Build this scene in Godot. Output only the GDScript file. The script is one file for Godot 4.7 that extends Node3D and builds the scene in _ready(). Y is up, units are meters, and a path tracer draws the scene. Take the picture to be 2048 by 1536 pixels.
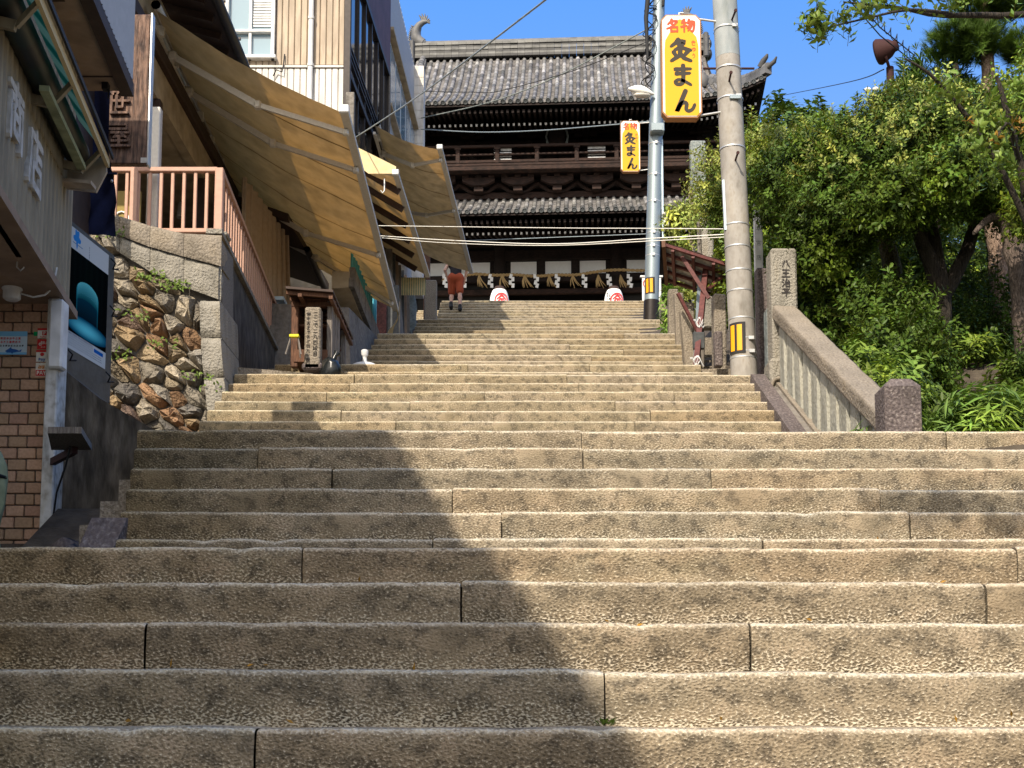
extends Node3D
# A stone stairway that climbs between old shops to a two-storeyed temple gate. Eye level is y = 0, metres, the stairs climb towards -z.

class MB extends RefCounted:
	var v := PackedVector3Array()
	var n := PackedVector3Array()
	var uv := PackedVector2Array()
	var c := PackedColorArray()
	var ix := PackedInt32Array()
	var col := Color.WHITE
	func vert(p: Vector3, nn: Vector3, t := Vector2.ZERO) -> int:
		v.append(p); n.append(nn); uv.append(t); c.append(col)
		return v.size() - 1
	func face(a: int, b: int, d: int) -> void:
		ix.append(a); ix.append(d); ix.append(b)
	func tri(a: Vector3, b: Vector3, d: Vector3) -> void:
		var nn := (b - a).cross(d - a).normalized()
		face(vert(a, nn), vert(b, nn), vert(d, nn))
	func quad(a: Vector3, b: Vector3, d: Vector3, e: Vector3) -> void:
		var nn := (d - a).cross(e - b).normalized()
		var i := vert(a, nn, Vector2(0, 1))
		vert(b, nn, Vector2(1, 1)); vert(d, nn, Vector2(1, 0)); vert(e, nn, Vector2(0, 0))
		face(i, i + 1, i + 2); face(i, i + 2, i + 3)
	func hexa(p: Array) -> void:   # 8 corners: bottom ring 0-3, top ring 4-7 (same order)
		var mid := Vector3.ZERO
		for q in p: mid += q / 8.0
		for f in [[0, 1, 2, 3], [4, 5, 6, 7], [0, 1, 5, 4], [1, 2, 6, 5], [2, 3, 7, 6], [3, 0, 4, 7]]:
			var a: Vector3 = p[f[0]]; var b: Vector3 = p[f[1]]; var d: Vector3 = p[f[2]]; var e: Vector3 = p[f[3]]
			if (d - a).cross(e - b).dot((a + b + d + e) / 4.0 - mid) > 0.0: quad(a, b, d, e)
			else: quad(a, e, d, b)
	func box(at: Vector3, s: Vector3, bs := Basis()) -> void:
		var p := []
		for q in [[-1, -1, -1], [1, -1, -1], [1, -1, 1], [-1, -1, 1], [-1, 1, -1], [1, 1, -1], [1, 1, 1], [-1, 1, 1]]:
			p.append(at + bs * (Vector3(q[0], q[1], q[2]) * s * 0.5))
		hexa(p)
	func bar(a: Vector3, b: Vector3, w: float, h: float, up := Vector3.UP) -> void:   # a rectangular beam from a to b
		var z := (b - a).normalized()
		var x := up.cross(z).normalized()
		var y := z.cross(x)
		box((a + b) * 0.5, Vector3(w, h, a.distance_to(b)), Basis(x, y, z))
	func bbox(at: Vector3, s: Vector3, bev: float, bs := Basis(), jit := 0.0, sd := 0) -> void:   # a box with chamfered edges
		var h := s * 0.5
		var pts := {}
		var rg := RandomNumberGenerator.new(); rg.seed = sd
		for sx in [-1, 1]:
			for sy in [-1, 1]:
				for sz in [-1, 1]:
					var o := Vector3(rg.randf_range(-jit, jit), rg.randf_range(-jit, jit), rg.randf_range(-jit, jit))
					var q := Vector3(h.x * sx, h.y * sy, h.z * sz) + o
					pts[[sx, sy, sz, 0]] = at + bs * (q - Vector3(0, bev * sy, bev * sz))
					pts[[sx, sy, sz, 1]] = at + bs * (q - Vector3(bev * sx, 0, bev * sz))
					pts[[sx, sy, sz, 2]] = at + bs * (q - Vector3(bev * sx, bev * sy, 0))
		for ax in 3:
			for sg in [-1, 1]:
				var r := []
				for k in [[-1, -1], [1, -1], [1, 1], [-1, 1]]:
					var key := [0, 0, 0, ax]
					key[ax] = sg; key[(ax + 1) % 3] = k[0]; key[(ax + 2) % 3] = k[1]
					r.append(pts[key])
				if sg > 0: quad(r[0], r[1], r[2], r[3])
				else: quad(r[3], r[2], r[1], r[0])
		for ax in 3:
			var b1 := (ax + 1) % 3
			var b2 := (ax + 2) % 3
			for s1 in [-1, 1]:
				for s2 in [-1, 1]:
					var k0 := [0, 0, 0, b1]; var k1 := [0, 0, 0, b1]; var k2 := [0, 0, 0, b2]; var k3 := [0, 0, 0, b2]
					for k in [k0, k1, k2, k3]:
						k[b1] = s1; k[b2] = s2
					k0[ax] = -1; k1[ax] = 1; k2[ax] = 1; k3[ax] = -1
					if s1 * s2 > 0: quad(pts[k1], pts[k0], pts[k3], pts[k2])
					else: quad(pts[k0], pts[k1], pts[k2], pts[k3])
		for sx in [-1, 1]:
			for sy in [-1, 1]:
				for sz in [-1, 1]:
					if sx * sy * sz > 0: tri(pts[[sx, sy, sz, 0]], pts[[sx, sy, sz, 1]], pts[[sx, sy, sz, 2]])
					else: tri(pts[[sx, sy, sz, 0]], pts[[sx, sy, sz, 2]], pts[[sx, sy, sz, 1]])
	func tube(p: Array, r: Array, seg := 8, cap := true, wob := 0.0, sd := 0) -> void:
		var x := Vector3.ZERO
		var first := v.size()
		var m := p.size()
		var rg := RandomNumberGenerator.new(); rg.seed = sd
		for i in m:
			var a: Vector3 = p[maxi(i - 1, 0)]
			var b: Vector3 = p[mini(i + 1, m - 1)]
			var z := (b - a).normalized()
			if x == Vector3.ZERO: x = z.cross(Vector3.UP if absf(z.y) < 0.9 else Vector3.RIGHT).normalized()
			x = (x - z * x.dot(z)).normalized()
			var y := z.cross(x)
			var rr: float = r[mini(i, r.size() - 1)]
			for k in seg:
				var an := TAU * k / seg
				var dv := x * cos(an) + y * sin(an)
				vert(p[i] + dv * rr * (1.0 + wob * rg.randf_range(-1, 1)), dv, Vector2(float(k) / seg, i))
		for i in m - 1:
			for k in seg:
				var a0 := first + i * seg + k
				var a1 := first + i * seg + (k + 1) % seg
				face(a0, a1, a1 + seg); face(a0, a1 + seg, a0 + seg)
		if cap:
			for e in [0, m - 1]:
				var q: Vector3 = p[e]
				var o: Vector3 = p[1] if e == 0 else p[m - 2]
				var nn := (q - o).normalized()
				var ce := vert(q, nn)
				var f2 := v.size()
				for k in seg: vert(v[first + e * seg + k], nn)
				for k in seg: face(ce, f2 + k, f2 + (k + 1) % seg)
	func lathe(pr: Array, at := Vector3.ZERO, seg := 20, bs := Basis(), squash := 1.0) -> void:   # pr: Vector2(radius, height)
		var first := v.size()
		var m := pr.size()
		for i in m:
			var a: Vector2 = pr[maxi(i - 1, 0)]
			var b: Vector2 = pr[mini(i + 1, m - 1)]
			var d := (b - a).normalized()
			for k in seg:
				var an := TAU * k / seg
				var q: Vector2 = pr[i]
				vert(at + bs * Vector3(q.x * cos(an), q.y, q.x * sin(an) * squash), bs * Vector3(d.y * cos(an), -d.x, d.y * sin(an)).normalized(), Vector2(float(k) / seg, float(i) / m))
		for i in m - 1:
			for k in seg:
				var a0 := first + i * seg + k
				var a1 := first + i * seg + (k + 1) % seg
				face(a0, a1 + seg, a1); face(a0, a0 + seg, a1 + seg)
	func prism(poly: PackedVector2Array, depth: float, tf := Transform3D()) -> void:   # a polygon in xy, extruded from z = 0 to z = depth
		var t := Geometry2D.triangulate_polygon(poly)
		for k in t.size() / 3:
			var a := poly[t[k * 3]]; var b := poly[t[k * 3 + 1]]; var d := poly[t[k * 3 + 2]]
			if (b - a).cross(d - a) < 0.0:
				var e := b; b = d; d = e
			tri(tf * Vector3(a.x, a.y, depth), tf * Vector3(b.x, b.y, depth), tf * Vector3(d.x, d.y, depth))
			tri(tf * Vector3(a.x, a.y, 0), tf * Vector3(d.x, d.y, 0), tf * Vector3(b.x, b.y, 0))
		var area := 0.0
		for k in poly.size(): area += poly[k].cross(poly[(k + 1) % poly.size()])
		for k in poly.size():
			var a := poly[k]; var b := poly[(k + 1) % poly.size()]
			if area < 0.0:
				var e := a; a = b; b = e
			quad(tf * Vector3(a.x, a.y, 0), tf * Vector3(b.x, b.y, 0), tf * Vector3(b.x, b.y, depth), tf * Vector3(a.x, a.y, depth))
	func grid(nu: int, nv: int, f: Callable, uvf := Vector2.ONE) -> void:   # f(u, v) in 0..1 gives a point
		var first := v.size()
		var pt := []
		for j in nv + 1:
			for i in nu + 1:
				pt.append(f.call(float(i) / nu, float(j) / nv))
		for j in nv + 1:
			for i in nu + 1:
				var a: Vector3 = pt[j * (nu + 1) + mini(i + 1, nu)] - pt[j * (nu + 1) + maxi(i - 1, 0)]
				var b: Vector3 = pt[mini(j + 1, nv) * (nu + 1) + i] - pt[maxi(j - 1, 0) * (nu + 1) + i]
				vert(pt[j * (nu + 1) + i], a.cross(b).normalized(), Vector2(float(i) / nu, float(j) / nv) * uvf)
		for j in nv:
			for i in nu:
				var q := first + j * (nu + 1) + i
				face(q, q + 1, q + nu + 2); face(q, q + nu + 2, q + nu + 1)
	func ball(at: Vector3, r: Vector3, ns := 0.0, rings := 6, seg := 8, sd := 0, bs := Basis()) -> void:
		var nz := FastNoiseLite.new(); nz.seed = sd; nz.frequency = 0.9
		grid(seg, rings, func(a: float, b: float) -> Vector3:
			var d := Vector3(sin(PI * b) * cos(TAU * a), -cos(PI * b), sin(PI * b) * sin(-TAU * a))
			return at + bs * (d * r * (1.0 + ns * nz.get_noise_3dv(d * 1.7))))
	func mesh() -> ArrayMesh:
		var m := ArrayMesh.new()
		if v.is_empty(): return m
		var a := []
		a.resize(Mesh.ARRAY_MAX)
		a[Mesh.ARRAY_VERTEX] = v; a[Mesh.ARRAY_NORMAL] = n; a[Mesh.ARRAY_TEX_UV] = uv; a[Mesh.ARRAY_COLOR] = c; a[Mesh.ARRAY_INDEX] = ix
		m.add_surface_from_arrays(Mesh.PRIMITIVE_TRIANGLES, a)
		return m

var M := {}
var names := {}
var rng := RandomNumberGenerator.new()
var nz := FastNoiseLite.new()

func P(x: float, y: float, d: float) -> Vector3: return Vector3(x, y, -d)   # metres to the side, above the eye and away

func numbered(par: Node, called: String) -> String:
	var key := str(par.get_instance_id()) + called
	var k: int = names.get(key, -1) + 1
	names[key] = k
	return called if k == 0 else "%s_%03d" % [called, k]

func put(called: String, mesh: Mesh, mat: Material, par: Node = self, tf := Transform3D()) -> MeshInstance3D:
	var o := MeshInstance3D.new()
	o.mesh = mesh
	o.material_override = mat
	o.name = numbered(par, called)
	o.transform = tf
	par.add_child(o, true)
	return o

func part(called: String, b: MB, mat: Material, par: Node) -> MeshInstance3D:
	return put(called, b.mesh(), mat, par)

func tag(o: Node, label: String, category: String, group := "") -> Node:
	o.set_meta("label", label)
	if category: o.set_meta("category", category)
	if group: o.set_meta("group", group)
	return o

func thing(called: String, label: String, category: String, at := Vector3.ZERO, turn := 0.0, group := "") -> Node3D:
	var o := Node3D.new()
	o.name = numbered(self, called)
	add_child(o, true)
	o.position = at
	o.rotation.y = turn
	tag(o, label, category, group)
	return o

func structure(called: String, label := "") -> Node3D:
	var o := Node3D.new()
	o.name = numbered(self, called)
	add_child(o, true)
	o.set_meta("kind", "structure")
	if label: o.set_meta("label", label)
	return o

func kind(o: Node, k: String) -> Node:
	o.set_meta("kind", k)
	return o

func L(r: float, g: float, b: float) -> Color: return Color(r, g, b).linear_to_srgb()

func ntex(cols: Array, freq: float, type := FastNoiseLite.TYPE_SIMPLEX_SMOOTH, sd := 1, oct := 5, size := 512) -> NoiseTexture2D:
	var t := NoiseTexture2D.new()
	var no := FastNoiseLite.new()
	no.noise_type = type; no.seed = sd; no.frequency = freq; no.fractal_octaves = oct
	if type == FastNoiseLite.TYPE_CELLULAR: no.fractal_type = FastNoiseLite.FRACTAL_NONE
	t.width = size; t.height = size; t.seamless = true; t.noise = no
	if cols.size():
		var g := Gradient.new()
		g.offsets = PackedFloat32Array(range(cols.size()).map(func(i): return float(i) / (cols.size() - 1)))
		g.colors = PackedColorArray(cols)
		t.color_ramp = g
	return t

var shared := {}
func mat(key: String, cols: Array, sc := Vector3.ONE, o := {}) -> StandardMaterial3D:   # cols are real-world base colours (linear)
	var m := StandardMaterial3D.new()
	m.resource_name = key
	m.roughness = o.get("rough", 0.85)
	m.metallic = o.get("metal", 0.0)
	m.metallic_specular = o.get("spec", 0.4)
	if cols.size() == 1: m.albedo_color = cols[0].linear_to_srgb()
	else:
		m.albedo_texture = ntex(cols.map(func(q): return q.linear_to_srgb()), o.get("freq", 0.02), o.get("type", FastNoiseLite.TYPE_SIMPLEX_SMOOTH), o.get("seed", key.hash() % 1000), o.get("oct", 5), o.get("size", 512))
		m.uv1_triplanar = true
		m.uv1_world_triplanar = o.get("world", true)
		m.uv1_scale = sc
	if o.has("bump"):
		if not shared.has("bump"): shared.bump = ntex([], 0.03, FastNoiseLite.TYPE_SIMPLEX_SMOOTH, 77, 6)
		m.heightmap_enabled = true
		m.heightmap_texture = shared.bump
		m.heightmap_scale = o.bump
		m.uv1_triplanar = true
		m.uv1_world_triplanar = o.get("world", true)
		m.uv1_scale = sc
	if o.has("stain"):   # broad weathering, multiplied over the grain: [dark linear factor, scale]
		var k := "stain%s" % o.stain[0]
		if not shared.has(k): shared[k] = ntex([Color(o.stain[0], o.stain[0], o.stain[0] * 0.95).linear_to_srgb(), Color(0.9, 0.9, 0.9), Color.WHITE, Color(0.96, 0.94, 0.9)], 0.012, FastNoiseLite.TYPE_SIMPLEX_SMOOTH, 31, 5)
		m.detail_enabled = true
		m.detail_albedo = shared[k]
		m.detail_blend_mode = BaseMaterial3D.BLEND_MODE_MUL
		m.detail_uv_layer = BaseMaterial3D.DETAIL_UV_2
		m.uv2_triplanar = true
		m.uv2_world_triplanar = true
		m.uv2_scale = o.stain[1]
	if o.get("vc", false): m.vertex_color_use_as_albedo = true
	if o.has("back"):
		m.backlight_enabled = true
		m.backlight = o.back
	if o.get("two", false): m.cull_mode = BaseMaterial3D.CULL_DISABLED
	M[key] = m
	return m

func materials() -> void:
	var C := func(r, g, b): return Color(r, g, b)
	var V := Vector3.ONE
	mat("granite", [C.call(.1, .085, .065), C.call(.22, .185, .14), C.call(.28, .24, .185), C.call(.42, .37, .3)], V * 1.6, {"freq": .05, "bump": 1.2, "stain": [.45, V * .22]})
	mat("granite_dark", [C.call(.05, .04, .04), C.call(.1, .08, .076), C.call(.16, .13, .12), C.call(.42, .39, .35)], V * 1.6, {"freq": .04, "bump": 1.0, "stain": [.5, V * .3]})
	mat("granite_pale", [C.call(.11, .1, .08), C.call(.24, .22, .18), C.call(.32, .295, .24), C.call(.48, .45, .38)], V * 1.8, {"freq": .09, "bump": 1.6, "stain": [.5, Vector3(.6, .15, .6)]})
	mat("baluster", [C.call(.2, .19, .15), C.call(.34, .33, .27), C.call(.42, .41, .34), C.call(.3, .28, .22)], Vector3(2., .8, 2.), {"freq": .06, "bump": 1.2, "stain": [.55, Vector3(.8, .2, .8)]})
	mat("monument", [C.call(.1, .12, .12), C.call(.2, .23, .22), C.call(.3, .33, .31), C.call(.12, .13, .12)], V * .9, {"freq": .03, "bump": 1.0, "stain": [.4, V * .3]})
	mat("concrete", [C.call(.13, .12, .1), C.call(.2, .18, .155), C.call(.27, .25, .22)], V * .8, {"freq": .03, "bump": .8, "stain": [.3, Vector3(.7, .12, .7)]})
	mat("concrete_dark", [C.call(.03, .026, .021), C.call(.085, .073, .058), C.call(.17, .15, .12)], Vector3(1.2, .35, 1.2), {"freq": .02, "bump": .8, "stain": [.3, Vector3(.8, .2, .8)]})
	mat("pole_concrete", [C.call(.22, .2, .17), C.call(.31, .285, .25), C.call(.36, .34, .305), C.call(.26, .225, .18)], Vector3(.5, .25, .5), {"freq": .05, "bump": .3, "stain": [.5, Vector3(.5, .2, .5)]})
	mat("pole_upper", [C.call(.28, .32, .33), C.call(.36, .39, .39), C.call(.41, .43, .42)], Vector3(.6, .2, .6), {"freq": .04, "stain": [.6, Vector3(.6, .2, .6)]})
	mat("galvanised", [C.call(.2, .25, .27), C.call(.28, .33, .35), C.call(.38, .43, .44)], V * 3.0, {"freq": .05, "type": FastNoiseLite.TYPE_CELLULAR, "rough": .5, "metal": .45})
	mat("steel", [C.call(.5, .5, .48), C.call(.62, .62, .6)], V * 2.0, {"rough": .4, "metal": .6})
	mat("rust", [C.call(.03, .01, .009), C.call(.055, .018, .016)], V * 4.0, {"rough": .8})
	mat("gate_wood", [C.call(.008, .005, .004), C.call(.018, .011, .009), C.call(.034, .02, .015)], Vector3(.5, 1.5, .5), {"rough": .8, "stain": [.4, V * .2]})
	mat("gate_wood_red", [C.call(.014, .008, .006), C.call(.034, .018, .013), C.call(.07, .033, .022)], Vector3(.4, 2., .4), {"rough": .8, "stain": [.35, V * .25]})
	mat("wood_brown", [C.call(.06, .028, .016), C.call(.13, .06, .032), C.call(.2, .1, .055)], Vector3(6., .7, 6.), {"rough": .75, "stain": [.5, V * .8]})
	mat("wood_sign", [C.call(.03, .015, .01), C.call(.1, .055, .036), C.call(.2, .115, .075), C.call(.33, .21, .15)], Vector3(5., .55, 5.), {"rough": .6, "freq": .012, "bump": .6, "stain": [.45, V * 1.4]})
	mat("wood_grey", [C.call(.1, .085, .07), C.call(.2, .175, .15), C.call(.32, .29, .25)], Vector3(7., .5, 7.), {"rough": .9, "bump": .5})
	mat("maroon_paint", [C.call(.07, .02, .018), C.call(.12, .035, .03), C.call(.17, .06, .05)], V * 2., {"rough": .6, "stain": [.5, V]})
	mat("tile", [C.call(.5, .5, .5), C.call(.8, .8, .8), C.call(1., 1., .98)], V * 1.5, {"rough": .55, "vc": true, "freq": .05, "stain": [.45, V * .3]})
	mat("plaster", [C.call(.78, .78, .76), C.call(.84, .84, .83)], V * .5, {"rough": .9})
	mat("white_paint", [C.call(.66, .66, .63), C.call(.78, .78, .76)], V * .8, {"rough": .55, "stain": [.75, V * .6]})
	mat("old_white", [C.call(.34, .31, .26), C.call(.58, .57, .53), C.call(.68, .67, .64)], V * 1.2, {"rough": .6, "stain": [.4, Vector3(2., .5, 2.)]})
	mat("siding_tan", [C.call(.42, .33, .24), C.call(.5, .41, .3)], Vector3(1., .2, 1.), {"rough": .6, "stain": [.7, Vector3(.8, .15, .8)]})
	mat("siding_white", [C.call(.62, .58, .52), C.call(.72, .69, .63)], Vector3(1., .2, 1.), {"rough": .6, "stain": [.7, Vector3(.8, .15, .8)]})
	mat("siding_shop", [C.call(.26, .22, .145), C.call(.36, .305, .205)], Vector3(1., .2, 1.), {"rough": .55, "stain": [.55, Vector3(1.5, .3, 1.5)]})
	mat("soffit", [C.call(.3, .21, .145), C.call(.36, .26, .18)], V * .6, {"rough": .85, "stain": [.7, V * .6]})
	mat("corrugated", [C.call(.36, .37, .38), C.call(.44, .45, .46)], V, {"rough": .5})
	mat("bronze", [C.call(.02, .016, .014), C.call(.035, .028, .025)], V, {"rough": .45, "metal": .3})
	mat("maroon_panel", [C.call(.1, .045, .05), C.call(.14, .065, .07)], V * .6, {"rough": .6, "stain": [.6, V * .3]})
	mat("canvas", [C.call(.49, .42, .32), C.call(.56, .485, .375), C.call(.61, .53, .415)], V * .5, {"rough": .95, "back": Color(.78, .63, .38), "two": true, "stain": [.6, Vector3(.5, .3, .35)]})
	mat("canvas_pale", [C.call(.62, .5, .27), C.call(.7, .58, .34)], V * .8, {"rough": .95, "back": Color(.5, .4, .2), "two": true})
	mat("seam", [C.call(.22, .14, .06)], V, {"back": Color(.1, .07, .03)})
	mat("aluminium", [C.call(.52, .49, .43), C.call(.62, .59, .52)], V * 2., {"rough": .5, "metal": .1})
	mat("brown_metal", [C.call(.42, .24, .17), C.call(.5, .3, .21)], V, {"rough": .5})
	mat("dark_brown", [C.call(.035, .02, .014), C.call(.06, .035, .024)], V, {"rough": .6})
	mat("cream_wall", [C.call(.4, .32, .21), C.call(.5, .41, .28)], V * .5, {"rough": .9, "stain": [.65, V * .4]})
	mat("black", [C.call(.012, .012, .012)], V, {"rough": .6})
	mat("rubber", [C.call(.02, .02, .02)], V, {"rough": .7})
	mat("dark_room", [C.call(.02, .018, .016)], V, {"rough": .9})
	mat("navy", [C.call(.006, .008, .03), C.call(.012, .016, .055)], V * 2., {"rough": .9})
	mat("grey_board", [C.call(.055, .06, .06), C.call(.085, .09, .09)], V * 2., {"rough": .5, "stain": [.6, V]})
	mat("straw", [C.call(.3, .2, .09), C.call(.5, .36, .17)], V * 8., {"rough": .95})
	mat("paper", [C.call(.82, .82, .8)], V, {"rough": .9, "back": Color(.3, .3, .3), "two": true})
	mat("lantern_white", [C.call(.76, .75, .71), C.call(.82, .81, .78)], V, {"rough": .8, "back": Color(.3, .3, .28)})
	mat("red_paint", [C.call(.6, .03, .03)], V, {"rough": .6})
	mat("sign_red", [C.call(.75, .07, .02)], V, {"rough": .4})
	mat("sign_yellow", [C.call(.68, .36, .012)], V, {"rough": .3})
	mat("sign_white", [C.call(.82, .8, .72)], V, {"rough": .3})
	mat("sign_black", [C.call(.03, .022, .012)], V, {"rough": .4})
	mat("sign_frame", [C.call(.3, .12, .04), C.call(.42, .2, .08)], V * 6., {"rough": .6})
	mat("ink", [C.call(.02, .018, .016)], V, {"rough": .9})
	mat("hazard_yellow", [C.call(.85, .36, .01)], V, {"rough": .4})
	mat("teal", [C.call(.05, .3, .38), C.call(.1, .42, .5)], V, {"rough": .5})
	mat("bright_green", [C.call(.0, .35, .1)], V)
	mat("sky_blue", [C.call(.2, .5, .75)], V)
	mat("deep_blue", [C.call(.03, .12, .4)], V)
	mat("pale_blue", [C.call(.55, .68, .75)], V)
	mat("ochre", [C.call(.3, .22, .07)], V)
	mat("safety_yellow", [C.call(.7, .62, .02)], V, {"rough": .5})
	mat("orange", [C.call(.7, .25, .03)], V)
	mat("tarp_green", [C.call(.24, .27, .15), C.call(.35, .38, .22)], V * 1.5, {"rough": .8, "stain": [.55, V]})
	mat("mortar", [C.call(.11, .1, .085), C.call(.2, .18, .155)], V * 3., {"rough": .95})
	mat("brick", [C.call(.4, .24, .15), C.call(.5, .31, .2), C.call(.57, .36, .245)], V * 1.6, {"rough": .6, "vc": true, "freq": .05, "bump": .15})
	mat("rubble", [C.call(.35, .33, .3), C.call(.62, .58, .5), C.call(.95, .9, .82)], V * 2.2, {"rough": .95, "vc": true, "bump": 2.5, "freq": .03})
	mat("soil", [C.call(.03, .025, .018), C.call(.07, .055, .04), C.call(.12, .1, .07)], V * .6, {"rough": 1., "bump": 2.})
	mat("bark", [C.call(.018, .014, .011), C.call(.042, .034, .026), C.call(.09, .074, .058)], Vector3(5., .8, 5.), {"rough": .95, "bump": 2.5})
	mat("bark_rough", [C.call(.05, .038, .03), C.call(.12, .09, .072), C.call(.24, .19, .16)], Vector3(4., .8, 4.), {"rough": .95, "bump": 3.0})
	mat("bark_mossy", [C.call(.05, .055, .015), C.call(.12, .1, .04), C.call(.2, .15, .09)], Vector3(3., 1.2, 3.), {"rough": .95, "bump": 2.5})
	mat("bark_pine", [C.call(.12, .08, .055), C.call(.26, .18, .13), C.call(.4, .31, .24)], Vector3(3., 1., 3.), {"rough": .95, "bump": 2.5})
	mat("skin", [C.call(.5, .3, .21)], V, {"rough": .6})
	mat("hair", [C.call(.03, .02, .015)], V, {"rough": .7})
	mat("shirt", [C.call(.012, .01, .012), C.call(.022, .018, .02)], V * 5., {"rough": .9})
	mat("shorts", [C.call(.26, .05, .018), C.call(.34, .07, .026)], V * 5., {"rough": .9})
	mat("bag_black", [C.call(.01, .012, .012)], V, {"rough": .25})
	mat("curtain", [C.call(.36, .27, .18), C.call(.45, .35, .25)], V, {"rough": .95, "back": Color(.2, .15, .1), "two": true})
	for q in [["leaf_dark", Color(.075, .125, .02)], ["leaf_mid", Color(.14, .205, .038)], ["leaf_yellow", Color(.31, .35, .085)], ["leaf_fresh", Color(.15, .24, .05)], ["needle", Color(.075, .13, .022)], ["leaf_orange", Color(.5, .27, .05)], ["leaf_far", Color(.1, .15, .035)]]:
		var m := mat(q[0], [q[1]], V, {"rough": .38, "spec": .3, "vc": true, "two": true, "back": Color(.6, .62, .4)})
		m.roughness = .42 if q[0] != "needle" else .55
	var gl := StandardMaterial3D.new()
	gl.resource_name = "glass"
	gl.transparency = BaseMaterial3D.TRANSPARENCY_ALPHA
	gl.albedo_color = Color(.75, .85, .9, .25)
	gl.roughness = .05
	gl.metallic_specular = .6
	M.glass = gl
	mat("glass_dark", [C.call(.012, .014, .017)], V, {"rough": .06, "spec": .8})
	mat("glass_sky", [C.call(.22, .32, .38)], V, {"rough": .08, "spec": .9})

func sky_and_light() -> void:
	var cam := Camera3D.new()
	cam.name = "camera"
	add_child(cam)
	cam.rotation_degrees.x = 6.0
	cam.set_frustum(0.05 * 1536.0 / 2590.0, Vector2(0, 0.05 * 379.8 / 2590.0), 0.05, 900.0)
	cam.current = true
	var we := WorldEnvironment.new()
	we.name = "world_environment"
	var e := Environment.new()
	e.background_mode = Environment.BG_SKY
	e.tonemap_mode = Environment.TONE_MAPPER_LINEAR
	e.tonemap_exposure = 1.38
	var sk := Sky.new()
	var ps := ProceduralSkyMaterial.new()
	ps.sky_top_color = Color(.19, .43, .71)
	ps.sky_horizon_color = Color(.86, .88, .82)
	ps.sky_curve = .14
	ps.ground_bottom_color = Color(.46, .41, .33)
	ps.ground_horizon_color = Color(.6, .6, .58)
	ps.sun_angle_max = 85.0
	ps.sun_curve = .6
	sk.sky_material = ps
	e.sky = sk
	e.background_energy_multiplier = 1.55
	e.sdfgi_enabled = true; e.ssao_enabled = true; e.ssil_enabled = true
	we.environment = e
	add_child(we)
	var sun := DirectionalLight3D.new()
	sun.name = "sun"
	sun.light_energy = 1.4
	sun.light_color = Color(1., .95, .88)
	sun.light_angular_distance = .5
	sun.shadow_enabled = true
	sun.look_at_from_position(Vector3(-.29, .643, .709), Vector3.ZERO)
	add_child(sun)

# ---- the stairs -------------------------------------------------------------------------------------------------
const RISE := 0.165
const GOING := 0.3
# flights: first riser's distance, height of the ground before it, number of steps, side limits at the first and the last step
var flights := [
	[1.24, -1.696, 8, -3.3, 5.6, -3.3, 5.6],
	[3.64, -0.211, 5, -3.3, 5.6, -3.3, 5.6],
	[5.83, 0.614, 6, -1.8, 5.6, -2.16, 5.6],
	[9.96, 1.604, 11, -2.8, 2.55, -2.84, 2.46],
	[13.79, 3.419, 3, -2.7, 2.32, -2.7, 2.15],
	[16.06, 3.914, 10, -2.12, 2.3, -2.0, 2.5],
	[22.14, 5.564, 16, -2.05, 2.6, -2.0, 3.3],
	[29.66, 8.204, 19, -1.98, 3.6, -1.96, 4.3],
	[38.0, 11.339, 8, -3.0, 5.0, -3.0, 5.0],
]

func stair_height(d: float) -> float:   # the walking surface at a distance
	var h := -1.696
	for f in flights:
		if d < f[0]: break
		h = f[1] + RISE * minf(f[2], floorf((d - f[0]) / GOING) + 1.0)
	return h

func slope_height(d: float) -> float:   # the same without steps
	var h := -1.696
	if d < 1.0: return h
	for f in flights:
		if d < f[0] - GOING: break
		h = f[1] + RISE * clampf((d - f[0] + GOING) / GOING, 0.0, f[2])
	return h

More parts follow.
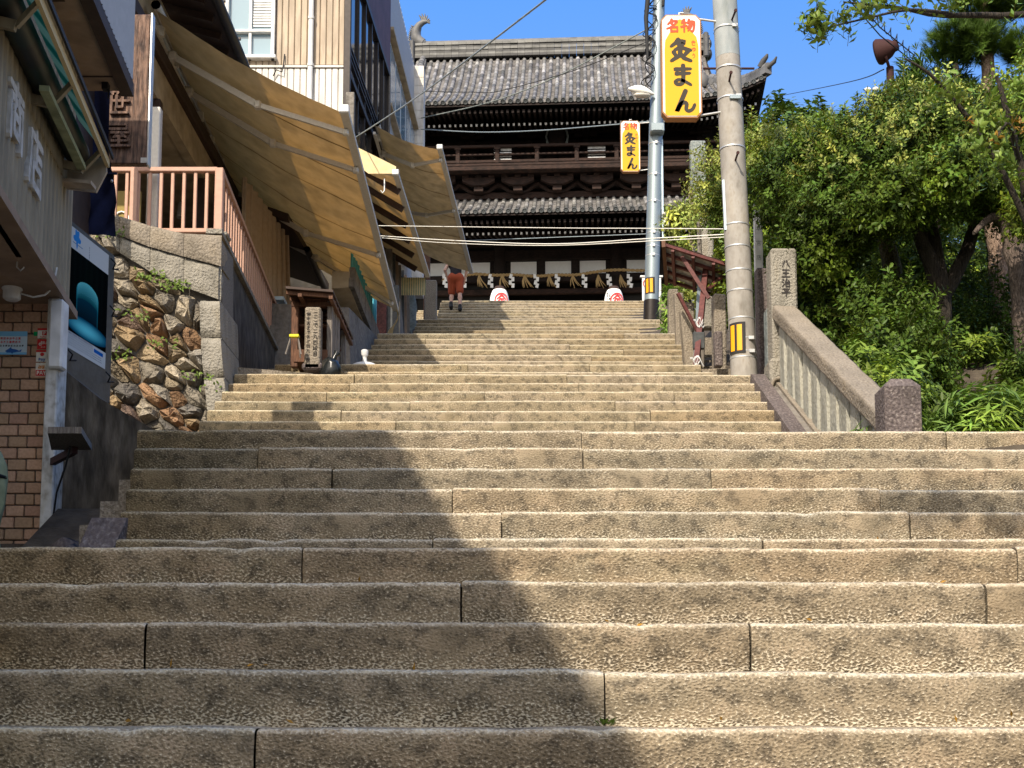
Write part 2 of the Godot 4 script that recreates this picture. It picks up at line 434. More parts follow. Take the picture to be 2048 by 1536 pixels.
func stone_material() -> void:
	var w := 2048
	var hh := 1024
	var no := FastNoiseLite.new()
	no.noise_type = FastNoiseLite.TYPE_SIMPLEX_SMOOTH
	no.fractal_octaves = 4
	no.seed = 11; no.frequency = .006
	var a := no.get_seamless_image(w, hh).get_data()
	no.seed = 12; no.frequency = .03; no.fractal_octaves = 3
	var b := no.get_seamless_image(w, hh).get_data()
	no.seed = 13; no.frequency = .13; no.fractal_octaves = 3
	var c := no.get_seamless_image(w, hh).get_data()
	no.seed = 14; no.frequency = .016; no.fractal_octaves = 3
	var e := no.get_seamless_image(w, hh).get_data()
	var out := PackedByteArray(); out.resize(w * hh * 3)
	var bump := PackedByteArray(); bump.resize(w * hh)
	for y in hh:
		var v := fmod(y / 256.0, 1.0)
		var foot := clampf(1.0 - v / .34, 0.0, 1.0)           # the foot of the riser: bare, chipped grains
		var nose := clampf(1.25 - absf(v - .54) / .042, 0.0, 1.0)   # the worn, paler edge
		var tread := clampf((v - .58) / .05, 0.0, 1.0)
		for x in w:
			var i := y * w + x
			var fa := a[i] / 255.0
			var fb := b[i] / 255.0
			var fc := c[i] / 255.0
			var fe := e[i] / 255.0
			var k := clampf((fa - .3) * 2.5, 0.0, 1.0)
			var r := lerpf(.525, .60, k); var g := lerpf(.478, .545, k); var bl := lerpf(.398, .455, k)
			var dirt := clampf((fe * .6 + fb * .4 - .5) * 5.0, 0.0, 1.0) * (1.0 - tread * .7) * (1.0 - nose * .5)
			r = lerpf(r, .36, dirt * .68); g = lerpf(g, .33, dirt * .68); bl = lerpf(bl, .28, dirt * .68)
			var dark := clampf((.42 - fc) * 4.0, 0.0, 1.0) * .34
			r *= 1.0 - dark; g *= 1.0 - dark; bl *= 1.0 - dark
			var th := .70 - foot * (.12 + .5 * fb) - nose * .16 - tread * .05
			var sp := clampf((fc - th) * 7.0, 0.0, 1.0)
			var pale := maxf(sp * .85, clampf(nose * (.1 + fb * .9 + fc * .7) - .3, 0.0, .92)) 
			r = lerpf(r, .86, pale); g = lerpf(g, .82, pale); bl = lerpf(bl, .73, pale)
			if tread > 0.0:
				r = lerpf(r, .68, tread * .5); g = lerpf(g, .63, tread * .5); bl = lerpf(bl, .54, tread * .5)
			out[i * 3] = int(r * 255.0); out[i * 3 + 1] = int(g * 255.0); out[i * 3 + 2] = int(bl * 255.0)
			bump[i] = int(clampf(fc * .65 + fb * .35 + sp * .12, 0.0, 1.0) * 255.0)
	var m := StandardMaterial3D.new()
	m.resource_name = "stair_granite"
	m.albedo_texture = ImageTexture.create_from_image(Image.create_from_data(w, hh, false, Image.FORMAT_RGB8, out))
	m.heightmap_enabled = true
	m.heightmap_texture = ImageTexture.create_from_image(Image.create_from_data(w, hh, false, Image.FORMAT_L8, bump))
	m.heightmap_scale = .85
	m.roughness = .9
	m.metallic_specular = .25
	m.vertex_color_use_as_albedo = true
	M.stair = m

func step_stone(x0: float, x1: float, h: float, d: float, cell: float, sd: int, tone: Color, t := GOING) -> ArrayMesh:
	var b := MB.new()
	b.col = tone
	var prof := [Vector2(.012, -RISE - .02), Vector2(.004, -.13), Vector2(0, -.085), Vector2(0, -.042), Vector2(.003, -.02), Vector2(.010, -.007), Vector2(.022, -.001), Vector2(.05, .001), Vector2(t * .55, -.001), Vector2(t + .06, .0)]
	var vv := [0.02, .2, .32, .44, .5, .535, .565, .62, .8, .98]
	if cell > .3:
		prof = [Vector2(.008, -RISE - .02), Vector2(0, -.06), Vector2(.004, -.014), Vector2(.022, -.001), Vector2(t + .06, .0)]
		vv = [.02, .4, .52, .57, .98]
	var nu := maxi(2, int(round((x1 - x0) / cell)))
	var strip := sd % 4
	var uo := fmod(sd * .377, 1.0)
	var m := prof.size()
	var rr := RandomNumberGenerator.new(); rr.seed = sd
	var up := rr.randf_range(-.005, .005)
	var fw := rr.randf_range(-.013, .013)
	var roll := rr.randf_range(-.003, .003)
	var first := b.v.size()
	var pt := PackedVector3Array()
	for i in nu + 1:
		var u := float(i) / nu
		var x := lerpf(x0, x1, u)
		var e := 0.004 if (i == 0 or i == nu) else 0.0
		if i == 1: x = x0 + .009
		if i == nu - 1: x = x1 - .009
		for j in m:
			var q: Vector2 = prof[j]
			var y: float = h + q.y + up + roll * (u - .5) * 2.0
			var face_w: float = 1.0 if j < 7 else .0
			var dz: float = q.x + fw + face_w * (nz.get_noise_3d(x * 500.0, q.y * 700.0 + sd * 3.1, 0.0) * .006 + nz.get_noise_3d(x * 110.0, q.y * 150.0, sd * 9.0) * .009)
			if j > 2: y += nz.get_noise_3d(x * 150.0, sd * 7.0, 5.0) * .0065 + nz.get_noise_3d(x * 900.0, sd * 7.0, j * 30.0) * .0025
			var chip: float = maxf(0.0, nz.get_noise_2d(x * 240.0, sd * 61.0) - .38) * (1.0 if j > 3 and j < 8 and cell < .1 else 0.0)
			y -= chip * .05
			dz += chip * .05
			pt.append(Vector3(x, y - (e if j > 4 else 0.0), -(d + dz + e)))
	for i in nu + 1:
		for j in m:
			var a := pt[mini(i + 1, nu) * m + j] - pt[maxi(i - 1, 0) * m + j]
			var c := pt[i * m + mini(j + 1, m - 1)] - pt[i * m + maxi(j - 1, 0)]
			var px := pt[i * m + j].x
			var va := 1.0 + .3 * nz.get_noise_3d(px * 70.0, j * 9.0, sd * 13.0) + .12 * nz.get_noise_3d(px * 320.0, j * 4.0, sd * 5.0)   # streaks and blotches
			var side_tone := smoothstep(-.6, -2.3, px + .6 * nz.get_noise_2d(px * 90.0, sd * 17.0)) * (1.0 if d < 8.0 else .3)   # stone turns darker and browner towards the shops, most on the lower flights
			b.col = Color(tone.r * va * (1.0 - .42 * side_tone), tone.g * va * (1.0 - .46 * side_tone), tone.b * va * (1.0 - .56 * side_tone))
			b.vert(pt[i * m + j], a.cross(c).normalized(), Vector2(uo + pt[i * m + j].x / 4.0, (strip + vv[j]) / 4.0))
	for i in nu:
		for j in m - 1:
			var q := first + i * m + j
			b.face(q, q + m, q + m + 1); b.face(q, q + m + 1, q + 1)
	for s in [0, nu]:
		var nn := Vector3(-1 if s == 0 else 1, 0, 0)
		var low := pt[s * m]; var back := pt[s * m + m - 1]
		var ce := b.vert(Vector3(back.x, low.y, back.z), nn, Vector2(uo, (strip + .1) / 4.0))
		var f2 := b.v.size()
		for j in m: b.vert(pt[s * m + j], nn, Vector2(uo + pt[s * m + j].z * .25, (strip + vv[j] * .5) / 4.0))
		for j in m - 1: b.face(ce, f2 + j, f2 + j + 1)
	return b.mesh()

func stairs() -> void:
	stone_material()
	var root := structure("stone_stairs", "broad worn granite stairs climbing to the temple gate")
	# joints measured on the nearest rows; further up the stones get lengths of their own
	var joints := {"1.0": [-.72], "1.1": [.28], "1.2": [-1.2, .78], "1.3": [-.18, 1.67], "1.4": [-.79, 1.9], "2.0": [-.36, 1.14], "2.1": [-.05, 1.9], "2.2": [-.3, 1.85], "2.3": [-.95, 1.05], "2.4": [-1.4, .39], "2.5": [.4, 2.5], "0.7": [-.5, 1.2]}
	var prof := PackedVector2Array()
	var sd := 5
	for fi in flights.size():
		var f = flights[fi]
		for k in f[2]:
			var u: float = float(k) / maxf(1.0, f[2] - 1)
			var x0: float = lerpf(f[3], f[5], u)
			var x1: float = lerpf(f[4], f[6], u)
			var d: float = f[0] + GOING * k
			var h: float = f[1] + RISE * (k + 1)
			var cuts := [x0]
			var key := "%d.%d" % [fi, k]
			if joints.has(key): cuts.append_array(joints[key])
			else:
				var x := x0 + rng.randf_range(.7, 2.2)
				while x < x1 - .5:
					cuts.append(x)
					x += rng.randf_range(1.3, 2.3)
			cuts.append(x1)
			for q in cuts.size() - 1:
				sd += 1
				var t := rng.randf_range(.82, 1.08)
				var warm := rng.randf_range(-.04, .05)
				var tone := Color(t * (1.0 + warm), t, t * (1.0 - warm))
				if fi >= 3: tone = Color(tone.r * 1.1, tone.g * 1.08, tone.b * 1.0)
				var cell: float = .06 if fi < 2 else .08 if fi == 2 else .2 if fi < 5 else .6
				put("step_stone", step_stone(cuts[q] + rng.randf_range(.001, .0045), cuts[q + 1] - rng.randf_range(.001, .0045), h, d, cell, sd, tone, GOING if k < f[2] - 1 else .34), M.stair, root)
	# the packed ground under the stones and the landings between flights
	var b := MB.new()
	var pts := [Vector2(0, -1.75)]
	for f in flights:
		var d: float = f[0] + .1
		var h: float = f[1] - .02
		pts.append(Vector2(d, h))
		for k in f[2]:
			h += RISE
			pts.append(Vector2(d + GOING * k, h - .03 if k < f[2] - 1 else h - .012))
			pts.append(Vector2(d + GOING * (k + 1), h - .03 if k < f[2] - 1 else h - .012))
	pts.append(Vector2(60, pts[-1].y))
	for k in pts.size() - 1:
		var p: Vector2 = pts[k]; var q: Vector2 = pts[k + 1]
		var w0 := -3.3 if p.x < 5.9 else -2.1 if p.x < 9.0 else -2.8 if p.x < 15.0 else -2.0 if p.x < 36. else -9.
		var w1 := 5.55 if p.x < 7.3 else 3.45 if p.x < 9.2 else 2.5 if p.x < 16. else 3.0 if p.x < 29. else 4.2 if p.x < 36. else 12.
		if q.x - p.x > .5 and p.x < 12.: w0 = -2.9; w1 = 3.45
		b.quad(P(w0, p.y, p.x), P(w1, p.y, p.x), P(w1, q.y, q.x), P(w0, q.y, q.x))
	kind(tag(part("landing", b, M.granite, self), "bare stone landings between the flights", ""), "structure")
	# moss and tiny weeds in the joints of the lowest steps
	var wd := thing("weed_tuft", "small green weed tuft growing at the foot of an open joint between step stones", "weed", P(.28, -.05, 3.92))
	var lf := MB.new()
	for i in 26:
		var an := rng.randf() * TAU
		var q := Vector3(cos(an) * .02, rng.randf_range(0, .015), absf(sin(an)) * .015)
		leaf(lf, q, Vector3(cos(an), rng.randf_range(.4, 1.5), absf(sin(an))).normalized(), Vector3.UP, .022, .011)
	part("leaves", lf, M.leaf_fresh, wd)

func litter() -> void:   # a few dry leaves blown against the risers
	var b := MB.new()
	for k in 46:
		var f = flights[[1, 1, 2, 2, 3][k % 5]]
		var st := rng.randi() % int(f[2])
		var x := rng.randf_range(-1.6, 3.0)
		var d: float = f[0] + GOING * st - rng.randf_range(.004, .02)
		var h: float = f[1] + RISE * st + rng.randf_range(.004, .03)
		b.col = Color(1, 1, 1) * rng.randf_range(.4, 1.2)
		var a := rng.randf() * TAU
		leaf(b, P(x, h, d), Vector3(cos(a), absf(sin(a)) * .5, .3).normalized(), Vector3(0, .6, 1).normalized(), rng.randf_range(.015, .035), rng.randf_range(.006, .014))
	kind(tag(part("fallen_leaves", b, M.leaf_orange, self), "small dry leaves caught at the foot of the risers", ""), "stuff")

func leaf(b: MB, at: Vector3, dir: Vector3, up: Vector3, l: float, w: float) -> void:   # a folded leaf of four triangles
	var s := dir.cross(up).normalized() * w * .5
	var nn := s.cross(dir).normalized()
	var mid := at + dir * l * .45 - nn * w * .12
	var tip := at + dir * l - nn * l * .12
	var i := b.vert(at, nn)
	var n1 := (nn + s.normalized() * .5).normalized()
	var n2 := (nn - s.normalized() * .5).normalized()
	b.vert(mid + s + nn * w * .16, n1); b.vert(mid, nn); b.vert(mid - s + nn * w * .16, n2); b.vert(tip, nn)
	b.face(i, i + 1, i + 2); b.face(i, i + 2, i + 3); b.face(i + 1, i + 4, i + 2); b.face(i + 2, i + 4, i + 3)

func ground_height(x: float, d: float) -> float:
	var g := slope_height(clampf(d, -40., 46.))
	if x > 2.6 and x < 5.7 and d < 7.3 and d > 1.: g -= .5
	elif x > 2.6:
		g += -.12 + (x - 2.6) * .1 + nz.get_noise_2d(x * 9., d * 9.) * .12
		if x > 8.: g += (minf(x, 40.) - 8.) * .12
	elif x < -2.6:
		var dd := clampf(d, 0., 46.)
		g = slope_height(dd) - .3
		if d > 5.9 and d < 13.: g = .58 if d < 7.6 else minf(g, 1.4)
		if d > 12.7 and d < 25.: g = minf(g, 3.4)
	else: g -= .45
	if d > 46.: g = 12.5 + minf(d - 46., 30.) * .05
	return g

func terrain() -> void:
	var b := MB.new()
	var xs := [-300., -120., -60., -30., -15., -8., -5., -3.6, -3.0, -2.61, -2.59, 0., 2.59, 2.61, 3.0, 3.6, 4.2, 5., 5.69, 5.71, 6., 7., 8., 10., 13., 18., 30., 60., 120., 300.]
	var ds := [-300., -100., -40., -15., -6., -2., 0., 1.2, 2.4, 3.6, 5., 5.8, 6.6, 7.29, 7.31, 7.9, 9., 9.8, 10.6, 11.4, 12.2, 13., 14., 15., 16., 17., 18., 19.5, 21., 22., 24., 26., 28., 30., 32., 34., 36., 40., 46., 55., 75., 110., 200., 500.]
	b.grid(xs.size() - 1, ds.size() - 1, func(u: float, v: float) -> Vector3:
		var x: float = xs[int(round(u * (xs.size() - 1)))]
		var d: float = ds[int(round(v * (ds.size() - 1)))]
		return P(x, ground_height(x, d), d))
	kind(tag(part("ground", b, M.soil, self), "dark earth of the hillside under trees and shops", ""), "structure")

# ---- the temple gate ---------------------------------------------------------------------------------------------
func roof_y(x: float, z: float, top: float, eave: float, z0: float, z1: float, half: float, lift: float, sag: float) -> float:
	var s := (z - z0) / (z1 - z0)
	var y := lerpf(top, eave, s) - sag * sin(PI * clampf(s, 0, 1))
	var o := maxf(0.0, (absf(x) - half * .62) / (half * .38))
	return y + lift * o * o * s * s

func tile_row(root: Node, x: float, z0: float, z1: float, f: Callable, r: float) -> void:
	var b := MB.new()
	var len := z1 - z0
	var nt := maxi(1, int(len / .26))
	for k in nt:
		var za := z0 + len * k / nt
		var zb := z0 + len * (k + 1) / nt + .012
		var g := rng.randf_range(.13, .34)
		if rng.randf() < .2: g = rng.randf_range(.34, .5)
		b.col = Color(g * 1.02, g, g * rng.randf_range(.93, 1.02))
		var pa := Vector3(x, f.call(x, za) + .02, za); var pb := Vector3(x, f.call(x, zb) + .02, zb)
		var fl := b.v.size()
		var z := (pb - pa).normalized()
		var up := Vector3.RIGHT.cross(z) * -1.0
		for e in 2:
			for s in 6:
				var an := PI * s / 5.0
				var dv := Vector3.RIGHT * cos(an) + up * sin(an)
				b.vert((pa if e == 0 else pb) + dv * r * (.93 if e == 0 else 1.04), dv)
		for s in 5:
			b.face(fl + s, fl + s + 1, fl + 7 + s); b.face(fl + s, fl + 7 + s, fl + 6 + s)
		if k == nt - 1:   # the round end tile with its raised rim
			b.col = Color(.12, .13, .135)
			var bs := Basis(Vector3.RIGHT, up, z)
			var turn := bs * Basis(Vector3.RIGHT, PI / 2)
			b.lathe([Vector2(r * 1.12, -.06), Vector2(r * 1.15, .03), Vector2(r * .82, .035), Vector2(r * .75, .012), Vector2(r * .3, .02), Vector2(.001, .03)], pb, 10, turn)
	put("round_tile_row", b.mesh(), M.tile, root)
	b = MB.new()   # the flat tiles of the trough beside it, lapped course over course
	var nc := maxi(1, int(len / .15))
	for k in nc:
		var za := z0 + len * k / nc
		var zb := z0 + len * (k + 1) / nc
		var g := rng.randf_range(.07, .25)
		b.col = Color(g * 1.06, g, g * .96)
		var w := .155
		for s in [[0.0, w * .5, 0., -.03], [w * .5, w, -.03, -.0]]:
			var xa: float = x + .06 + s[0]; var xb: float = x + .06 + s[1]
			b.quad(Vector3(xa, f.call(xa, zb) + .04 + s[2], zb), Vector3(xb, f.call(xb, zb) + .04 + s[3], zb), Vector3(xb, f.call(xb, za) - .005 + s[3], za), Vector3(xa, f.call(xa, za) - .005 + s[2], za))
			b.quad(Vector3(xa, f.call(xa, zb) - .03 + s[2], zb), Vector3(xb, f.call(xb, zb) - .03 + s[3], zb), Vector3(xb, f.call(xb, zb) + .04 + s[3], zb), Vector3(xa, f.call(xa, zb) + .04 + s[2], zb))
	put("flat_tile_course", b.mesh(), M.tile, root)

func gate() -> void:
	var g := thing("temple_gate", "two-storeyed dark timber temple gate with grey tiled roofs at the head of the stairs", "temple gate", P(1.8, 12.6, 49.0), deg_to_rad(-3.0))
	var up := structure_part("upper_roof", g)
	var f := func(x: float, z: float) -> float: return roof_y(x, z, 14.35, 9.68, -2.25, 3.5, 7.7, .75, .42)
	var x := -5.83
	while x <= 5.9:
		tile_row(up, x, -2.2, 3.5, f, .082)
		x += .277
	for s in [-1, 1]:
		for k in 6:
			var xx: float = s * (6.1 + .277 * k) - (.0 if s > 0 else .1)
			tile_row(up, xx, lerpf(.6, 3.2, k / 5.0), 3.5, f, .08)
	# eave boards, the underside and the rest of the roof body
	var b := MB.new()
	b.grid(24, 6, func(u: float, v: float) -> Vector3:
		var xx: float = lerpf(-7.6, 7.6, u); var zz: float = lerpf(-.5, 3.42, v)
		return Vector3(xx, f.call(xx, zz) - .12 - .25 * (1.0 - v) * 2.0, zz))
	b.grid(24, 1, func(u: float, v: float) -> Vector3:
		var xx: float = lerpf(-7.65, 7.65, u)
		return Vector3(xx, f.call(xx, 3.46) - .03 - .13 * v, 3.46))
	part("eave_board", b, M.gate_wood, up)
	b = MB.new(); b.col = Color(.1, .1, .1)
	for s in [-1, 1]:
		b.grid(4, 8, func(u: float, v: float) -> Vector3:   # the hipped side slopes
			var zz: float = lerpf(-8.0, 3.5, v); var xx: float = lerpf(6.0, 7.7, u) * s
			var inn: float = clampf((absf(zz + 2.25) / 5.75), 0., 1.)
			return Vector3(xx, lerpf(12.0, 9.68, u) + .75 * u * inn * inn - (1.0 - u) * .0, lerpf(clampf(zz, -5., .6), zz, u)))
		b.tri(Vector3(6.02 * s, 14.3, -2.25), Vector3(6.02 * s, 12.0, -5.), Vector3(6.02 * s, 12.0, .6))
	b.grid(2, 6, func(u: float, v: float) -> Vector3:
		var xx: float = lerpf(-7.6, 7.6, u); var zz: float = lerpf(-2.25, -8.0, v)
		return Vector3(xx * (.8 + .2 * v), f.call(0.0, -4.5 - zz), zz))
	part("rear_slope", b, M.tile, up)
	b = MB.new(); b.col = Color(.16, .16, .155)   # courses of the main ridge
	for k in 6:
		var w: float = [.62, .5, .46, .5, .42, .5][k]
		b.col = Color(.22, .22, .205) if k in [1, 3, 5] else Color(.08, .08, .078)
		for q in 40:
			var v: float = rng.randf_range(.8, 1.2)
			var c0 := b.col
			b.col = c0 * v
			b.box(Vector3(-5.95 + .305 * (q + .5), 14.33 + .115 * k + .06, -2.25), Vector3(.296, .105, w + rng.randf_range(-.02, .02)))
			b.col = c0
	b.col = Color(.2, .2, .2)
	b.tube([Vector3(-6.1, 15.08, -2.25), Vector3(6.1, 15.08, -2.25)], [.13], 8)
	part("main_ridge", b, M.tile, up)
	for s in [-1, 1]:
		b = MB.new()
		for k in 16:   # ridges that run down beside each gable
			var z0 := -2.0 + k * .2
			b.col = Color(.2, .2, .2) * rng.randf_range(.6, 1.5)
			b.tube([Vector3(5.62 * s, f.call(0., z0) + .24, z0), Vector3(5.62 * s, f.call(0., z0 + .2) + .24, z0 + .2)], [.12, .135], 8)
			b.bar(Vector3(5.62 * s, f.call(0., z0) + .1, z0), Vector3(5.62 * s, f.call(0., z0 + .2) + .1, z0 + .2), .3, .2)
		b.col = Color(.13, .13, .13)
		b.ball(Vector3(5.62 * s, f.call(0., 1.25) + .32, 1.3), Vector3(.2, .3, .1), .3)
		part("descending_ridge", b, M.tile, up)
		b = MB.new()
		for k in 12:   # hip ridge to the corner
			var t0 := k / 12.0; var t1 := (k + 1) / 12.0
			b.col = Color(.17, .17, .17) * rng.randf_range(.6, 1.5)
			var p0 := Vector3(lerpf(6.0, 7.75, t0) * s, 0, lerpf(.6, 3.55, t0)); var p1 := Vector3(lerpf(6.0, 7.75, t1) * s, 0, lerpf(.6, 3.55, t1))
			p0.y = f.call(p0.x, p0.z) + .22 + .1 * t0 * t0; p1.y = f.call(p1.x, p1.z) + .22 + .1 * t1 * t1
			b.tube([p0, p1], [.15, .165], 8)
			b.bar(p0 - Vector3(0, .15, 0), p1 - Vector3(0, .15, 0), .3, .22)
		b.col = Color(.12, .12, .12)
		b.tube([Vector3(7.5 * s, 10.85, 3.3), Vector3(7.6 * s, 11.05, 3.4), Vector3(7.7 * s, 11.15, 3.5), Vector3(7.73 * s, 11.24, 3.52)], [.13, .11, .08, .04], 7)
		b.tube([Vector3(7.7 * s, 10.72, 3.5), Vector3(7.95 * s, 10.85, 3.7), Vector3(8.02 * s, 11.0, 3.78)], [.1, .08, .03], 7)
		part("hip_ridge", b, M.tile, up)
		# the end tile and the fish-tailed finial that stands on it
		b = MB.new(); b.col = Color(.12, .12, .12)
		b.bbox(Vector3(6.08 * s, 14.6, -2.25), Vector3(.22, 1.1, .7), .06)
		b.ball(Vector3(6.2 * s, 14.3, -2.25), Vector3(.16, .22, .3), .2)
		b.ball(Vector3(6.2 * s, 14.75, -2.25), Vector3(.15, .2, .26), .2)
		part("end_tile", b, M.tile, up)
		b = MB.new(); b.col = Color(.2, .2, .2)
		var fx := func(a: float, y: float) -> Vector3: return Vector3((6.0 - a) * s if s < 0 else 5.72 - a, 15.1 + y, -2.25)
		b.tube([fx.call(.35, .0), fx.call(.18, .12), fx.call(.04, .32), fx.call(.05, .6), fx.call(.18, .84), fx.call(.36, .96), fx.call(.52, .98)], [.2, .25, .24, .2, .15, .11, .07], 9, true, .1, 3)
		b.ball(fx.call(.3, .02), Vector3(.26, .14, .2), .25)
		for k in 9:   # spines along the back
			var t := k / 8.0
			var q: Vector3 = fx.call(-.2 + .12 * t * t, .15 + .62 * t)
			b.tube([q, q + Vector3(.09 * s, .07, 0)], [.05, .008], 5)
		for k in 5:   # the tail fan
			var an := lerpf(.2, 1.9, k / 4.0)
			var q: Vector3 = fx.call(.34, .95)
			b.tube([q, q + Vector3(-cos(an) * .16 * s, sin(an) * .2, 0), q + Vector3(-cos(an + .25) * .3 * s, sin(an + .25) * .4, 0)], [.06, .06, .015], 5)
		for k in 3:
			var q: Vector3 = fx.call(.5, .96)
			b.tube([q, q + Vector3(-.14 * s, -.06 + k * .07, 0)], [.05, .03], 5)
		part("fish_finial", b, M.tile, up)
	# rafters under both eaves: too many and too small to tell apart one by one
	for e in [[9.42, 3.3, 7.4, .6, "upper_rafters"], [5.18, 3.35, 7.6, .3, "lower_rafters"]]:
		b = MB.new()
		var n: int = int(e[2] * 2 / .2)
		for row in 2:
			for k in n + 1:
				var xx: float = -e[2] + e[2] * 2 * k / n
				var o := maxf(0., absf(xx) - 4.8)
				var y: float = e[0] + .085 * o * o * (1.0 if e[0] > 8. else .5)
				b.bar(Vector3(xx, y - .16 * row - .02, e[1] - .75 * row), Vector3(xx, y + .55 - .16 * row, e[1] - 2.6), .085, .11)
		kind(part(e[4], b, M.gate_wood, g), "stuff")
		var ends := MB.new()
		for k in n + 1:
			var xx: float = -e[2] + e[2] * 2 * k / n
			var o := maxf(0., absf(xx) - 4.8)
			ends.box(Vector3(xx, e[0] + .085 * o * o * (1.0 if e[0] > 8. else .5) - .19, e[1] - .735), Vector3(.07, .09, .02))
		kind(part("rafter_end_paint", ends, M.plaster, g), "stuff")
	# lower roof
	var lo := structure_part("lower_roof", g)
	var f2 := func(xx: float, z: float) -> float: return roof_y(xx, z, 7.0, 5.45, .9, 3.6, 8.0, .35, .1)
	x = -7.75
	while x <= 7.8:
		var zz := .9 if absf(x) < 6.2 else lerpf(.9, 3.3, (absf(x) - 6.2) / 1.6)
		tile_row(lo, x, zz, 3.6, f2, .085)
		x += .3
	b = MB.new()
	b.grid(24, 4, func(u: float, v: float) -> Vector3:
		var xx: float = lerpf(-7.9, 7.9, u); var zz: float = lerpf(.2, 3.5, v)
		return Vector3(xx, f2.call(xx, zz) - .12 - .3 * (1.0 - v), zz))
	b.grid(24, 1, func(u: float, v: float) -> Vector3:
		var xx: float = lerpf(-7.9, 7.9, u)
		return Vector3(xx, f2.call(xx, 3.55) - .02 - .13 * v, 3.55))
	part("eave_board", b, M.gate_wood, lo)
	b = MB.new(); b.col = Color(.16, .16, .16)
	for k in 40:
		b.col = Color(.24, .24, .23) * rng.randf_range(.6, 1.4)
		b.box(Vector3(-6.4 + .32 * (k + .5), 7.08, .82), Vector3(.31, .16, .3))
	for s in [-1, 1]:
		b.grid(2, 4, func(u: float, v: float) -> Vector3: return Vector3(lerpf(6.2, 8.0, u) * s, lerpf(7.0, 5.5, u), lerpf(-6., 3.6, v)))
		for k in 8:
			var t0 := k / 8.0; var t1 := (k + 1) / 8.0
			b.col = Color(.17, .17, .17) * rng.randf_range(.6, 1.5)
			var p0 := Vector3(lerpf(6.2, 8.0, t0) * s, 0, lerpf(.9, 3.6, t0)); var p1 := Vector3(lerpf(6.2, 8.0, t1) * s, 0, lerpf(.9, 3.6, t1))
			p0.y = f2.call(p0.x, p0.z) + .2; p1.y = f2.call(p1.x, p1.z) + .2
			b.tube([p0, p1], [.15, .165], 8)
	part("hip_ridge", b, M.tile, lo)
	# body: sill, columns, beams, panels
	var cols := [-5.8, -2.27, 2.27, 5.8]
	for z in [0.0, -4.5]:
		for cx in cols:
			b = MB.new(); b.tube([Vector3(cx, .15, z), Vector3(cx, 5.9, z)], [.25, .24], 14)
			part("column", b, M.gate_wood, g)
			b = MB.new(); b.bbox(Vector3(cx, .05, z), Vector3(.8, .25, .8), .04)
			part("column_base", b, M.granite_dark, g)
	for q in [[4.12, .3, .3], [5.05, .42, .28], [5.55, .3, .34], [3.6, .22, .16]]:
		b = MB.new(); b.bbox(Vector3(0, q[0], 0), Vector3(12.3, q[1], q[2]), .02)
		part("tie_beam", b, M.gate_wood if q[0] > 3.9 else M.gate_wood_red, g)
	for z in [0.0]:
		var bays := [[-5.8, -2.27, 2], [-2.27, 2.27, 3], [2.27, 5.8, 2]]
		for bay in bays:
			for k in bay[2]:
				var w: float = (bay[1] - bay[0] - .5) / bay[2]
				var cx: float = bay[0] + .25 + w * (k + .5)
				b = MB.new(); b.box(Vector3(cx, 4.56, -.02), Vector3(w - .34 if bay[2] == 3 else w - .3, .52, .04))
				part("white_panel", b, M.plaster, g)
				if k > 0:
					b = MB.new(); b.box(Vector3(bay[0] + .25 + w * k, 4.56, 0), Vector3(.3, .56, .12))
					part("strut", b, M.gate_wood, g)
			b = MB.new(); b.box(Vector3((bay[0] + bay[1]) * .5, 4.56, -.06), Vector3(bay[1] - bay[0], .6, .03))
			part("frieze_board", b, M.gate_wood, g)
	b = MB.new()   # the dark passage: side cells, rear wall
	b.box(Vector3(-4.05, 2.0, -2.25), Vector3(3.3, 4.0, 4.2))
	b.box(Vector3(4.05, 2.0, -2.25), Vector3(3.3, 4.0, 4.2))
	b.box(Vector3(0, 3.0, -4.9), Vector3(12., 6.0, .2)); b.box(Vector3(0, 5.75, -2.4), Vector3(11.8, .1, 4.8))
	part("wall", b, M.dark_room, g)
	b = MB.new(); b.box(Vector3(0, 6.3, -2.2), Vector3(11.4, 1.6, 4.2)); b.box(Vector3(0, 5.95, -2.2), Vector3(11.9, .3, 4.9))
	part("upper_floor", b, M.gate_wood, g)
	for q in [[-3.9, 1.05, 1.5, .12], [3.9, 1.05, 1.5, .12]]:   # pale low boards in the side bays
		b = MB.new(); b.box(Vector3(q[0], 2.02, .06), Vector3(2.6, .1, .06))
		part("pale_rail", b, M.plaster, g)
	# brackets under the balcony, one per bay line
	for k in 9:
		var cx := -6.0 + 1.5 * k
		b = MB.new()
		b.box(Vector3(cx, 7.18, 1.35), Vector3(.34, .22, .5))
		b.prism(PackedVector2Array([Vector2(-.62, .3), Vector2(-.62, .18), Vector2(-.38, .06), Vector2(-.2, 0), Vector2(.2, 0), Vector2(.38, .06), Vector2(.62, .18), Vector2(.62, .3)]), .2, Transform3D(Basis(), Vector3(cx, 7.26, 1.5)))
		for s in [-.5, 0, .5]: b.box(Vector3(cx + s, 7.6, 1.6), Vector3(.22, .12, .26))
		part("bracket", b, M.gate_wood_red, g)
	for k in 8:   # curved struts between them
		var cx := -5.25 + 1.5 * k
		b = MB.new()
		for s in [-1, 1]:
			b.tube([Vector3(cx, 7.5, 1.2), Vector3(cx + .2 * s, 7.36, 1.2), Vector3(cx + .42 * s, 7.2, 1.2), Vector3(cx + .66 * s, 7.14, 1.2)], [.09, .09, .07, .05], 6)
		part("frog_leg_strut", b, M.gate_wood_red, g)
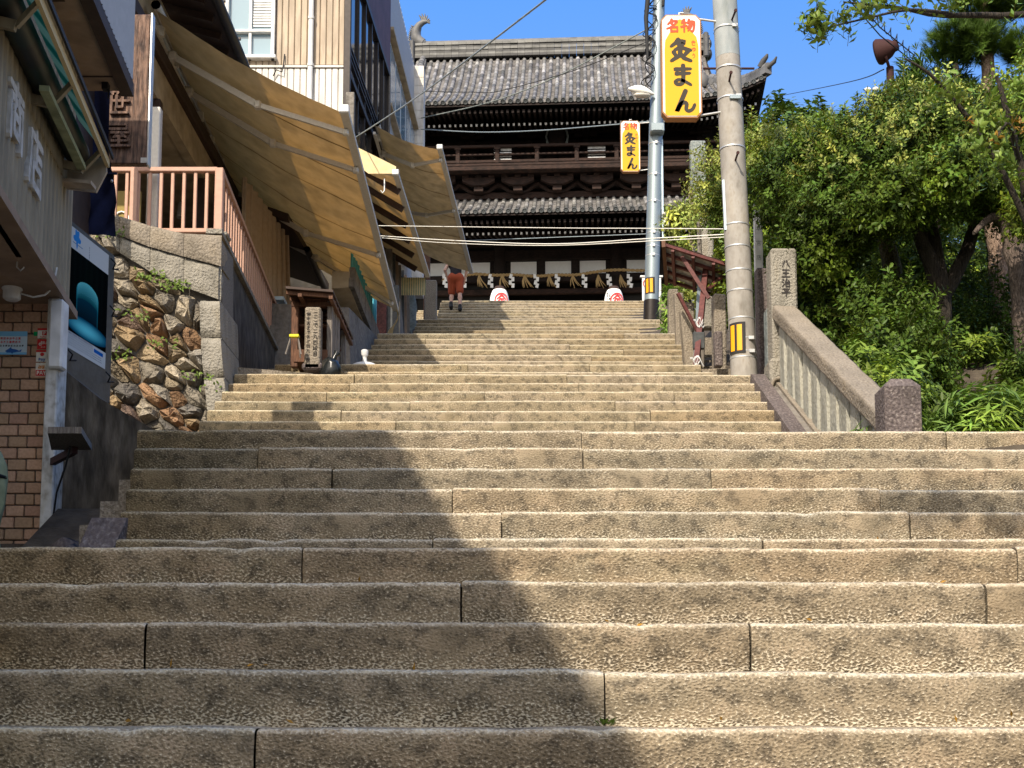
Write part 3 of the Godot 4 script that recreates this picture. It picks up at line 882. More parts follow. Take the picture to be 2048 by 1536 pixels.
	for q in [[7.74, 2.0, .2, 13.6, .36, "gate_wood_red"], [7.06, 1.0, .26, 12.6, .3, "gate_wood_red"], [7.5, 1.05, .3, 12.6, .3, "gate_wood"]]:
		b = MB.new(); b.bbox(Vector3(0, q[0], q[1]), Vector3(q[3], q[2], q[4]), .02)
		part("beam", b, M[q[5]], g)
	b = MB.new(); b.box(Vector3(0, 7.86, 1.0), Vector3(13.8, .08, 2.4))
	part("balcony_floor", b, M.gate_wood_red, g)
	var rail := structure_part("balustrade", g)
	for q in [[8.62, .11, .13], [8.3, .08, .09], [8.02, .12, .12]]:
		b = MB.new(); b.bbox(Vector3(0, q[0], 2.05), Vector3(14.4 if q[0] > 8.5 else 13.8, q[1], q[2]), .02)
		part("rail", b, M.gate_wood_red, rail)
	for k in 10:
		var cx := -6.75 + 1.5 * k
		b = MB.new(); b.bbox(Vector3(cx, 8.3, 2.05), Vector3(.16, .72, .15), .02); b.box(Vector3(cx, 8.52, 2.05), Vector3(.24, .08, .2))
		part("baluster", b, M.gate_wood_red, rail)
	for q in [-2.05, 1.5]:
		for k in 3:
			b = MB.new(); b.box(Vector3(q, 8.08 + .255 * k, 1.95), Vector3(.66, .2, .02))
			part("white_plank", b, M.white_paint, rail)
	# upper storey: posts, doors, bracket tiers under the eave
	for cx in [-5.5, -3.3, -1.1, 1.1, 3.3, 5.5]:
		b = MB.new(); b.tube([Vector3(cx, 7.9, 0), Vector3(cx, 9.9, 0)], [.2], 12)
		part("upper_column", b, M.gate_wood, g)
	for k in 22:
		var cx := -5.25 + .5 * k
		b = MB.new(); b.bbox(Vector3(cx, 8.75, -.08), Vector3(.46, 1.7, .06), .015)
		part("wall_plank", b, M.gate_wood, g)
	b = MB.new(); b.box(Vector3(0, 9.3, -2.2), Vector3(11.2, 3.2, 4.1))
	part("upper_wall", b, M.dark_room, g)
	for t in 3:
		b = MB.new(); b.bbox(Vector3(0, 9.5 + .26 * t, .35 + .42 * t), Vector3(11.6 + t, .14, .16), .02)
		part("bracket_beam", b, M.gate_wood, g)
		for cx in [-5.5, -3.3, -1.1, 1.1, 3.3, 5.5]:
			b = MB.new(); b.bbox(Vector3(cx, 9.36 + .26 * t, .3 + .42 * t), Vector3(.9, .14, .2), .03); b.box(Vector3(cx, 9.38 + .26 * t, .3 + .3 * t), Vector3(.18, .16, .8))
			part("bracket_arm", b, M.gate_wood, g)
	var pl := structure_part("name_plaque", g)
	b = MB.new(); b.bbox(Vector3(0, 9.42, 1.25), Vector3(.62, .78, .08), .02, Basis(Vector3.RIGHT, .2))
	part("board", b, M.gate_wood, pl)
	b = MB.new()
	for s in [-1, 1]: b.tube([Vector3(.36 * s, 9.0, 1.3), Vector3(.42 * s, 9.3, 1.3), Vector3(.36 * s, 9.55, 1.27), Vector3(.44 * s, 9.85, 1.2)], [.05, .04, .05, .03], 6)
	for s in [-1, 1]: b.tube([Vector3(-.36, 9.42 + .42 * s, 1.27), Vector3(0, 9.42 + .47 * s, 1.27), Vector3(.36, 9.42 + .42 * s, 1.27)], [.04, .05, .04], 6)
	part("carved_frame", b, M.monument, pl)
	b = MB.new()
	glyph(b, "8 12 40 12|24 12 24 46|8 46 42 46|54 12 92 12|72 12 72 46|50 46 94 46|50 54 10 82|50 54 90 82|30 76 70 76|52 76 40 96", Transform3D(Basis(Vector3.RIGHT, .2), Vector3(-.17, 9.76, 1.34)), .34, 6., .01)
	glyph(b, "50 10 50 84|16 36 16 86|84 36 84 86|16 86 84 86", Transform3D(Basis(Vector3.RIGHT, .2), Vector3(-.16, 9.35, 1.255)), .32, 7., .01)
	part("gilt_letters", b, M.straw, pl)

func structure_part(called: String, par: Node) -> Node3D:
	var o := Node3D.new()
	o.name = numbered(par, called)
	par.add_child(o, true)
	return o

# letters as strokes on a grid of 100, y down, set in the plane of tf (x right, y up), size in metres; depth makes them stand proud
func glyph(b: MB, spec: String, tf: Transform3D, size: float, width: float, depth := .004, taper := .35) -> void:
	var lift := 0.0
	for s in spec.split("|"):
		var q := s.split(" ", false)
		var raw := []
		for k in q.size() / 2: raw.append(Vector2(float(q[k * 2]), 100.0 - float(q[k * 2 + 1])) * size * .01 - Vector2(0, size))
		var p := [raw[0]]
		for k in raw.size() - 1:
			var a: Vector2 = raw[maxi(k - 1, 0)]; var c: Vector2 = raw[k]; var d: Vector2 = raw[k + 1]; var e: Vector2 = raw[mini(k + 2, raw.size() - 1)]
			var sharp := raw.size() < 4
			for t in ([1.0] if sharp else [.33, .67, 1.0]):
				p.append(c.lerp(d, t) if sharp else c.cubic_interpolate(d, a, e, t))
		var hw := width * size * .005
		lift += .0004
		var z := depth + lift
		var lft := []; var rgt := []
		for k in p.size():
			var dir: Vector2 = (p[mini(k + 1, p.size() - 1)] - p[maxi(k - 1, 0)]).normalized()
			var nn := Vector2(-dir.y, dir.x)
			if k > 0 and k < p.size() - 1:
				var d0: Vector2 = (p[k] - p[k - 1]).normalized()
				nn *= minf(1.6, 1.0 / maxf(.4, absf(dir.dot(d0))))
			var w := hw * (1.15 - taper * float(k) / (p.size() - 1))
			lft.append(p[k] + nn * w); rgt.append(p[k] - nn * w)
		var d0: Vector2 = (p[1] - p[0]).normalized(); var d1: Vector2 = (p[-1] - p[-2]).normalized()
		lft.insert(0, lft[0] - d0 * hw * .9 - (lft[0] - p[0]) * .4); rgt.insert(0, rgt[0] - d0 * hw * .9 - (rgt[0] - p[0]) * .4)
		lft.append(lft[-1] + d1 * hw * .8 - (lft[-1] - p[-1]) * .6); rgt.append(rgt[-1] + d1 * hw * .8 - (rgt[-1] - p[-1]) * .6)
		for k in lft.size() - 1:
			var a := tf * Vector3(rgt[k].x, rgt[k].y, z); var c := tf * Vector3(rgt[k + 1].x, rgt[k + 1].y, z)
			var d := tf * Vector3(lft[k + 1].x, lft[k + 1].y, z); var e := tf * Vector3(lft[k].x, lft[k].y, z)
			b.quad(a, c, d, e)
			if depth > .008:
				var dn := tf.basis * Vector3(0, 0, -z)
				b.quad(a + dn, c + dn, c, a); b.quad(d + dn, e + dn, e, d)
		if depth > .008:
			var dn := tf.basis * Vector3(0, 0, -z)
			var m := lft.size() - 1
			var q0 := tf * Vector3(lft[0].x, lft[0].y, z); var q1 := tf * Vector3(rgt[0].x, rgt[0].y, z)
			b.quad(q0 + dn, q1 + dn, q1, q0)
			q0 = tf * Vector3(rgt[m].x, rgt[m].y, z); q1 = tf * Vector3(lft[m].x, lft[m].y, z)
			b.quad(q0 + dn, q1 + dn, q1, q0)

const G := {
	"na": "42 5 30 25 15 40|38 18 78 18 60 42 36 60 8 72|38 32 54 46|36 62 36 95|36 62 80 62 80 95|36 92 80 92",
	"butsu": "18 12 10 34|12 28 42 28|26 6 26 96|6 60 44 50|60 6 50 32|56 24 94 24 90 80 80 92 72 86|68 28 60 52 48 68|82 28 72 60 54 86",
	"kyu": "42 2 30 18 12 32|38 12 66 12 52 32 26 50|44 24 60 40 94 50|22 58 30 74|82 54 68 72|50 50 46 74 12 97|50 66 66 86 94 97",
	"ma": "18 22 84 20|22 42 80 40|52 4 52 70 44 88 26 90 18 80 30 70 52 74 84 92",
	"n": "54 4 36 48 16 96 34 62 50 56 58 64 56 86 68 94 84 84 92 66",
	"ki_s": "20 25 80 22|18 45 82 42|42 5 68 62|30 62 26 84 50 94 76 90",
	"yu_s": "20 30 22 70|20 60 46 30 76 34 84 56 66 74 48 66|56 15 58 80 44 95",
	"u_s": "40 8 62 16|26 36 58 30 72 46 66 72 40 95",
	"sasa": "22 2 12 18|16 10 46 10|28 10 36 20|62 2 52 18|56 10 92 10|70 10 78 20|4 46 96 46|30 28 30 92 92 92|50 26 50 70|72 26 72 70|50 70 72 70",
	"ya": "14 10 84 10 84 28|14 28 84 28|14 10 14 50 4 96|28 42 92 42|54 42 36 58 76 56|68 48 82 60|30 74 88 74|58 58 58 92|22 93 98 93",
	"shou": "50 2 50 14|8 15 92 15|36 18 42 28|64 18 58 28|14 32 14 98|14 32 86 32 86 98|40 36 32 48|60 36 68 48|34 56 34 84|34 56 66 56 66 84|34 83 66 83",
	"ten": "50 2 50 12|12 14 92 14|14 14 14 50 4 96|52 22 52 56|52 38 86 38|30 58 30 96|30 58 82 58 82 96|30 92 82 92",
	"hachi": "38 20 14 84|58 14 66 50 92 86", "ou": "16 14 84 14|22 50 78 50|50 14 50 90|8 90 92 90",
	"ji": "16 14 28 24|10 40 22 48|10 90 30 62|58 8 42 42 82 38|74 26 90 46|46 58 46 94|46 58 84 58 84 94|46 90 84 90",
	"hei": "14 14 86 14|32 26 38 42|70 26 62 42|6 54 94 54|50 14 50 98",
	"ko": "24 22 76 20 66 30|22 76 40 88 84 84", "de": "12 24 84 18 50 40 42 70 60 90 80 90|74 42 82 54|86 36 94 48", "ni": "20 28 80 28|8 80 92 80",
	"ku": "10 36 68 32 66 80 76 92 92 88 92 72|42 6 38 50 10 92", "shi": "12 18 12 86|12 18 88 18 88 86|12 82 88 82|40 18 36 48 24 60|60 18 60 54 78 56",
	"dan": "30 8 14 24 14 90|14 38 36 38|14 58 36 58|6 78 44 72|58 8 58 32 46 46|58 8 80 8 80 34 94 36|52 54 84 54 46 94|56 60 92 94",
	"moku": "22 8 22 94|22 8 78 8 78 94|22 36 78 36|22 62 78 62|22 92 78 92",
	"go": "26 6 8 26|28 26 10 48|20 42 20 94|46 8 38 24|40 24 66 24|52 24 52 80|36 48 68 48|52 62 66 62|38 56 38 84|34 86 66 78|74 16 74 96|74 16 94 16 94 66 84 70",
	"hon": "10 28 90 28|50 4 50 96|48 30 8 74|52 30 94 74|32 74 68 74", "guu": "50 2 50 12|12 26 12 14 88 14 86 26|30 30 30 52|30 30 70 30 70 52|30 52 70 52|22 62 22 96|22 62 78 62 78 96|22 92 78 92",
	"a": "16 22 80 18|44 4 46 80|68 36 40 84 18 80 20 60 56 46 84 58 84 80 64 94", "to": "34 8 44 44|80 26 24 60 28 88 82 88", "ichi": "8 50 92 48",
	"kin": "50 2 6 42|50 2 94 42|30 42 70 42|20 60 80 60|50 42 50 94|30 70 38 84|70 70 62 84|8 94 92 94",
	"hara": "26 6 26 84 16 90|8 28 44 28|8 62 44 52|64 10 52 80 84 74|76 54 92 88", "i": "24 16 20 70 34 84 42 70|72 22 84 66",
	"d": "70 4 70 94|70 52 40 44 24 66 40 92 70 80",
}

# ---- the shops on the one side -----------------------------------------------------------------------------------
func wpart(called: String, b: MB, m: Material, par: Node3D) -> MeshInstance3D:   # shape given in world coordinates
	return put(called, b.mesh(), m, par, par.global_transform.affine_inverse())

func wput(called: String, mesh: Mesh, m: Material, par: Node3D, tf: Transform3D) -> MeshInstance3D:
	return put(called, mesh, m, par, par.global_transform.affine_inverse() * tf)

func box_mesh(s: Vector3, bev: float, jit := 0.0, sd := 0, tone := Color.WHITE) -> ArrayMesh:
	var b := MB.new(); b.col = tone
	b.bbox(Vector3.ZERO, s, bev, Basis(), jit, sd)
	return b.mesh()

func one(b_box: Array) -> MB:   # MB with chamfered boxes [[centre, size, bevel], ...]
	var b := MB.new()
	for q in b_box: b.bbox(q[0], q[1], q[2])
	return b

func sx(d: float) -> float: return -2.775 + .148 * (7.9 - d)   # the siding's face

func corner_shop() -> void:
	var s := thing("corner_shop", "small shop with vertical siding above a brown brick corner and a green awning", "shop", P(-3.1, .6, 7.6))
	var dirn := Vector3(.148, 0, 1).normalized()
	var bs := Basis(Vector3.UP, .147)
	var bm := box_mesh(Vector3(.05, 1.75, .07), .014)
	for k in 42:
		var d := 7.86 - .1 * k
		wput("siding_board", bm, M.siding_shop, s, Transform3D(bs, P(sx(d) - .025, 3.36, d)))
	var b := MB.new()
	b.bar(P(sx(7.9) - .09, 3.36, 7.92), P(sx(3.6) - .09, 3.36, 3.6), .08, 1.8)
	b.box(P(-3.4, 3.36, 7.82), Vector3(1.2, 1.8, .1))
	wpart("wall", b, M.dark_brown, s)
	b = MB.new(); b.bar(P(sx(7.95) - .02, 2.475, 7.95), P(sx(3.6) - .02, 2.475, 3.6), .12, .05)
	wpart("siding_trim", b, M.soffit, s)
	b = MB.new(); b.hexa([P(-4.6, 2.45, 7.9), P(sx(7.9) - .05, 2.45, 7.9), P(sx(3.6) - .05, 2.45, 3.6), P(-4.6, 2.45, 3.6), P(-4.6, 2.5, 7.9), P(sx(7.9) - .05, 2.5, 7.9), P(sx(3.6) - .05, 2.5, 3.6), P(-4.6, 2.5, 3.6)])
	wpart("soffit", b, M.soffit, s)
	# brown face bricks
	var bw := wpart("brick_wall", one([[P(-3.3, 1.5, 7.72), Vector3(1.05, 1.95, .12), .0]]), M.mortar, s)
	var vars := []
	for k in 6:
		var t := rng.randf_range(.75, 1.2)
		vars.append(box_mesh(Vector3(.105, .062, .03), .004, .001, k, Color(t, t * rng.randf_range(.93, 1.05), t * .97)))
	var half := box_mesh(Vector3(.048, .062, .03), .004, .001, 9, Color(.95, .95, .95))
	for r in 27:
		for k in 9:
			var x := -2.80 - .0525 - .1145 * k - (.057 if r % 2 else 0.0)
			wput("brick", vars[rng.randi() % 6], M.brick, bw, Transform3D(Basis(), P(x, .62 + .07 * r, 7.655 + rng.randf_range(-.002, .002))))
		if r % 2: wput("brick", half, M.brick, bw, Transform3D(Basis(), P(-2.824, .62 + .07 * r, 7.655)))
	# the pale post at the brick corner
	wpart("corner_post", one([[P(-2.735, 1.5, 7.6), Vector3(.075, 1.9, .16), .008]]), M.old_white, s)
	wpart("post_casing", one([[P(-2.705, 2.22, 7.53), Vector3(.085, .42, .1), .012]]), M.white_paint, s)
	# letters on the siding
	for q in [["shou", 6.32, 3.185, .33], ["ten", 6.78, 3.14, .34]]:
		b = MB.new()
		glyph(b, G[q[0]], Transform3D(Basis(Vector3.UP, PI / 2 + .147), P(sx(q[1]) + .005, q[2], q[1] - .16)), q[3], 11., .035, .0)
		wpart("shop_letter", b, M.old_white, s)
	# lamp socket, cable and hook under the soffit
	b = MB.new(); b.lathe([Vector2(.001, -.075), Vector2(.035, -.072), Vector2(.05, -.06), Vector2(.05, -.012), Vector2(.058, -.008), Vector2(.058, .0)], P(-2.92, 2.45, 7.35), 16)
	b.tube([P(-2.87, 2.42, 7.35), P(-2.8, 2.4, 7.36), P(-2.74, 2.42, 7.38), P(-2.7, 2.47, 7.4), P(-2.69, 2.6, 7.42)], [.006], 6)
	wpart("lamp_socket", b, M.white_paint, s)
	b = MB.new(); b.tube([P(-2.72, 2.45, 6.9), P(-2.72, 2.42, 6.9), P(-2.7, 2.4, 6.9), P(-2.68, 2.42, 6.9)], [.005], 6)
	wpart("hook", b, M.steel, s)
	# green awning, rolled half in
	var ad := func(x0: float, y: float, d: float) -> Vector3: return P(x0 + .135 * (7.7 - d), y, d)
	var aw := thing("shop_awning", "short green striped awning with a cream front rail on the siding", "awning", P(-2.6, 3.3, 7.0))
	b = MB.new(); b.tube([ad.call(-2.67, 3.38, 7.6), ad.call(-2.67, 3.38, 4.4)], [.075], 14)
	wpart("roller", b, M.stripe_dark, aw)
	b = MB.new(); b.bar(ad.call(-2.77, 3.27, 7.66), ad.call(-2.77, 3.27, 4.4), .06, .1)
	wpart("back_rail", b, M.siding_shop, aw)
	b = MB.new()
	var q0: Vector3 = ad.call(-2.68, 3.62, 7.66); var q1: Vector3 = ad.call(-2.5, 3.39, 7.66); var q2: Vector3 = ad.call(-2.5, 3.39, 4.4); var q3: Vector3 = ad.call(-2.68, 3.62, 4.4)
	b.quad(q0, q1, q2, q3)
	wpart("striped_cloth", b, M.stripe_cloth, aw)
	b = MB.new(); b.bar(ad.call(-2.5, 3.36, 7.7), ad.call(-2.5, 3.36, 4.4), .022, .05)
	wpart("front_rail", b, M.canvas_pale, aw)
	b = MB.new(); b.bar(ad.call(-2.47, 3.4, 7.7), ad.call(-2.47, 3.4, 4.4), .012, .03)
	wpart("hem", b, M.black, aw)
	b = MB.new()
	b.prism(PackedVector2Array([Vector2(-2.79, 3.2), Vector2(-2.56, 3.17), Vector2(-2.5, 3.3), Vector2(-2.51, 3.4), Vector2(-2.66, 3.36), Vector2(-2.79, 3.42)]), .02, Transform3D(Basis(), Vector3(0, 0, -7.7)))
	b.bar(P(-2.79, 3.2, 7.6), P(-2.55, 3.18, 7.6), .1, .02)
	wpart("end_plate", b, M.siding_tan, aw)
	b = MB.new()
	for d in [7.55, 6.7, 5.9]:
		b.bar(ad.call(-2.78, 3.3, d), ad.call(-2.62, 3.26, d), .03, .05)
		b.bar(ad.call(-2.62, 3.26, d), ad.call(-2.5, 3.36, d - .05), .02, .03)
	wpart("folding_arm", b, M.siding_shop, aw)
	b = MB.new(); b.bar(ad.call(-2.62, 3.25, 7.5), ad.call(-2.62, 3.25, 6.5), .05, .03)
	wpart("arm_cover", b, M.tarp_green, aw)
	# upper storey that juts out over the siding
	var u := thing("jutting_storey", "overhanging upper storey with brown soffit and ribbed pale metal side", "building", P(-3.4, 4.1, 7.2))
	var ux := func(d: float) -> float: return -2.524 + .096 * (8.2 - d)
	b = MB.new(); b.hexa([P(-4.6, 4.08, 8.2), P(ux.call(8.2), 4.08, 8.2), P(ux.call(4.), 4.08, 4.), P(-4.6, 4.08, 4.), P(-4.6, 4.13, 8.2), P(ux.call(8.2), 4.13, 8.2), P(ux.call(4.), 4.13, 4.), P(-4.6, 4.13, 4.)])
	for d in [7.95, 7.55]: pass
	wpart("soffit_board", b, M.soffit, u)
	for k in 4:
		b = MB.new(); b.bar(P(-4.4, 4.078, 8.0 - .9 * k), P(ux.call(8.0) - .08, 4.078, 8.0 - .9 * k), .012, .006)
		wpart("soffit_joint", b, M.dark_brown, u)
	b = MB.new(); b.bar(P(ux.call(8.23) - .03, 4.1, 8.23), P(ux.call(4.) - .03, 4.1, 4.), .08, .09)
	wpart("edge_trim", b, M.dark_brown, u)
	b = MB.new()
	var d := 8.2
	while d > 4.0:
		b.quad(P(ux.call(d), 4.145, d), P(ux.call(d) + .02, 4.145, d - .035), P(ux.call(d) + .02, 4.95, d - .035), P(ux.call(d), 4.95, d))
		b.quad(P(ux.call(d) + .02, 4.145, d - .035), P(ux.call(d), 4.145, d - .07), P(ux.call(d), 4.95, d - .07), P(ux.call(d) + .02, 4.95, d - .035))
		d -= .07
	wpart("ribbed_side", b, M.corrugated, u)
	b = MB.new(); b.hexa([P(-4.6, 4.14, 8.18), P(ux.call(8.18) - .02, 4.14, 8.18), P(ux.call(4.) - .02, 4.14, 4.), P(-4.6, 4.14, 4.), P(-4.6, 4.94, 8.18), P(ux.call(8.18) - .02, 4.94, 8.18), P(ux.call(4.) - .02, 4.94, 4.), P(-4.6, 4.94, 4.)])
	wpart("wall", b, M.soffit, u)
	wpart("set_back_wall", one([[P(-3.9, 5.27, 6.2), Vector3(1.6, .64, 4.1), .0]]), M.soffit, u)
	b = MB.new(); b.box(P(-2.66, 4.06, 8.1), Vector3(.04, .05, .05)); b.tube([P(-2.64, 4.05, 8.1), P(-2.64, 3.98, 8.1)], [.006], 5)
	wpart("hanger", b, M.black, u)
	# rear wall between the two shops
	var rw := thing("shop_side_wall", "dark narrow wall behind the poster between siding and stone wall", "wall", P(-3.1, 2.0, 8.4))
	wpart("wall", one([[P(-3.3, 3.2, 8.5), Vector3(.7, 2.6, .5), .0]]), M.dark_brown, rw)
	# the house beside the camera whose eave shades the lower stairs
	var h := thing("eaved_house", "tall plain shop house with a long eave over the lowest stairs", "house", P(-4.6, -1.7, -3.0))
	b = MB.new(); b.hexa([P(-9., -1.8, 2.0), P(-3.6, -1.8, 2.0), P(-3.1, -1.8, -8.), P(-9., -1.8, -8.), P(-9., 6.9, 2.0), P(-3.6, 6.4, 2.0), P(-3.1, 6.4, -8.), P(-9., 6.9, -8.)])
	wpart("wall", b, M.cream_wall, h)
	b = MB.new(); b.hexa([P(-9., 7.3, 2.25), P(-2.95, 6.42, 2.25), P(-2.43, 6.42, -8.), P(-9., 7.3, -8.), P(-9., 7.42, 2.25), P(-2.95, 6.54, 2.25), P(-2.43, 6.54, -8.), P(-9., 7.42, -8.)])
	wpart("eave", b, M.dark_brown, h)


func printed(w: int, h: int, f: Callable) -> StandardMaterial3D:   # flat print
	var im := Image.create(w, h, false, Image.FORMAT_RGB8)
	for y in h:
		for x in w: im.set_pixel(x, y, f.call((x + .5) / w, (y + .5) / h))
	var m := StandardMaterial3D.new()
	m.albedo_texture = ImageTexture.create_from_image(im)
	m.roughness = .5
	return m

func shop_prints() -> void:
	M.stripe_dark = printed(64, 8, func(_x, _y): return Color(.02, .09, .08))
	M.stripe_dark.albedo_texture = printed(8, 64, func(_x, y): return Color(.01, .05, .05) if fmod(y * 8., 1.) < .5 else Color(.02, .13, .11)).albedo_texture
	M.stripe_dark.uv1_scale = Vector3(1, 1, 1)
	M.stripe_cloth = printed(256, 64, func(x, y):
		var c := Color(.05, .42, .34) if fmod(y * 9. , 1.) < .5 else Color(.62, .72, .6)
		if fmod(x * 40., 1.) < .12: c = c.darkened(.15)
		return c)
	M.stripe_cloth.backlight_enabled = true
	M.stripe_cloth.backlight = Color(.8, .9, .85)
	M.stripe_cloth.roughness = .6

func poster() -> void:
	var p := thing("poster_board", "slate board with an aquarium poster of a glowing blue dome, wired beside the stone wall", "poster board", P(-2.8, 2.1, 8.3))
	var b := MB.new()
	b.hexa([P(-2.875, 2.09, 7.98), P(-2.845, 2.09, 7.98), P(-2.755, 2.09, 8.7), P(-2.79, 2.09, 8.7), P(-2.875, 3.13, 7.98), P(-2.845, 3.13, 7.98), P(-2.755, 3.13, 8.7), P(-2.79, 3.13, 8.7)])
	wpart("board", b, M.grey_board, p)
	var m := printed(192, 268, func(x, y):
		var c := Color(.74, .75, .74)
		if y > .175 and y < .86:
			var q: float = (y - .175) / .685
			c = Color(.015, .045, .035).lerp(Color(.015, .02, .02), absf(x - .5) * 2.)
			c = c.lerp(Color(.05, .12, .1), maxf(0., sin(x * 46.) * .25 + .1) * (1. - q))
			var dx: float = absf(x - .5) / .27
			var top: float = .3 + .14 * (1. - sqrt(maxf(0., 1. - minf(dx, 1.) ** 2)))
			if dx < 1. and q > top and q < .8:
				var t: float = (q - top) / (.8 - top)
				c = Color(.42, .8, .78).lerp(Color(.02, .27, .3), clampf(t * 2.2, 0, 1)) if t < .42 else Color(.02, .22, .28).lerp(Color(.01, .06, .09), (t - .42) * 1.4)
				if t < .3 and fmod(sin(x * 91.) * 13. + y * 57., 1.) > .55: c = c.lerp(Color(.3, .6, .65), .5)
				if dx > .9: c = c.lerp(Color(.1, .5, .55), .5)
			var el: float = ((x - .5) / .56) ** 2 + ((q - .87) / .12) ** 2
			if el < 1.: c = Color(.4, .82, .85).lerp(Color(.0, .22, .32), el)
		elif y > .86:
			var row := int((y - .87) * 110.)
			if row % 2 == 0 and row < 12 and x > .07 and x < (.66 if row < 6 else .9) and fmod(sin(x * 211. + row * 7.) * 9., 1.) > .1: c = Color(.35, .37, .4)
			if x > .7 and x < .93 and y > .88 and y < .91: c = Color(.1, .35, .65)
		else:
			var st: float = absf(x - .2) * 2.2 + absf(y - .065) * 2.6
			if st < .2 + .05 * sin(atan2(y - .065, x - .2) * 5.): c = Color(.2, .5, .75)
			if y > .115 and y < .125 and x > .1 and x < .34: c = Color(.4, .5, .6)
			if x > .5 and x < .512 and y > .06 and fmod(y * 70., 1.) < .6: c = Color(.25, .3, .35)
		return c)
	m.roughness = .95
	m.metallic_specular = .1
	b = MB.new(); b.quad(P(-2.838, 2.3, 8.02), P(-2.763, 2.3, 8.6), P(-2.763, 3.1, 8.6), P(-2.838, 3.1, 8.02))
	wpart("poster", b, m, p)
	b = MB.new()
	for q in [[2.28, 8.03], [2.28, 8.58], [3.08, 8.6], [2.75, 8.61]]:
		var x: float = lerpf(-2.84, -2.76, (q[1] - 8.0) / .62)
		b.tube([P(x + .012, q[0], q[1]), P(x + .04, q[0] - .03, q[1] + .02), P(x + .015, q[0] - .06, q[1] + .05), P(x + .04, q[0] - .05, q[1] + .09)], [.006], 5)
	wpart("wire_tie", b, M.black, p)
	# shop stickers on the bricks
	var st := func(x0: float, y0: float, x1: float, y1: float, m2: Material) -> MB:
		var q := MB.new(); q.box(P((x0 + x1) * .5, (y0 + y1) * .5, 7.637), Vector3(x1 - x0, y1 - y0, .004)); return q
	var a := thing("dolphin_notice", "pale blue notice with a dolphin under red lettering on the brick wall", "notice", P(-3.0, 2.1, 7.63))
	wpart("sheet", st.call(-3.13, 2.135, -2.93, 2.275, null), M.pale_blue, a)
	b = MB.new(); b.box(P(-3.03, 2.262, 7.634), Vector3(.2, .03, .003)); b.box(P(-3.03, 2.14, 7.634), Vector3(.2, .014, .003))
	wpart("band", b, M.sky_blue, a)
	b = MB.new()
	for k in 7:
		for r in 2: glyph(b, G[["shou", "ten", "hon", "ji", "hei", "ou", "ya"][(k + r * 3) % 7]], Transform3D(Basis(), P(-3.09 + .018 * k, 2.24 - .022 * r, 7.6335)), .015, 12., .0008)
	wpart("lettering", b, M.red_paint, a)
	b = MB.new()
	for k in 11: glyph(b, G[["dan", "shi", "moku", "na", "go", "ten"][k % 6]], Transform3D(Basis(), P(-3.125 + .0165 * k, 2.193, 7.6335)), .012, 13., .0008)
	wpart("small_lettering", b, M.ink, a)
	b = MB.new()
	b.prism(PackedVector2Array([Vector2(0, .01), Vector2(.02, .022), Vector2(.035, .034), Vector2(.04, .024), Vector2(.065, .02), Vector2(.085, .012), Vector2(.1, .02), Vector2(.096, .006), Vector2(.07, .004), Vector2(.05, 0), Vector2(.044, -.008), Vector2(.036, .0), Vector2(.012, .0)]), .002, Transform3D(Basis(), P(-3.06, 2.145, 7.6335)))
	wpart("dolphin", b, M.deep_blue, a)
	var stick := thing("payment_stickers", "column of red and white payment stickers beside the pale corner post", "stickers", P(-2.83, 2.0, 7.63))
	for q in [[-2.868, 2.235, -2.795, 2.29, "sign_white"], [-2.868, 2.168, -2.795, 2.228, "red_paint"], [-2.872, 2.09, -2.8, 2.16, "sign_white"], [-2.872, 2.0, -2.8, 2.082, "sign_white"], [-2.892, 2.25, -2.87, 2.275, "bright_green"]]:
		wpart("sticker", st.call(q[0], q[1], q[2], q[3], null), M[q[4]], stick)
	b = MB.new(); b.box(P(-2.832, 2.29, 7.634), Vector3(.073, .012, .004)); b.box(P(-2.836, 2.155, 7.634), Vector3(.072, .012, .004)); b.box(P(-2.836, 2.02, 7.634), Vector3(.068, .036, .004))
	b.box(P(-2.826, 2.265, 7.6335), Vector3(.026, .024, .003))
	b.ball(P(-2.836, 2.135, 7.636), Vector3(.014, .012, .004))
	wpart("red_mark", b, M.red_paint, stick)
	b = MB.new(); glyph(b, G.d, Transform3D(Basis(), P(-2.862, 2.216, 7.633)), .028, 16., .001)
	glyph(b, G.hara, Transform3D(Basis(), P(-2.838, 2.216, 7.633)), .022, 13., .001)
	glyph(b, G.i, Transform3D(Basis(), P(-2.817, 2.216, 7.633)), .02, 13., .001)
	for k in 3: b.ball(P(-2.842 + .01 * k, 2.18, 7.634), Vector3(.003, .003, .001), 0., 4, 6)
	wpart("white_mark", b, M.sign_white, stick)
	for q in [["Pay", -2.836, 2.103, .018, "deep_blue"], ["au", -2.836, 2.058, .026, "orange"], ["PAY", -2.836, 2.02, .024, "sign_white"], ["PayPay", -2.833, 2.242, .008, "red_paint"], ["P", -2.826, 2.265, .02, "sign_white"]]:
		var t := TextMesh.new()
		var sf := SystemFont.new(); sf.font_names = PackedStringArray(["Droid Sans"]); sf.font_weight = 700
		t.font = sf; t.text = q[0]; t.font_size = 32; t.pixel_size = q[3] / 24.0; t.depth = .001
		wput("brand_word", t, M[q[4]], stick, Transform3D(Basis(), P(q[1], q[2], 7.6305)))

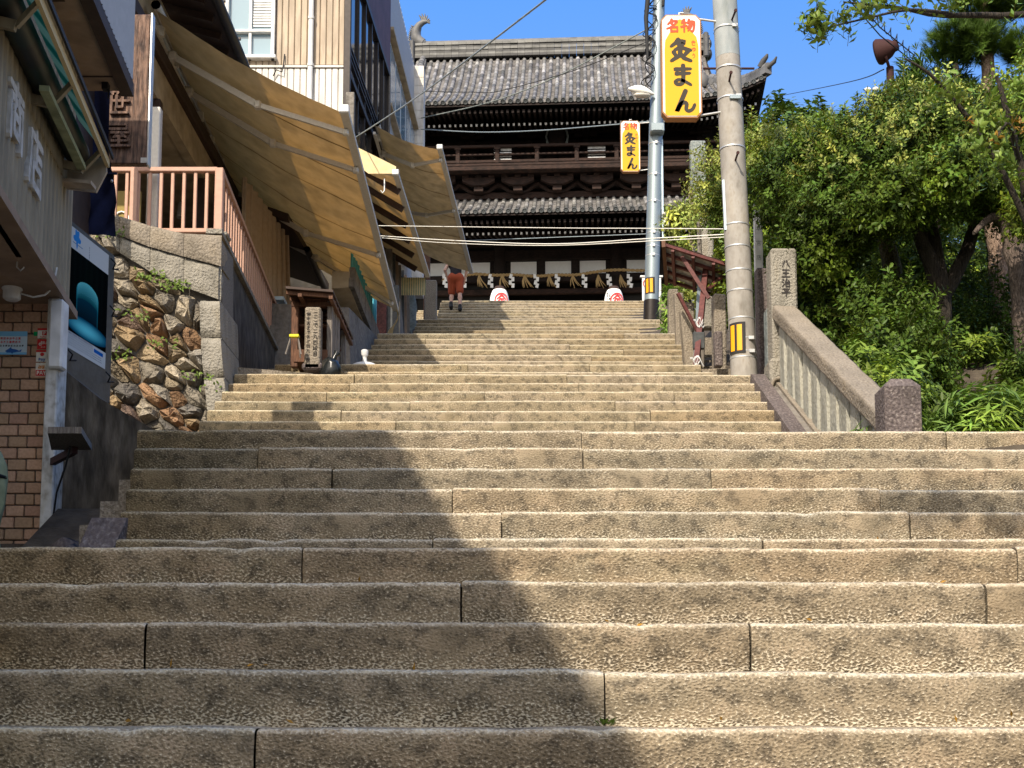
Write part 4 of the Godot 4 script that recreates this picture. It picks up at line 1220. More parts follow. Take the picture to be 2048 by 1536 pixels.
func lower_left() -> void:
	var w := thing("retaining_wall", "black stained concrete wall beside the lower steps under the poster", "wall", P(-2.4, .6, 7.8))
	var b := MB.new()
	b.prism(PackedVector2Array([Vector2(-2.8, .5), Vector2(-1.98, .5), Vector2(-1.98, 1.58), Vector2(-2.19, 1.7), Vector2(-2.5, 1.88), Vector2(-2.8, 2.12)]), .9, Transform3D(Basis(), Vector3(0, 0, -8.6)))
	wpart("wall", b, M.concrete_dark, w)
	var r := thing("granite_block", "speckled granite side block with a slanted top at the end of the lower steps", "stone block", P(-1.98, .62, 6.1))
	b = MB.new()
	b.hexa([P(-2.03, .6, 6.4), P(-1.85, .6, 6.4), P(-1.87, .6, 5.85), P(-2.03, .6, 5.85), P(-2.02, .93, 6.4), P(-1.84, .93, 6.4), P(-1.83, .91, 6.1), P(-2.0, .91, 6.1)])
	wpart("block", b, M.granite_dark, r)
	r = thing("rubble_heap", "small heap of broken mossy stones against the black wall", "rubble", P(-2.35, .62, 6.9))
	for k in 9:
		b = MB.new(); b.ball(P(-2.6 + rng.randf() * .5, .66 + rng.randf() * .15, 6.5 + rng.randf() * .7), Vector3(rng.randf_range(.06, .14), rng.randf_range(.05, .1), .1), .5, 5, 7, k)
		wpart("stone", b, M.granite_dark, r)
	var sh := thing("wall_shelf", "small mossy board shelf fixed to the pale corner post", "shelf", P(-2.55, 1.47, 7.3))
	b = MB.new(); b.hexa([P(-2.48, 1.47, 6.8), P(-2.3, 1.47, 6.8), P(-2.39, 1.47, 7.25), P(-2.62, 1.47, 7.25), P(-2.48, 1.505, 6.8), P(-2.3, 1.505, 6.8), P(-2.39, 1.505, 7.25), P(-2.62, 1.505, 7.25)])
	wpart("board", b, M.wood_grey, sh)
	b = MB.new(); b.bar(P(-2.7, 1.45, 7.5), P(-2.45, 1.45, 7.15), .03, .04)
	wpart("bracket", b, M.rust, sh)
	b = MB.new(); b.tube([P(-2.46, 1.46, 7.1), P(-2.5, 1.36, 7.15), P(-2.57, 1.22, 7.22), P(-2.66, 1.0, 7.4), P(-2.69, .8, 7.5)], [.006], 5)
	wpart("cable", b, M.rubber, sh)
	var t := thing("cloth_cover", "pale green cloth cover strapped round an upright stand before the bricks", "covered stand", P(-2.86, .61, 6.9))
	b = MB.new()
	b.grid(90, 14, func(u: float, v: float) -> Vector3:
		var a := u * TAU
		var rad: float = [.17, .2, .22, .215, .2, .19, .2, .22, .225, .22, .21, .18, .14, .08, .005][int(round(v * 14))]
		rad *= 1.0 + .05 * sin(a * 9. + v * 4.) + .05 * absf(sin(a * 7. - v * 9.)) * (.4 + .6 * absf(sin(v * 11.))) + .05 * nz.get_noise_3d(cos(a) * 40., v * 120., sin(a) * 40.)
		return P(-2.97 + cos(a) * rad, .62 + .98 * v, 6.9 - sin(a) * rad))
	wpart("cloth", b, M.tarp_green, t)
	b = MB.new()
	for y in [.76, 1.28]:
		var pts := []
		for k in 25: pts.append(P(-2.97 + cos(TAU * k / 24.) * (.225 if y > 1. else .226), y - .05 * cos(TAU * k / 24.) + .02, 6.9 - sin(TAU * k / 24.) * .226))
		b.tube(pts, [.012], 5, false)
	wpart("strap", b, M.black, t)

func clip_half(poly: PackedVector2Array, p: Vector2, nn: Vector2) -> PackedVector2Array:
	var out := PackedVector2Array()
	for k in poly.size():
		var a := poly[k]; var b := poly[(k + 1) % poly.size()]
		var da := (a - p).dot(nn); var db := (b - p).dot(nn)
		if da <= 0.: out.append(a)
		if da * db < 0.: out.append(a.lerp(b, da / (da - db)))
	return out

func rubble_wall() -> void:
	var w := thing("rubble_wall", "rough multicoloured rubble stone wall with a pale granite coping under the terrace", "wall", P(-3.5, 2.6, 12.6))
	var b := MB.new()
	b.prism(PackedVector2Array([Vector2(-4.6, 1.4), Vector2(-2.86, 1.4), Vector2(-2.92, 4.7), Vector2(-3.3, 4.74), Vector2(-4.0, 4.9), Vector2(-4.6, 5.0)]), .5, Transform3D(Basis(), Vector3(0, 0, -13.15)))
	wpart("core", b, M.mortar, w)
	var bounds := PackedVector2Array([Vector2(-4.3, 2.3), Vector2(-2.84, 2.3), Vector2(-2.86, 3.2), Vector2(-3.0, 3.75), Vector2(-3.0, 4.08), Vector2(-3.3, 4.2), Vector2(-3.75, 4.38), Vector2(-3.95, 4.85), Vector2(-4.3, 5.0)])
	var sites := []
	var ax1 := Vector2(.8, -.6); var ax2 := Vector2(.6, .8)   # the stones lean over to one side
	for j in range(-8, 36):
		for i in range(-26, 16):
			if rng.randf() < .33: continue
			var q := Vector2(-3.6, 3.4) + ax1 * ((i + 5 + rng.randf_range(-.38, .38)) * .19 + .09 * (j % 2)) + ax2 * ((j - 13 + rng.randf_range(-.4, .4)) * .116)
			if q.x > -4.5 and q.x < -2.7 and q.y > 2.1 and q.y < 5.2: sites.append(q)
	var tones := [Color(.2, .185, .16), Color(.15, .145, .14), Color(.25, .19, .12), Color(.25, .16, .1), Color(.34, .31, .26), Color(.15, .11, .095), Color(.24, .21, .165), Color(.27, .22, .155), Color(.21, .2, .185), Color(.24, .225, .2)]
	var skew := func(v: Vector2) -> Vector2: return Vector2(v.dot(ax1) / 1.6, v.dot(ax2))
	for i in sites.size():
		var s: Vector2 = sites[i]
		if not Geometry2D.is_point_in_polygon(s, bounds) or s.x > -3.06 + .1 * clampf(3.9 - s.y, 0., 1.): continue
		var poly := PackedVector2Array()
		for q in [Vector2(-.3, -.3), Vector2(.3, -.3), Vector2(.3, .3), Vector2(-.3, .3)]: poly.append(s + q)
		for j in sites.size():
			if j != i and s.distance_squared_to(sites[j]) < .5:
				var o: Vector2 = skew.call(sites[j] - s)
				poly = clip_half(poly, (s + sites[j]) * .5, (ax1 * o.x / 1.6 + ax2 * o.y))
		if poly.size() < 3: continue
		b = MB.new()
		var tone: Color = tones[rng.randi() % tones.size()] * rng.randf_range(1.1, 1.9)
		b.col = tone
		var bulge := rng.randf_range(.04, .15)
		var tilt := Vector2(rng.randf_range(-.4, .4), rng.randf_range(-.5, .25))
		var ring := []
		for e in [[.985, -.08, .0], [.95, .1, .12], [.66, .8, .35]]:
			var pts := []
			for k in poly.size():
				for t in [.12, .6]:
					var c := poly[k].lerp(poly[(k + 1) % poly.size()], t)
					var dv: Vector2 = (c - s) * (e[0] + rng.randf_range(-.1, .04) * (1. if e[1] > 0. else .4))
					pts.append(Vector3(s.x + dv.x, s.y + dv.y, -12.63 + (e[1] + rng.randf_range(-1., 1.) * e[2]) * bulge + dv.dot(tilt) * (1. if e[1] > .3 else .2)))
			ring.append(pts)
		var off := Vector2(rng.randf_range(-.03, .03), rng.randf_range(-.03, .03))
		var ce := Vector3(s.x + off.x, s.y + off.y, -12.63 + bulge * rng.randf_range(.7, 1.3))
		for e in 2:
			for k in ring[e].size():
				var k2: int = (k + 1) % ring[e].size()
				b.col = tone * rng.randf_range(.85, 1.15)
				b.tri(ring[e][k], ring[e][k2], ring[e + 1][k2]); b.tri(ring[e][k], ring[e + 1][k2], ring[e + 1][k])
		for k in ring[2].size():
			b.col = tone * rng.randf_range(.85, 1.15)
			b.tri(ring[2][k], ring[2][(k + 1) % ring[2].size()], ce)
		wpart("stone", b, M.rubble, w)
	# two courses of dressed blocks follow the falling top
	var tops := [[-4.3, 5.02], [-3.93, 4.92], [-3.62, 4.82], [-3.28, 4.74], [-2.9, 4.72]]
	var mids := [[-4.3, 4.9], [-3.93, 4.72], [-3.62, 4.6], [-3.28, 4.5], [-2.9, 4.4]]
	var lows := [[-4.3, 4.85], [-3.95, 4.55], [-3.7, 4.36], [-3.3, 4.2], [-2.9, 4.06]]
	for k in 4:
		for q in [[tops, mids, 12.5], [mids, lows, 12.53]]:
			var hi = q[0]; var lw = q[1]
			b = MB.new()
			var z: float = -q[2]
			var g := .002
			b.grid(8, 6, func(u: float, v: float) -> Vector3:
				var x: float = lerpf(hi[k][0] + g, hi[k + 1][0] - g, u)
				var yt: float = lerpf(hi[k][1], hi[k + 1][1], u) - g; var yb: float = lerpf(lw[k][1], lw[k + 1][1], u) + g
				var rim: float = minf(minf(u, 1. - u) * 6., minf(v, 1. - v) * 5.)
				return Vector3(x, lerpf(yb, yt, v), z - .022 * (1. - clampf(rim, 0., 1.)) + (.02 * nz.get_noise_2d(x * 260., v * 90. + k * 40.) if q[2] > 12.51 else .006 * nz.get_noise_2d(x * 400., v * 90.))))
			b.quad(Vector3(hi[k][0] + g, hi[k][1] - g, z - .05), Vector3(hi[k + 1][0] - g, hi[k + 1][1] - g, z - .05), Vector3(hi[k + 1][0] - g, hi[k + 1][1] - g, z - .4), Vector3(hi[k][0] + g, hi[k][1] - g, z - .4))
			wpart("coping_block", b, M.granite if q[2] < 12.51 else M.granite_pale, w)
	for q in [[4.72, 4.41, .0, "granite"], [4.395, 4.07, .004, "granite_pale"]]:   # the courses return round the corner
		b = MB.new()
		b.grid(8, 5, func(u: float, v: float) -> Vector3:
			var rim: float = clampf(minf(minf(u, 1. - u) * 8., minf(v, 1. - v) * 5.), 0., 1.)
			return Vector3(-2.9 - q[2] - .02 * (1. - rim) - .05 * u + .008 * nz.get_noise_2d(u * 300., v * 200. + q[0] * 90.), lerpf(q[1], q[0], v), -12.52 - .85 * u))
		wpart("coping_block", b, M[q[3]], w)
	# quoins that lean out towards the foot
	var qx := func(y: float) -> float: return -2.9 + .1 * pow(clampf((4.05 - y) / 1.1, 0., 1.4), 1.6)
	for q in [[4.05, 3.68], [3.67, 3.28], [3.27, 2.8]]:
		b = MB.new()
		b.grid(5, 8, func(u: float, v: float) -> Vector3:
			var y: float = lerpf(q[1], q[0], v)
			var rim: float = clampf(minf(v, 1. - v) * 9., 0., 1.)
			return Vector3(qx.call(y) - .2 + .2 * u, y, -12.5 - .04 * (1. - rim) + .02 * nz.get_noise_2d(u * 120. + y * 300., y * 260.)))
		b.grid(4, 8, func(u: float, v: float) -> Vector3:
			var y: float = lerpf(q[1], q[0], v)
			return Vector3(qx.call(y) - .006 * (1. - clampf(minf(v, 1. - v) * 9., 0., 1.)), y, -12.5 - .85 * u))
		wpart("quoin", b, M.granite_pale, w)
	for q in [[-3.6, 4.3, 60, "thickest green weed clump just under the second coping block"], [-3.35, 4.2, 50, "green weed trailing under the third coping block"], [-3.75, 3.9, 25, "green weed in the rubble wall close beside the poster's edge"], [-3.45, 3.6, 22, "small green weed in the middle of the rubble wall"], [-3.1, 3.3, 22, "small green weed low on the rubble wall near the quoins"], [-3.9, 3.5, 30, "green weed half hidden behind the poster board"], [-4.0, 4.75, 40, "dry green weed at the coping's upper end below the banner"], [-2.95, 3.15, 16, "tiny green weed at the foot of the quoins"]]:
		var pl := thing("wall_fern", q[3], "weed", P(q[0], q[1], 12.5), 0., "weeds in the rubble wall")
		var lf := MB.new()
		for k in q[2]:
			var a := rng.randf() * TAU
			var dv := Vector3(cos(a), sin(a) * .7 + .1, rng.randf_range(.1, .7)).normalized()
			lf.col = Color(1, 1, 1) * rng.randf_range(.5, 1.3)
			leaf(lf, Vector3(rng.randf_range(-.14, .14), rng.randf_range(-.05, .05), rng.randf_range(-.05, .03)), dv, Vector3(0, 0, 1), rng.randf_range(.03, .06), .022)
		part("leaves", lf, M.leaf_mid, pl)
	# ramp stone at the foot beside the upper flight
	var rs := thing("ramp_stone", "sloping granite kerb stone at the foot of the rubble wall", "stone block", P(-2.75, 1.6, 10.6))
	b = MB.new(); b.hexa([P(-2.95, 1.5, 11.6), P(-2.5, 1.5, 11.6), P(-2.5, 1.5, 10.2), P(-2.95, 1.5, 10.2), P(-2.95, 2.5, 11.6), P(-2.68, 2.5, 11.6), P(-2.56, 1.75, 10.3), P(-2.95, 1.8, 10.3)])
	wpart("block", b, M.granite, rs)

func terrace() -> void:
	var t := thing("terrace", "stone terrace with a black streaked side wall carrying the awning shop", "terrace", P(-4.5, 3.0, 15.5))
	var b := MB.new()
	b.hexa([P(-8., 2.2, 13.2), P(-2.93, 2.2, 13.2), P(-3.06, 2.2, 17.3), P(-8., 2.2, 17.3), P(-8., 4.74, 13.2), P(-2.98, 4.74, 13.2), P(-3.16, 4.74, 17.3), P(-8., 4.74, 17.3)])
	wpart("side_wall", b, M.concrete_dark, t)
	b = MB.new(); b.bar(P(-2.98, 4.765, 12.52), P(-3.2, 4.765, 17.3), .16, .05)
	wpart("coping", b, M.granite_pale, t)
	wpart("post_base", one([[P(-2.99, 4.81, 12.8), Vector3(.2, .04, .2), .01]]), M.granite_pale, t)
	# railing
	var r := thing("terrace_railing", "pinkish brown metal railing with upright bars round the terrace corner", "railing", P(-3.4, 4.8, 12.8))
	wpart("corner_post", one([[P(-3.0, 5.17, 12.8), Vector3(.085, .72, .085), .008]]), M.brown_metal, r)
	wpart("top_rail", one([[P(-3.72, 5.515, 12.8), Vector3(1.4, .05, .07), .008]]), M.brown_metal, r)
	wpart("bottom_rail", one([[P(-3.5, 4.87, 12.8), Vector3(.95, .045, .05), .006]]), M.brown_metal, r)
	var bm := box_mesh(Vector3(.034, .63, .03), .005)
	for k in 10: wput("bar", bm, M.brown_metal, r, Transform3D(Basis(), P(-3.13 - .117 * k, 5.19, 12.8)))
	wpart("post", one([[P(-3.87, 5.1, 12.8), Vector3(.08, .85, .08), .008]]), M.brown_metal, r)
	b = MB.new(); b.bar(P(-3.0, 5.515, 12.85), P(-3.25, 5.515, 17.25), .06, .05)
	wpart("top_rail", b, M.brown_metal, r)
	b = MB.new(); b.bar(P(-3.0, 4.83, 12.85), P(-3.25, 4.83, 17.25), .05, .045)
	wpart("bottom_rail", b, M.brown_metal, r)
	bm = box_mesh(Vector3(.018, .66, .034), .003)
	for k in 24:
		var u := (k + 1) / 25.
		wput("bar", bm, M.brown_metal, r, Transform3D(Basis(Vector3.UP, .057), P(lerpf(-3.0, -3.25, u), 5.17, lerpf(12.85, 17.25, u))))

func awning_shop() -> void:
	var s := thing("awning_shop", "open-fronted cream shop with dark eaves on the terrace behind the big awning", "shop", P(-5.2, 4.75, 15.5))
	wpart("lintel", one([[P(-4.05, 7.05, 16.2), Vector3(.12, .4, 7.8), .0]]), M.cream_wall, s)
	wpart("fascia_beam", one([[P(-3.99, 7.33, 16.2), Vector3(.14, .16, 8.0), .01]]), M.dark_brown, s)
	wpart("upper_wall", one([[P(-4.1, 7.75, 16.2), Vector3(.12, .75, 8.0), .0]]), M.cream_wall, s)
	wpart("ceiling", one([[P(-5.6, 6.9, 16.2), Vector3(3.2, .06, 7.8), .0]]), M.cream_wall, s)
	wpart("back_wall", one([[P(-6.6, 5.9, 16.2), Vector3(.1, 2.4, 7.8), .0], [P(-5.2, 5.9, 19.9), Vector3(2.9, 2.4, .1), .0]]), M.cream_wall, s)
	var b := MB.new()
	for d in [12.2, 14.0, 16.2]: b.bbox(P(-4.02, 5.85, d), Vector3(.12, 2.0, .12), .01)
	wpart("post", b, M.dark_brown, s)
	wpart("steel_post", one([[P(-3.72, 5.5, 12.95), Vector3(.12, 1.5, .1), .01]]), M.aluminium, s)
	b = MB.new()
	for d in [12.6, 13.4, 15.0]: b.bar(P(-4.3, 4.78, d), P(-6.4, 4.78, d), .06, .05)
	for x in [-4.4, -5.2]: b.bbox(P(x, 5.8, 14.6), Vector3(.07, 2.0, .07), .0)
	wpart("door_frame", b, M.dark_brown, s)
	wpart("yellow_panel", one([[P(-4.35, 5.25, 13.8), Vector3(.5, .9, .04), .0]]), M.ochre, s)
	b = MB.new()
	var ringp := []
	for k in 17: ringp.append(P(-4.3 + cos(TAU * k / 16.) * .1, 5.3 + sin(TAU * k / 16.) * .16, 13.77))
	b.tube(ringp, [.012], 5, false)
	wpart("ring_emblem", b, M.sign_white, s)
	for q in [[-4.4, 6.72, 12.5], [-4.4, 6.7, 15.2], [-4.5, 6.7, 17.0]]:
		b = MB.new(); b.lathe([Vector2(.001, .0), Vector2(.055, .0), Vector2(.06, .02), Vector2(.045, .14), Vector2(.045, .2), Vector2(.001, .2)], P(q[0], q[1] - .05, q[2]), 14)
		b.box(P(q[0], q[1] + .15, q[2]), Vector3(.05, .06, .05))
		wpart("spot_lamp", b, M.white_paint, s)
	# roof edge and gutter
	b = MB.new(); b.hexa([P(-6.6, 8.9, 12.2), P(-3.42, 8.08, 12.2), P(-3.42, 8.08, 20.3), P(-6.6, 8.9, 20.3), P(-6.6, 9.0, 12.2), P(-3.42, 8.18, 12.2), P(-3.42, 8.18, 20.3), P(-6.6, 9.0, 20.3)])
	var rf := wpart("roof", b, M.dark_brown, s)
	for k in 20:
		b = MB.new(); b.bar(P(-3.5, 8.04, 12.4 + .4 * k), P(-5.2, 8.5, 12.4 + .4 * k), .05, .08)
		wpart("rafter", b, M.dark_brown, s)
	b = MB.new(); b.tube([P(-3.36, 8.06, 12.2), P(-3.36, 8.04, 20.3)], [.06], 10)
	for k in 10: b.box(P(-3.36, 8.1, 12.4 + .85 * k), Vector3(.14, .03, .03))
	wpart("gutter", b, M.bronze, s)
	# curtain
	var c := thing("tan_curtain", "tan drawn curtain hanging in folds below the big awning", "curtain", P(-3.5, 5.2, 17.6))
	b = MB.new()
	b.grid(60, 8, func(u: float, v: float) -> Vector3:
		return P(lerpf(-3.55, -3.28, u) + .05 * sin(u * 60.) * (.6 + .4 * v) + .1 * (1. - v) * u, lerpf(5.2, 7.0, v) - .15 * u * v, lerpf(16.4, 18.3, u) + .05 * cos(u * 55.)))
	wpart("cloth", b, M.curtain, c)
	# carved wooden sign
	var w := thing("carved_sign", "weathered upright wooden signboard with two raised carved characters", "sign", P(-2.95, 4.13, 9.5))
	wpart("board", one([[P(-2.96, 4.735, 9.5), Vector3(.355, 1.2, .05), .008]]), M.wood_sign, w)
	wpart("metal_edge", one([[P(-2.775, 4.735, 9.51), Vector3(.014, 1.22, .07), .002]]), M.steel, w)
	for q in [["sasa", 4.72, -3.12], ["ya", 4.46, -3.11]]:
		b = MB.new(); glyph(b, G[q[0]], Transform3D(Basis(), P(q[2], q[1], 9.474)), .205, 9., .022, .25)
		wpart("carved_letter", b, M.wood_sign, w)
	wpart("corner_plate", one([[P(-2.8, 4.16, 9.47), Vector3(.05, .04, .006), .0]]), M.steel, w)
	# navy banner
	var n := thing("navy_banner", "dark navy cloth banner with a folded lower hem beside the wooden sign", "banner", P(-2.92, 3.3, 8.7))
	b = MB.new()
	b.grid(16, 16, func(u: float, v: float) -> Vector3:
		return P(lerpf(-3.1, -2.775 - .06 * smoothstep(.2, .5, v), u), lerpf(3.3, 4.6, v), 8.75 + .02 * sin(u * 9. + v * 3.) + (.02 * sin(u * 14. - v * 30.) if v < .3 else 0.)))
	wpart("cloth", b, M.navy, n)
	b = MB.new()
	for x in [-3.05, -2.8]: b.ball(P(x, 3.68, 8.72), Vector3(.01, .012, .006), 0., 5, 8)
	wpart("grommet", b, M.steel, n)
	b = MB.new(); b.box(P(-2.925, 3.74, 8.735), Vector3(.31, .012, .02))
	wpart("hem", b, M.navy, n)

func awning(label: String, nb: Vector3, fb: Vector3, ff: Vector3, nf: Vector3, arms: Array, seams: int, cloth: Material) -> Node3D:   # corners: near back, far back, far front, near front
	var a := thing("awning", label, "awning", (nb + fb) * .5)
	var at := func(u: float, v: float) -> Vector3:   # u along the wall, v out to the front bar
		var q: Vector3 = nb.lerp(fb, u).lerp(nf.lerp(ff, u), v)
		return q + Vector3(0, -.12 * sin(PI * v) * (.7 + .3 * sin(u * 12.6)) + .014 * sin(u * 37. + v * 5.) * v + .01 * sin(u * 83. + v * 14.) * (1. - v) + .012 * nz.get_noise_2d(u * 300., v * 160.), 0)
	var b := MB.new()
	b.grid(110, 24, at)
	wpart("cloth", b, cloth, a)
	for k in seams:
		b = MB.new()
		var u := (k + 1.) / (seams + 1.)
		b.grid(1, 14, func(p: float, v: float) -> Vector3: return at.call(u + (p - .5) * .004, v) - Vector3(0, .006, 0))
		wpart("seam", b, M.seam, a)
	b = MB.new()
	b.bar(nf - (ff - nf).normalized() * .05, ff + (ff - nf).normalized() * .05, .09, .06)
	wpart("front_bar", b, M.aluminium, a)
	wpart("bar_cap", one([[nf - (ff - nf).normalized() * .07, Vector3(.11, .09, .07), .01]]), M.white_paint, a)
	b = MB.new(); b.tube([nb + Vector3(.0, .06, 0), fb + Vector3(0, .06, 0)], [.055], 10)
	wpart("roller", b, M.aluminium, a)
	b = MB.new(); b.bar(nb + Vector3(-.05, -.12, 0), fb + Vector3(-.05, -.12, 0), .05, .05)
	for k in 9: b.box(nb.lerp(fb, (k + .5) / 9.) + Vector3(-.03, -.06, 0), Vector3(.1, .12, .05))
	wpart("wall_rail", b, M.aluminium, a)
	for q in arms:   # [u at the wall, u at the elbow, u at the front]
		b = MB.new()
		var p0: Vector3 = nb.lerp(fb, q[0]) + Vector3(.02, -.14, 0)
		var p1: Vector3 = at.call(q[1], .5) + Vector3(0, -.14, 0)
		var p2: Vector3 = nf.lerp(ff, q[2]) + Vector3(-.03, -.07, 0)
		b.bar(p0, p1, .05, .07); b.bar(p1, p2, .04, .055)
		b.bbox(p1, Vector3(.08, .09, .09), .015); b.bbox(p0, Vector3(.1, .1, .1), .015); b.bbox(p2, Vector3(.07, .07, .07), .012)
		wpart("folding_arm", b, M.aluminium, a)
	return a

func awnings() -> void:
	var a := awning("large tan canvas awning with four folding arms over the terrace", P(-3.9, 7.62, 13.45), P(-4.04, 7.52, 19.5), P(-1.83, 6.27, 19.8), P(-1.82, 6.47, 13.5), [[.12, .08, .05], [.26, .24, .2], [.74, .68, .62], [.93, .86, .93]], 6, M.canvas)
	var b := MB.new()
	b.grid(4, 4, func(u: float, v: float) -> Vector3: return P(-1.82 + .05 * sin(v * 5.) - .12 * u * v, 6.27 - .42 * v, 19.75 + .14 * u))
	wpart("loose_flap", b, M.canvas_pale, a)
	var c := awning("tan awning with dark slats and a sunlit end panel in the middle of the row", P(-3.0, 9.3, 20.0), P(-2.8, 9.3, 24.7), P(-1.66, 8.5, 24.7), P(-1.86, 8.55, 20.0), [], 0, M.canvas)
	b = MB.new(); b.quad(P(-2.85, 8.98, 19.97), P(-2.3, 8.55, 19.97), P(-1.86, 8.55, 19.97), P(-1.86, 8.67, 19.97))
	b.tri(P(-2.85, 8.98, 19.97), P(-1.86, 8.67, 19.97), P(-2.6, 9.05, 19.97))
	wpart("end_panel", b, M.canvas_pale, c)
	for k in 6:
		b = MB.new(); b.bar(P(-2.9, 9.1, 20.5 + .75 * k), P(-1.85, 8.46, 20.5 + .75 * k), .05, .1)
		wpart("slat", b, M.dark_brown, c)
	for k in 34:
		b = MB.new(); b.quad(P(-2.45 + .03 * k * .74, 8.1, 24.72), P(-2.45 + .03 * (k + 1) * .74, 8.1, 24.72), P(-2.45 + .03 * (k + 1) * .74, 8.46, 24.72), P(-2.45 + .03 * k * .74, 8.46, 24.72))
		wpart("valance_stripe", b, M.tarp_green if k % 2 else M.canvas_pale, c)
	b = MB.new()
	b.tube([P(-2.05, 8.5, 20.05), P(-2.05, 8.3, 20.05), P(-2.08, 8.26, 20.05), P(-2.11, 8.3, 20.05)], [.012], 6)
	wpart("hook", b, M.steel, c)
	awning("far tan canvas awning nearest the gate", P(-2.5, 10.75, 23.0), P(-2.35, 10.75, 29.2), P(-.95, 10.13, 29.2), P(-1.33, 10.32, 23.0), [[.14, .1, .05], [.6, .5, .42]], 5, M.canvas)

func upper_buildings() -> void:
	var s := thing("siding_house", "house with tan upper and whitish lower vertical siding and a curtained window", "house", P(-4.4, 5.6, 22.0))
	var b := MB.new(); b.box(P(-4.6, 10.0, 23.1), Vector3(3.5, 9.4, 4.0))
	wpart("wall", b, M.dark_brown, s)
	var up := box_mesh(Vector3(.1, 4.4, .05), .012)
	var lw := box_mesh(Vector3(.1, 5.6, .05), .012)
	var low := box_mesh(Vector3(.1, .12, .05), .008)
	for k in 30:
		var x := -2.9 - .108 * k
		if x > -4.03 or x < -4.92: wput("siding_board", up, M.siding_tan, s, Transform3D(Basis(), P(x, 13.12, 21.05)))
		else: wput("siding_board", low, M.siding_tan, s, Transform3D(Basis(), P(x, 10.96, 21.05)))
		wput("siding_board", lw, M.siding_white, s, Transform3D(Basis(), P(x, 8.06, 21.04)))
	wpart("belt_trim", one([[P(-4.4, 10.885, 21.02), Vector3(3.2, .04, .06), .006]]), M.siding_white, s)
	b = MB.new(); b.tube([P(-3.42, 6.5, 20.95), P(-3.42, 14.5, 20.95)], [.045], 10)
	for y in [7.6, 8.8, 10.86, 11.7]: b.tube([P(-3.42, y, 20.95), P(-3.42, y + .05, 20.95)], [.055], 10)
	wpart("downpipe", b, M.white_paint, s)
	var wn := wpart("window", one([[P(-4.86, 12.1, 20.99), Vector3(.06, 2.2, .1), .006], [P(-4.07, 12.1, 20.99), Vector3(.06, 2.2, .1), .006], [P(-4.46, 11.03, 20.98), Vector3(.9, .06, .13), .006], [P(-4.46, 11.5, 20.99), Vector3(.8, .05, .09), .006], [P(-4.46, 12.1, 21.0), Vector3(.05, 2.2, .07), .006]]), M.white_paint, s)
	put("pane", one([[P(-4.46, 12.1, 21.04), Vector3(.8, 2.2, .01), .0]]).mesh(), M.glass_sky, wn)
	for k in 26:
		b = MB.new(); b.box(P(-4.26, 11.62 + .05 * k, 21.02), Vector3(.32, .034, .012))
		put("blind_slat", b.mesh(), M.white_paint, wn)
	b = MB.new(); b.tube([P(-4.05, 10.7, 20.97), P(-4.0, 10.8, 20.95), P(-3.9, 10.76, 20.95), P(-3.88, 10.9, 20.97), P(-3.87, 11.1, 21.0)], [.012], 5)
	wpart("cable", b, M.black, s)
	# bronze windowed block
	var br := thing("bronze_window_block", "dark bronze windowed building with a maroon upper panel", "building", P(-3.6, 6.0, 23.3))
	var bx := func(d: float) -> float: return -2.83 + .058 * (d - 21.0)
	b = MB.new(); b.hexa([P(-5., 6.3, 21.1), P(bx.call(21.1) - .04, 6.3, 21.1), P(bx.call(25.4) - .04, 6.3, 25.4), P(-5., 6.3, 25.4), P(-5., 17., 21.1), P(bx.call(21.1) - .04, 17., 21.1), P(bx.call(25.4) - .04, 17., 25.4), P(-5., 17., 25.4)])
	wpart("wall", b, M.bronze, br)
	b = MB.new(); b.bar(P(bx.call(21.0) + .02, 15.0, 21.0), P(bx.call(25.4) + .02, 15.0, 25.4), .1, 4.)
	wpart("maroon_panel", b, M.maroon_panel, br)
	wpart("corner_pillar", one([[P(-2.8, 10., 20.98), Vector3(.12, 9.5, .1), .01]]), M.bronze, br)
	b = MB.new(); b.bar(P(bx.call(25.4) + .03, 10.2, 25.3), P(bx.call(25.4) + .03, 10.2, 25.45), .1, 5.6)
	wpart("concrete_pillar", b, M.concrete, br)
	for k in 6:
		var d0 := 21.25 + .68 * k
		var x: float = bx.call(d0 + .3) + .005
		b = MB.new(); b.bar(P(bx.call(d0) + .01, 11.9, d0), P(bx.call(d0 + .64) + .01, 11.9, d0 + .64), .02, 2.1)
		wpart("pane", b, M.glass_dark, br)
		b = MB.new(); b.bar(P(bx.call(d0 + .64) + .02, 11.6, d0 + .63), P(bx.call(d0 + .68) + .02, 11.6, d0 + .69), .08, 3.0)
		wpart("mullion", b, M.bronze, br)
		b = MB.new(); b.bar(P(bx.call(d0) + .01, 9.6, d0), P(bx.call(d0 + .64) + .01, 9.6, d0 + .64), .02, 2.0)
		wpart("lower_pane", b, M.glass_dark, br)
	for y in [10.78, 12.96, 8.5]:
		b = MB.new(); b.bar(P(bx.call(21.0) + .03, y, 21.0), P(bx.call(25.4) + .03, y, 25.4), .1, .1)
		wpart("transom", b, M.bronze, br)
	for k in 3:
		b = MB.new(); b.bar(P(bx.call(21.0) + .06, 11.05 + k * .12, 21.0), P(bx.call(25.4) + .06, 11.05 + k * .12, 25.4), .03, .03)
		wpart("guard_rail", b, M.bronze, br)
	# white block beyond
	var wb := thing("white_block", "pale ribbed building with a strip of windows next to the gate", "building", P(-3.4, 7.0, 27.8))
	b = MB.new(); b.hexa([P(-5., 7., 25.45), P(-2.6, 7., 25.45), P(-2.4, 7., 30.3), P(-5., 7., 30.3), P(-5., 15.6, 25.45), P(-2.6, 15.6, 25.45), P(-2.4, 15.6, 30.3), P(-5., 15.6, 30.3)])
	wpart("wall", b, M.corrugated, wb)
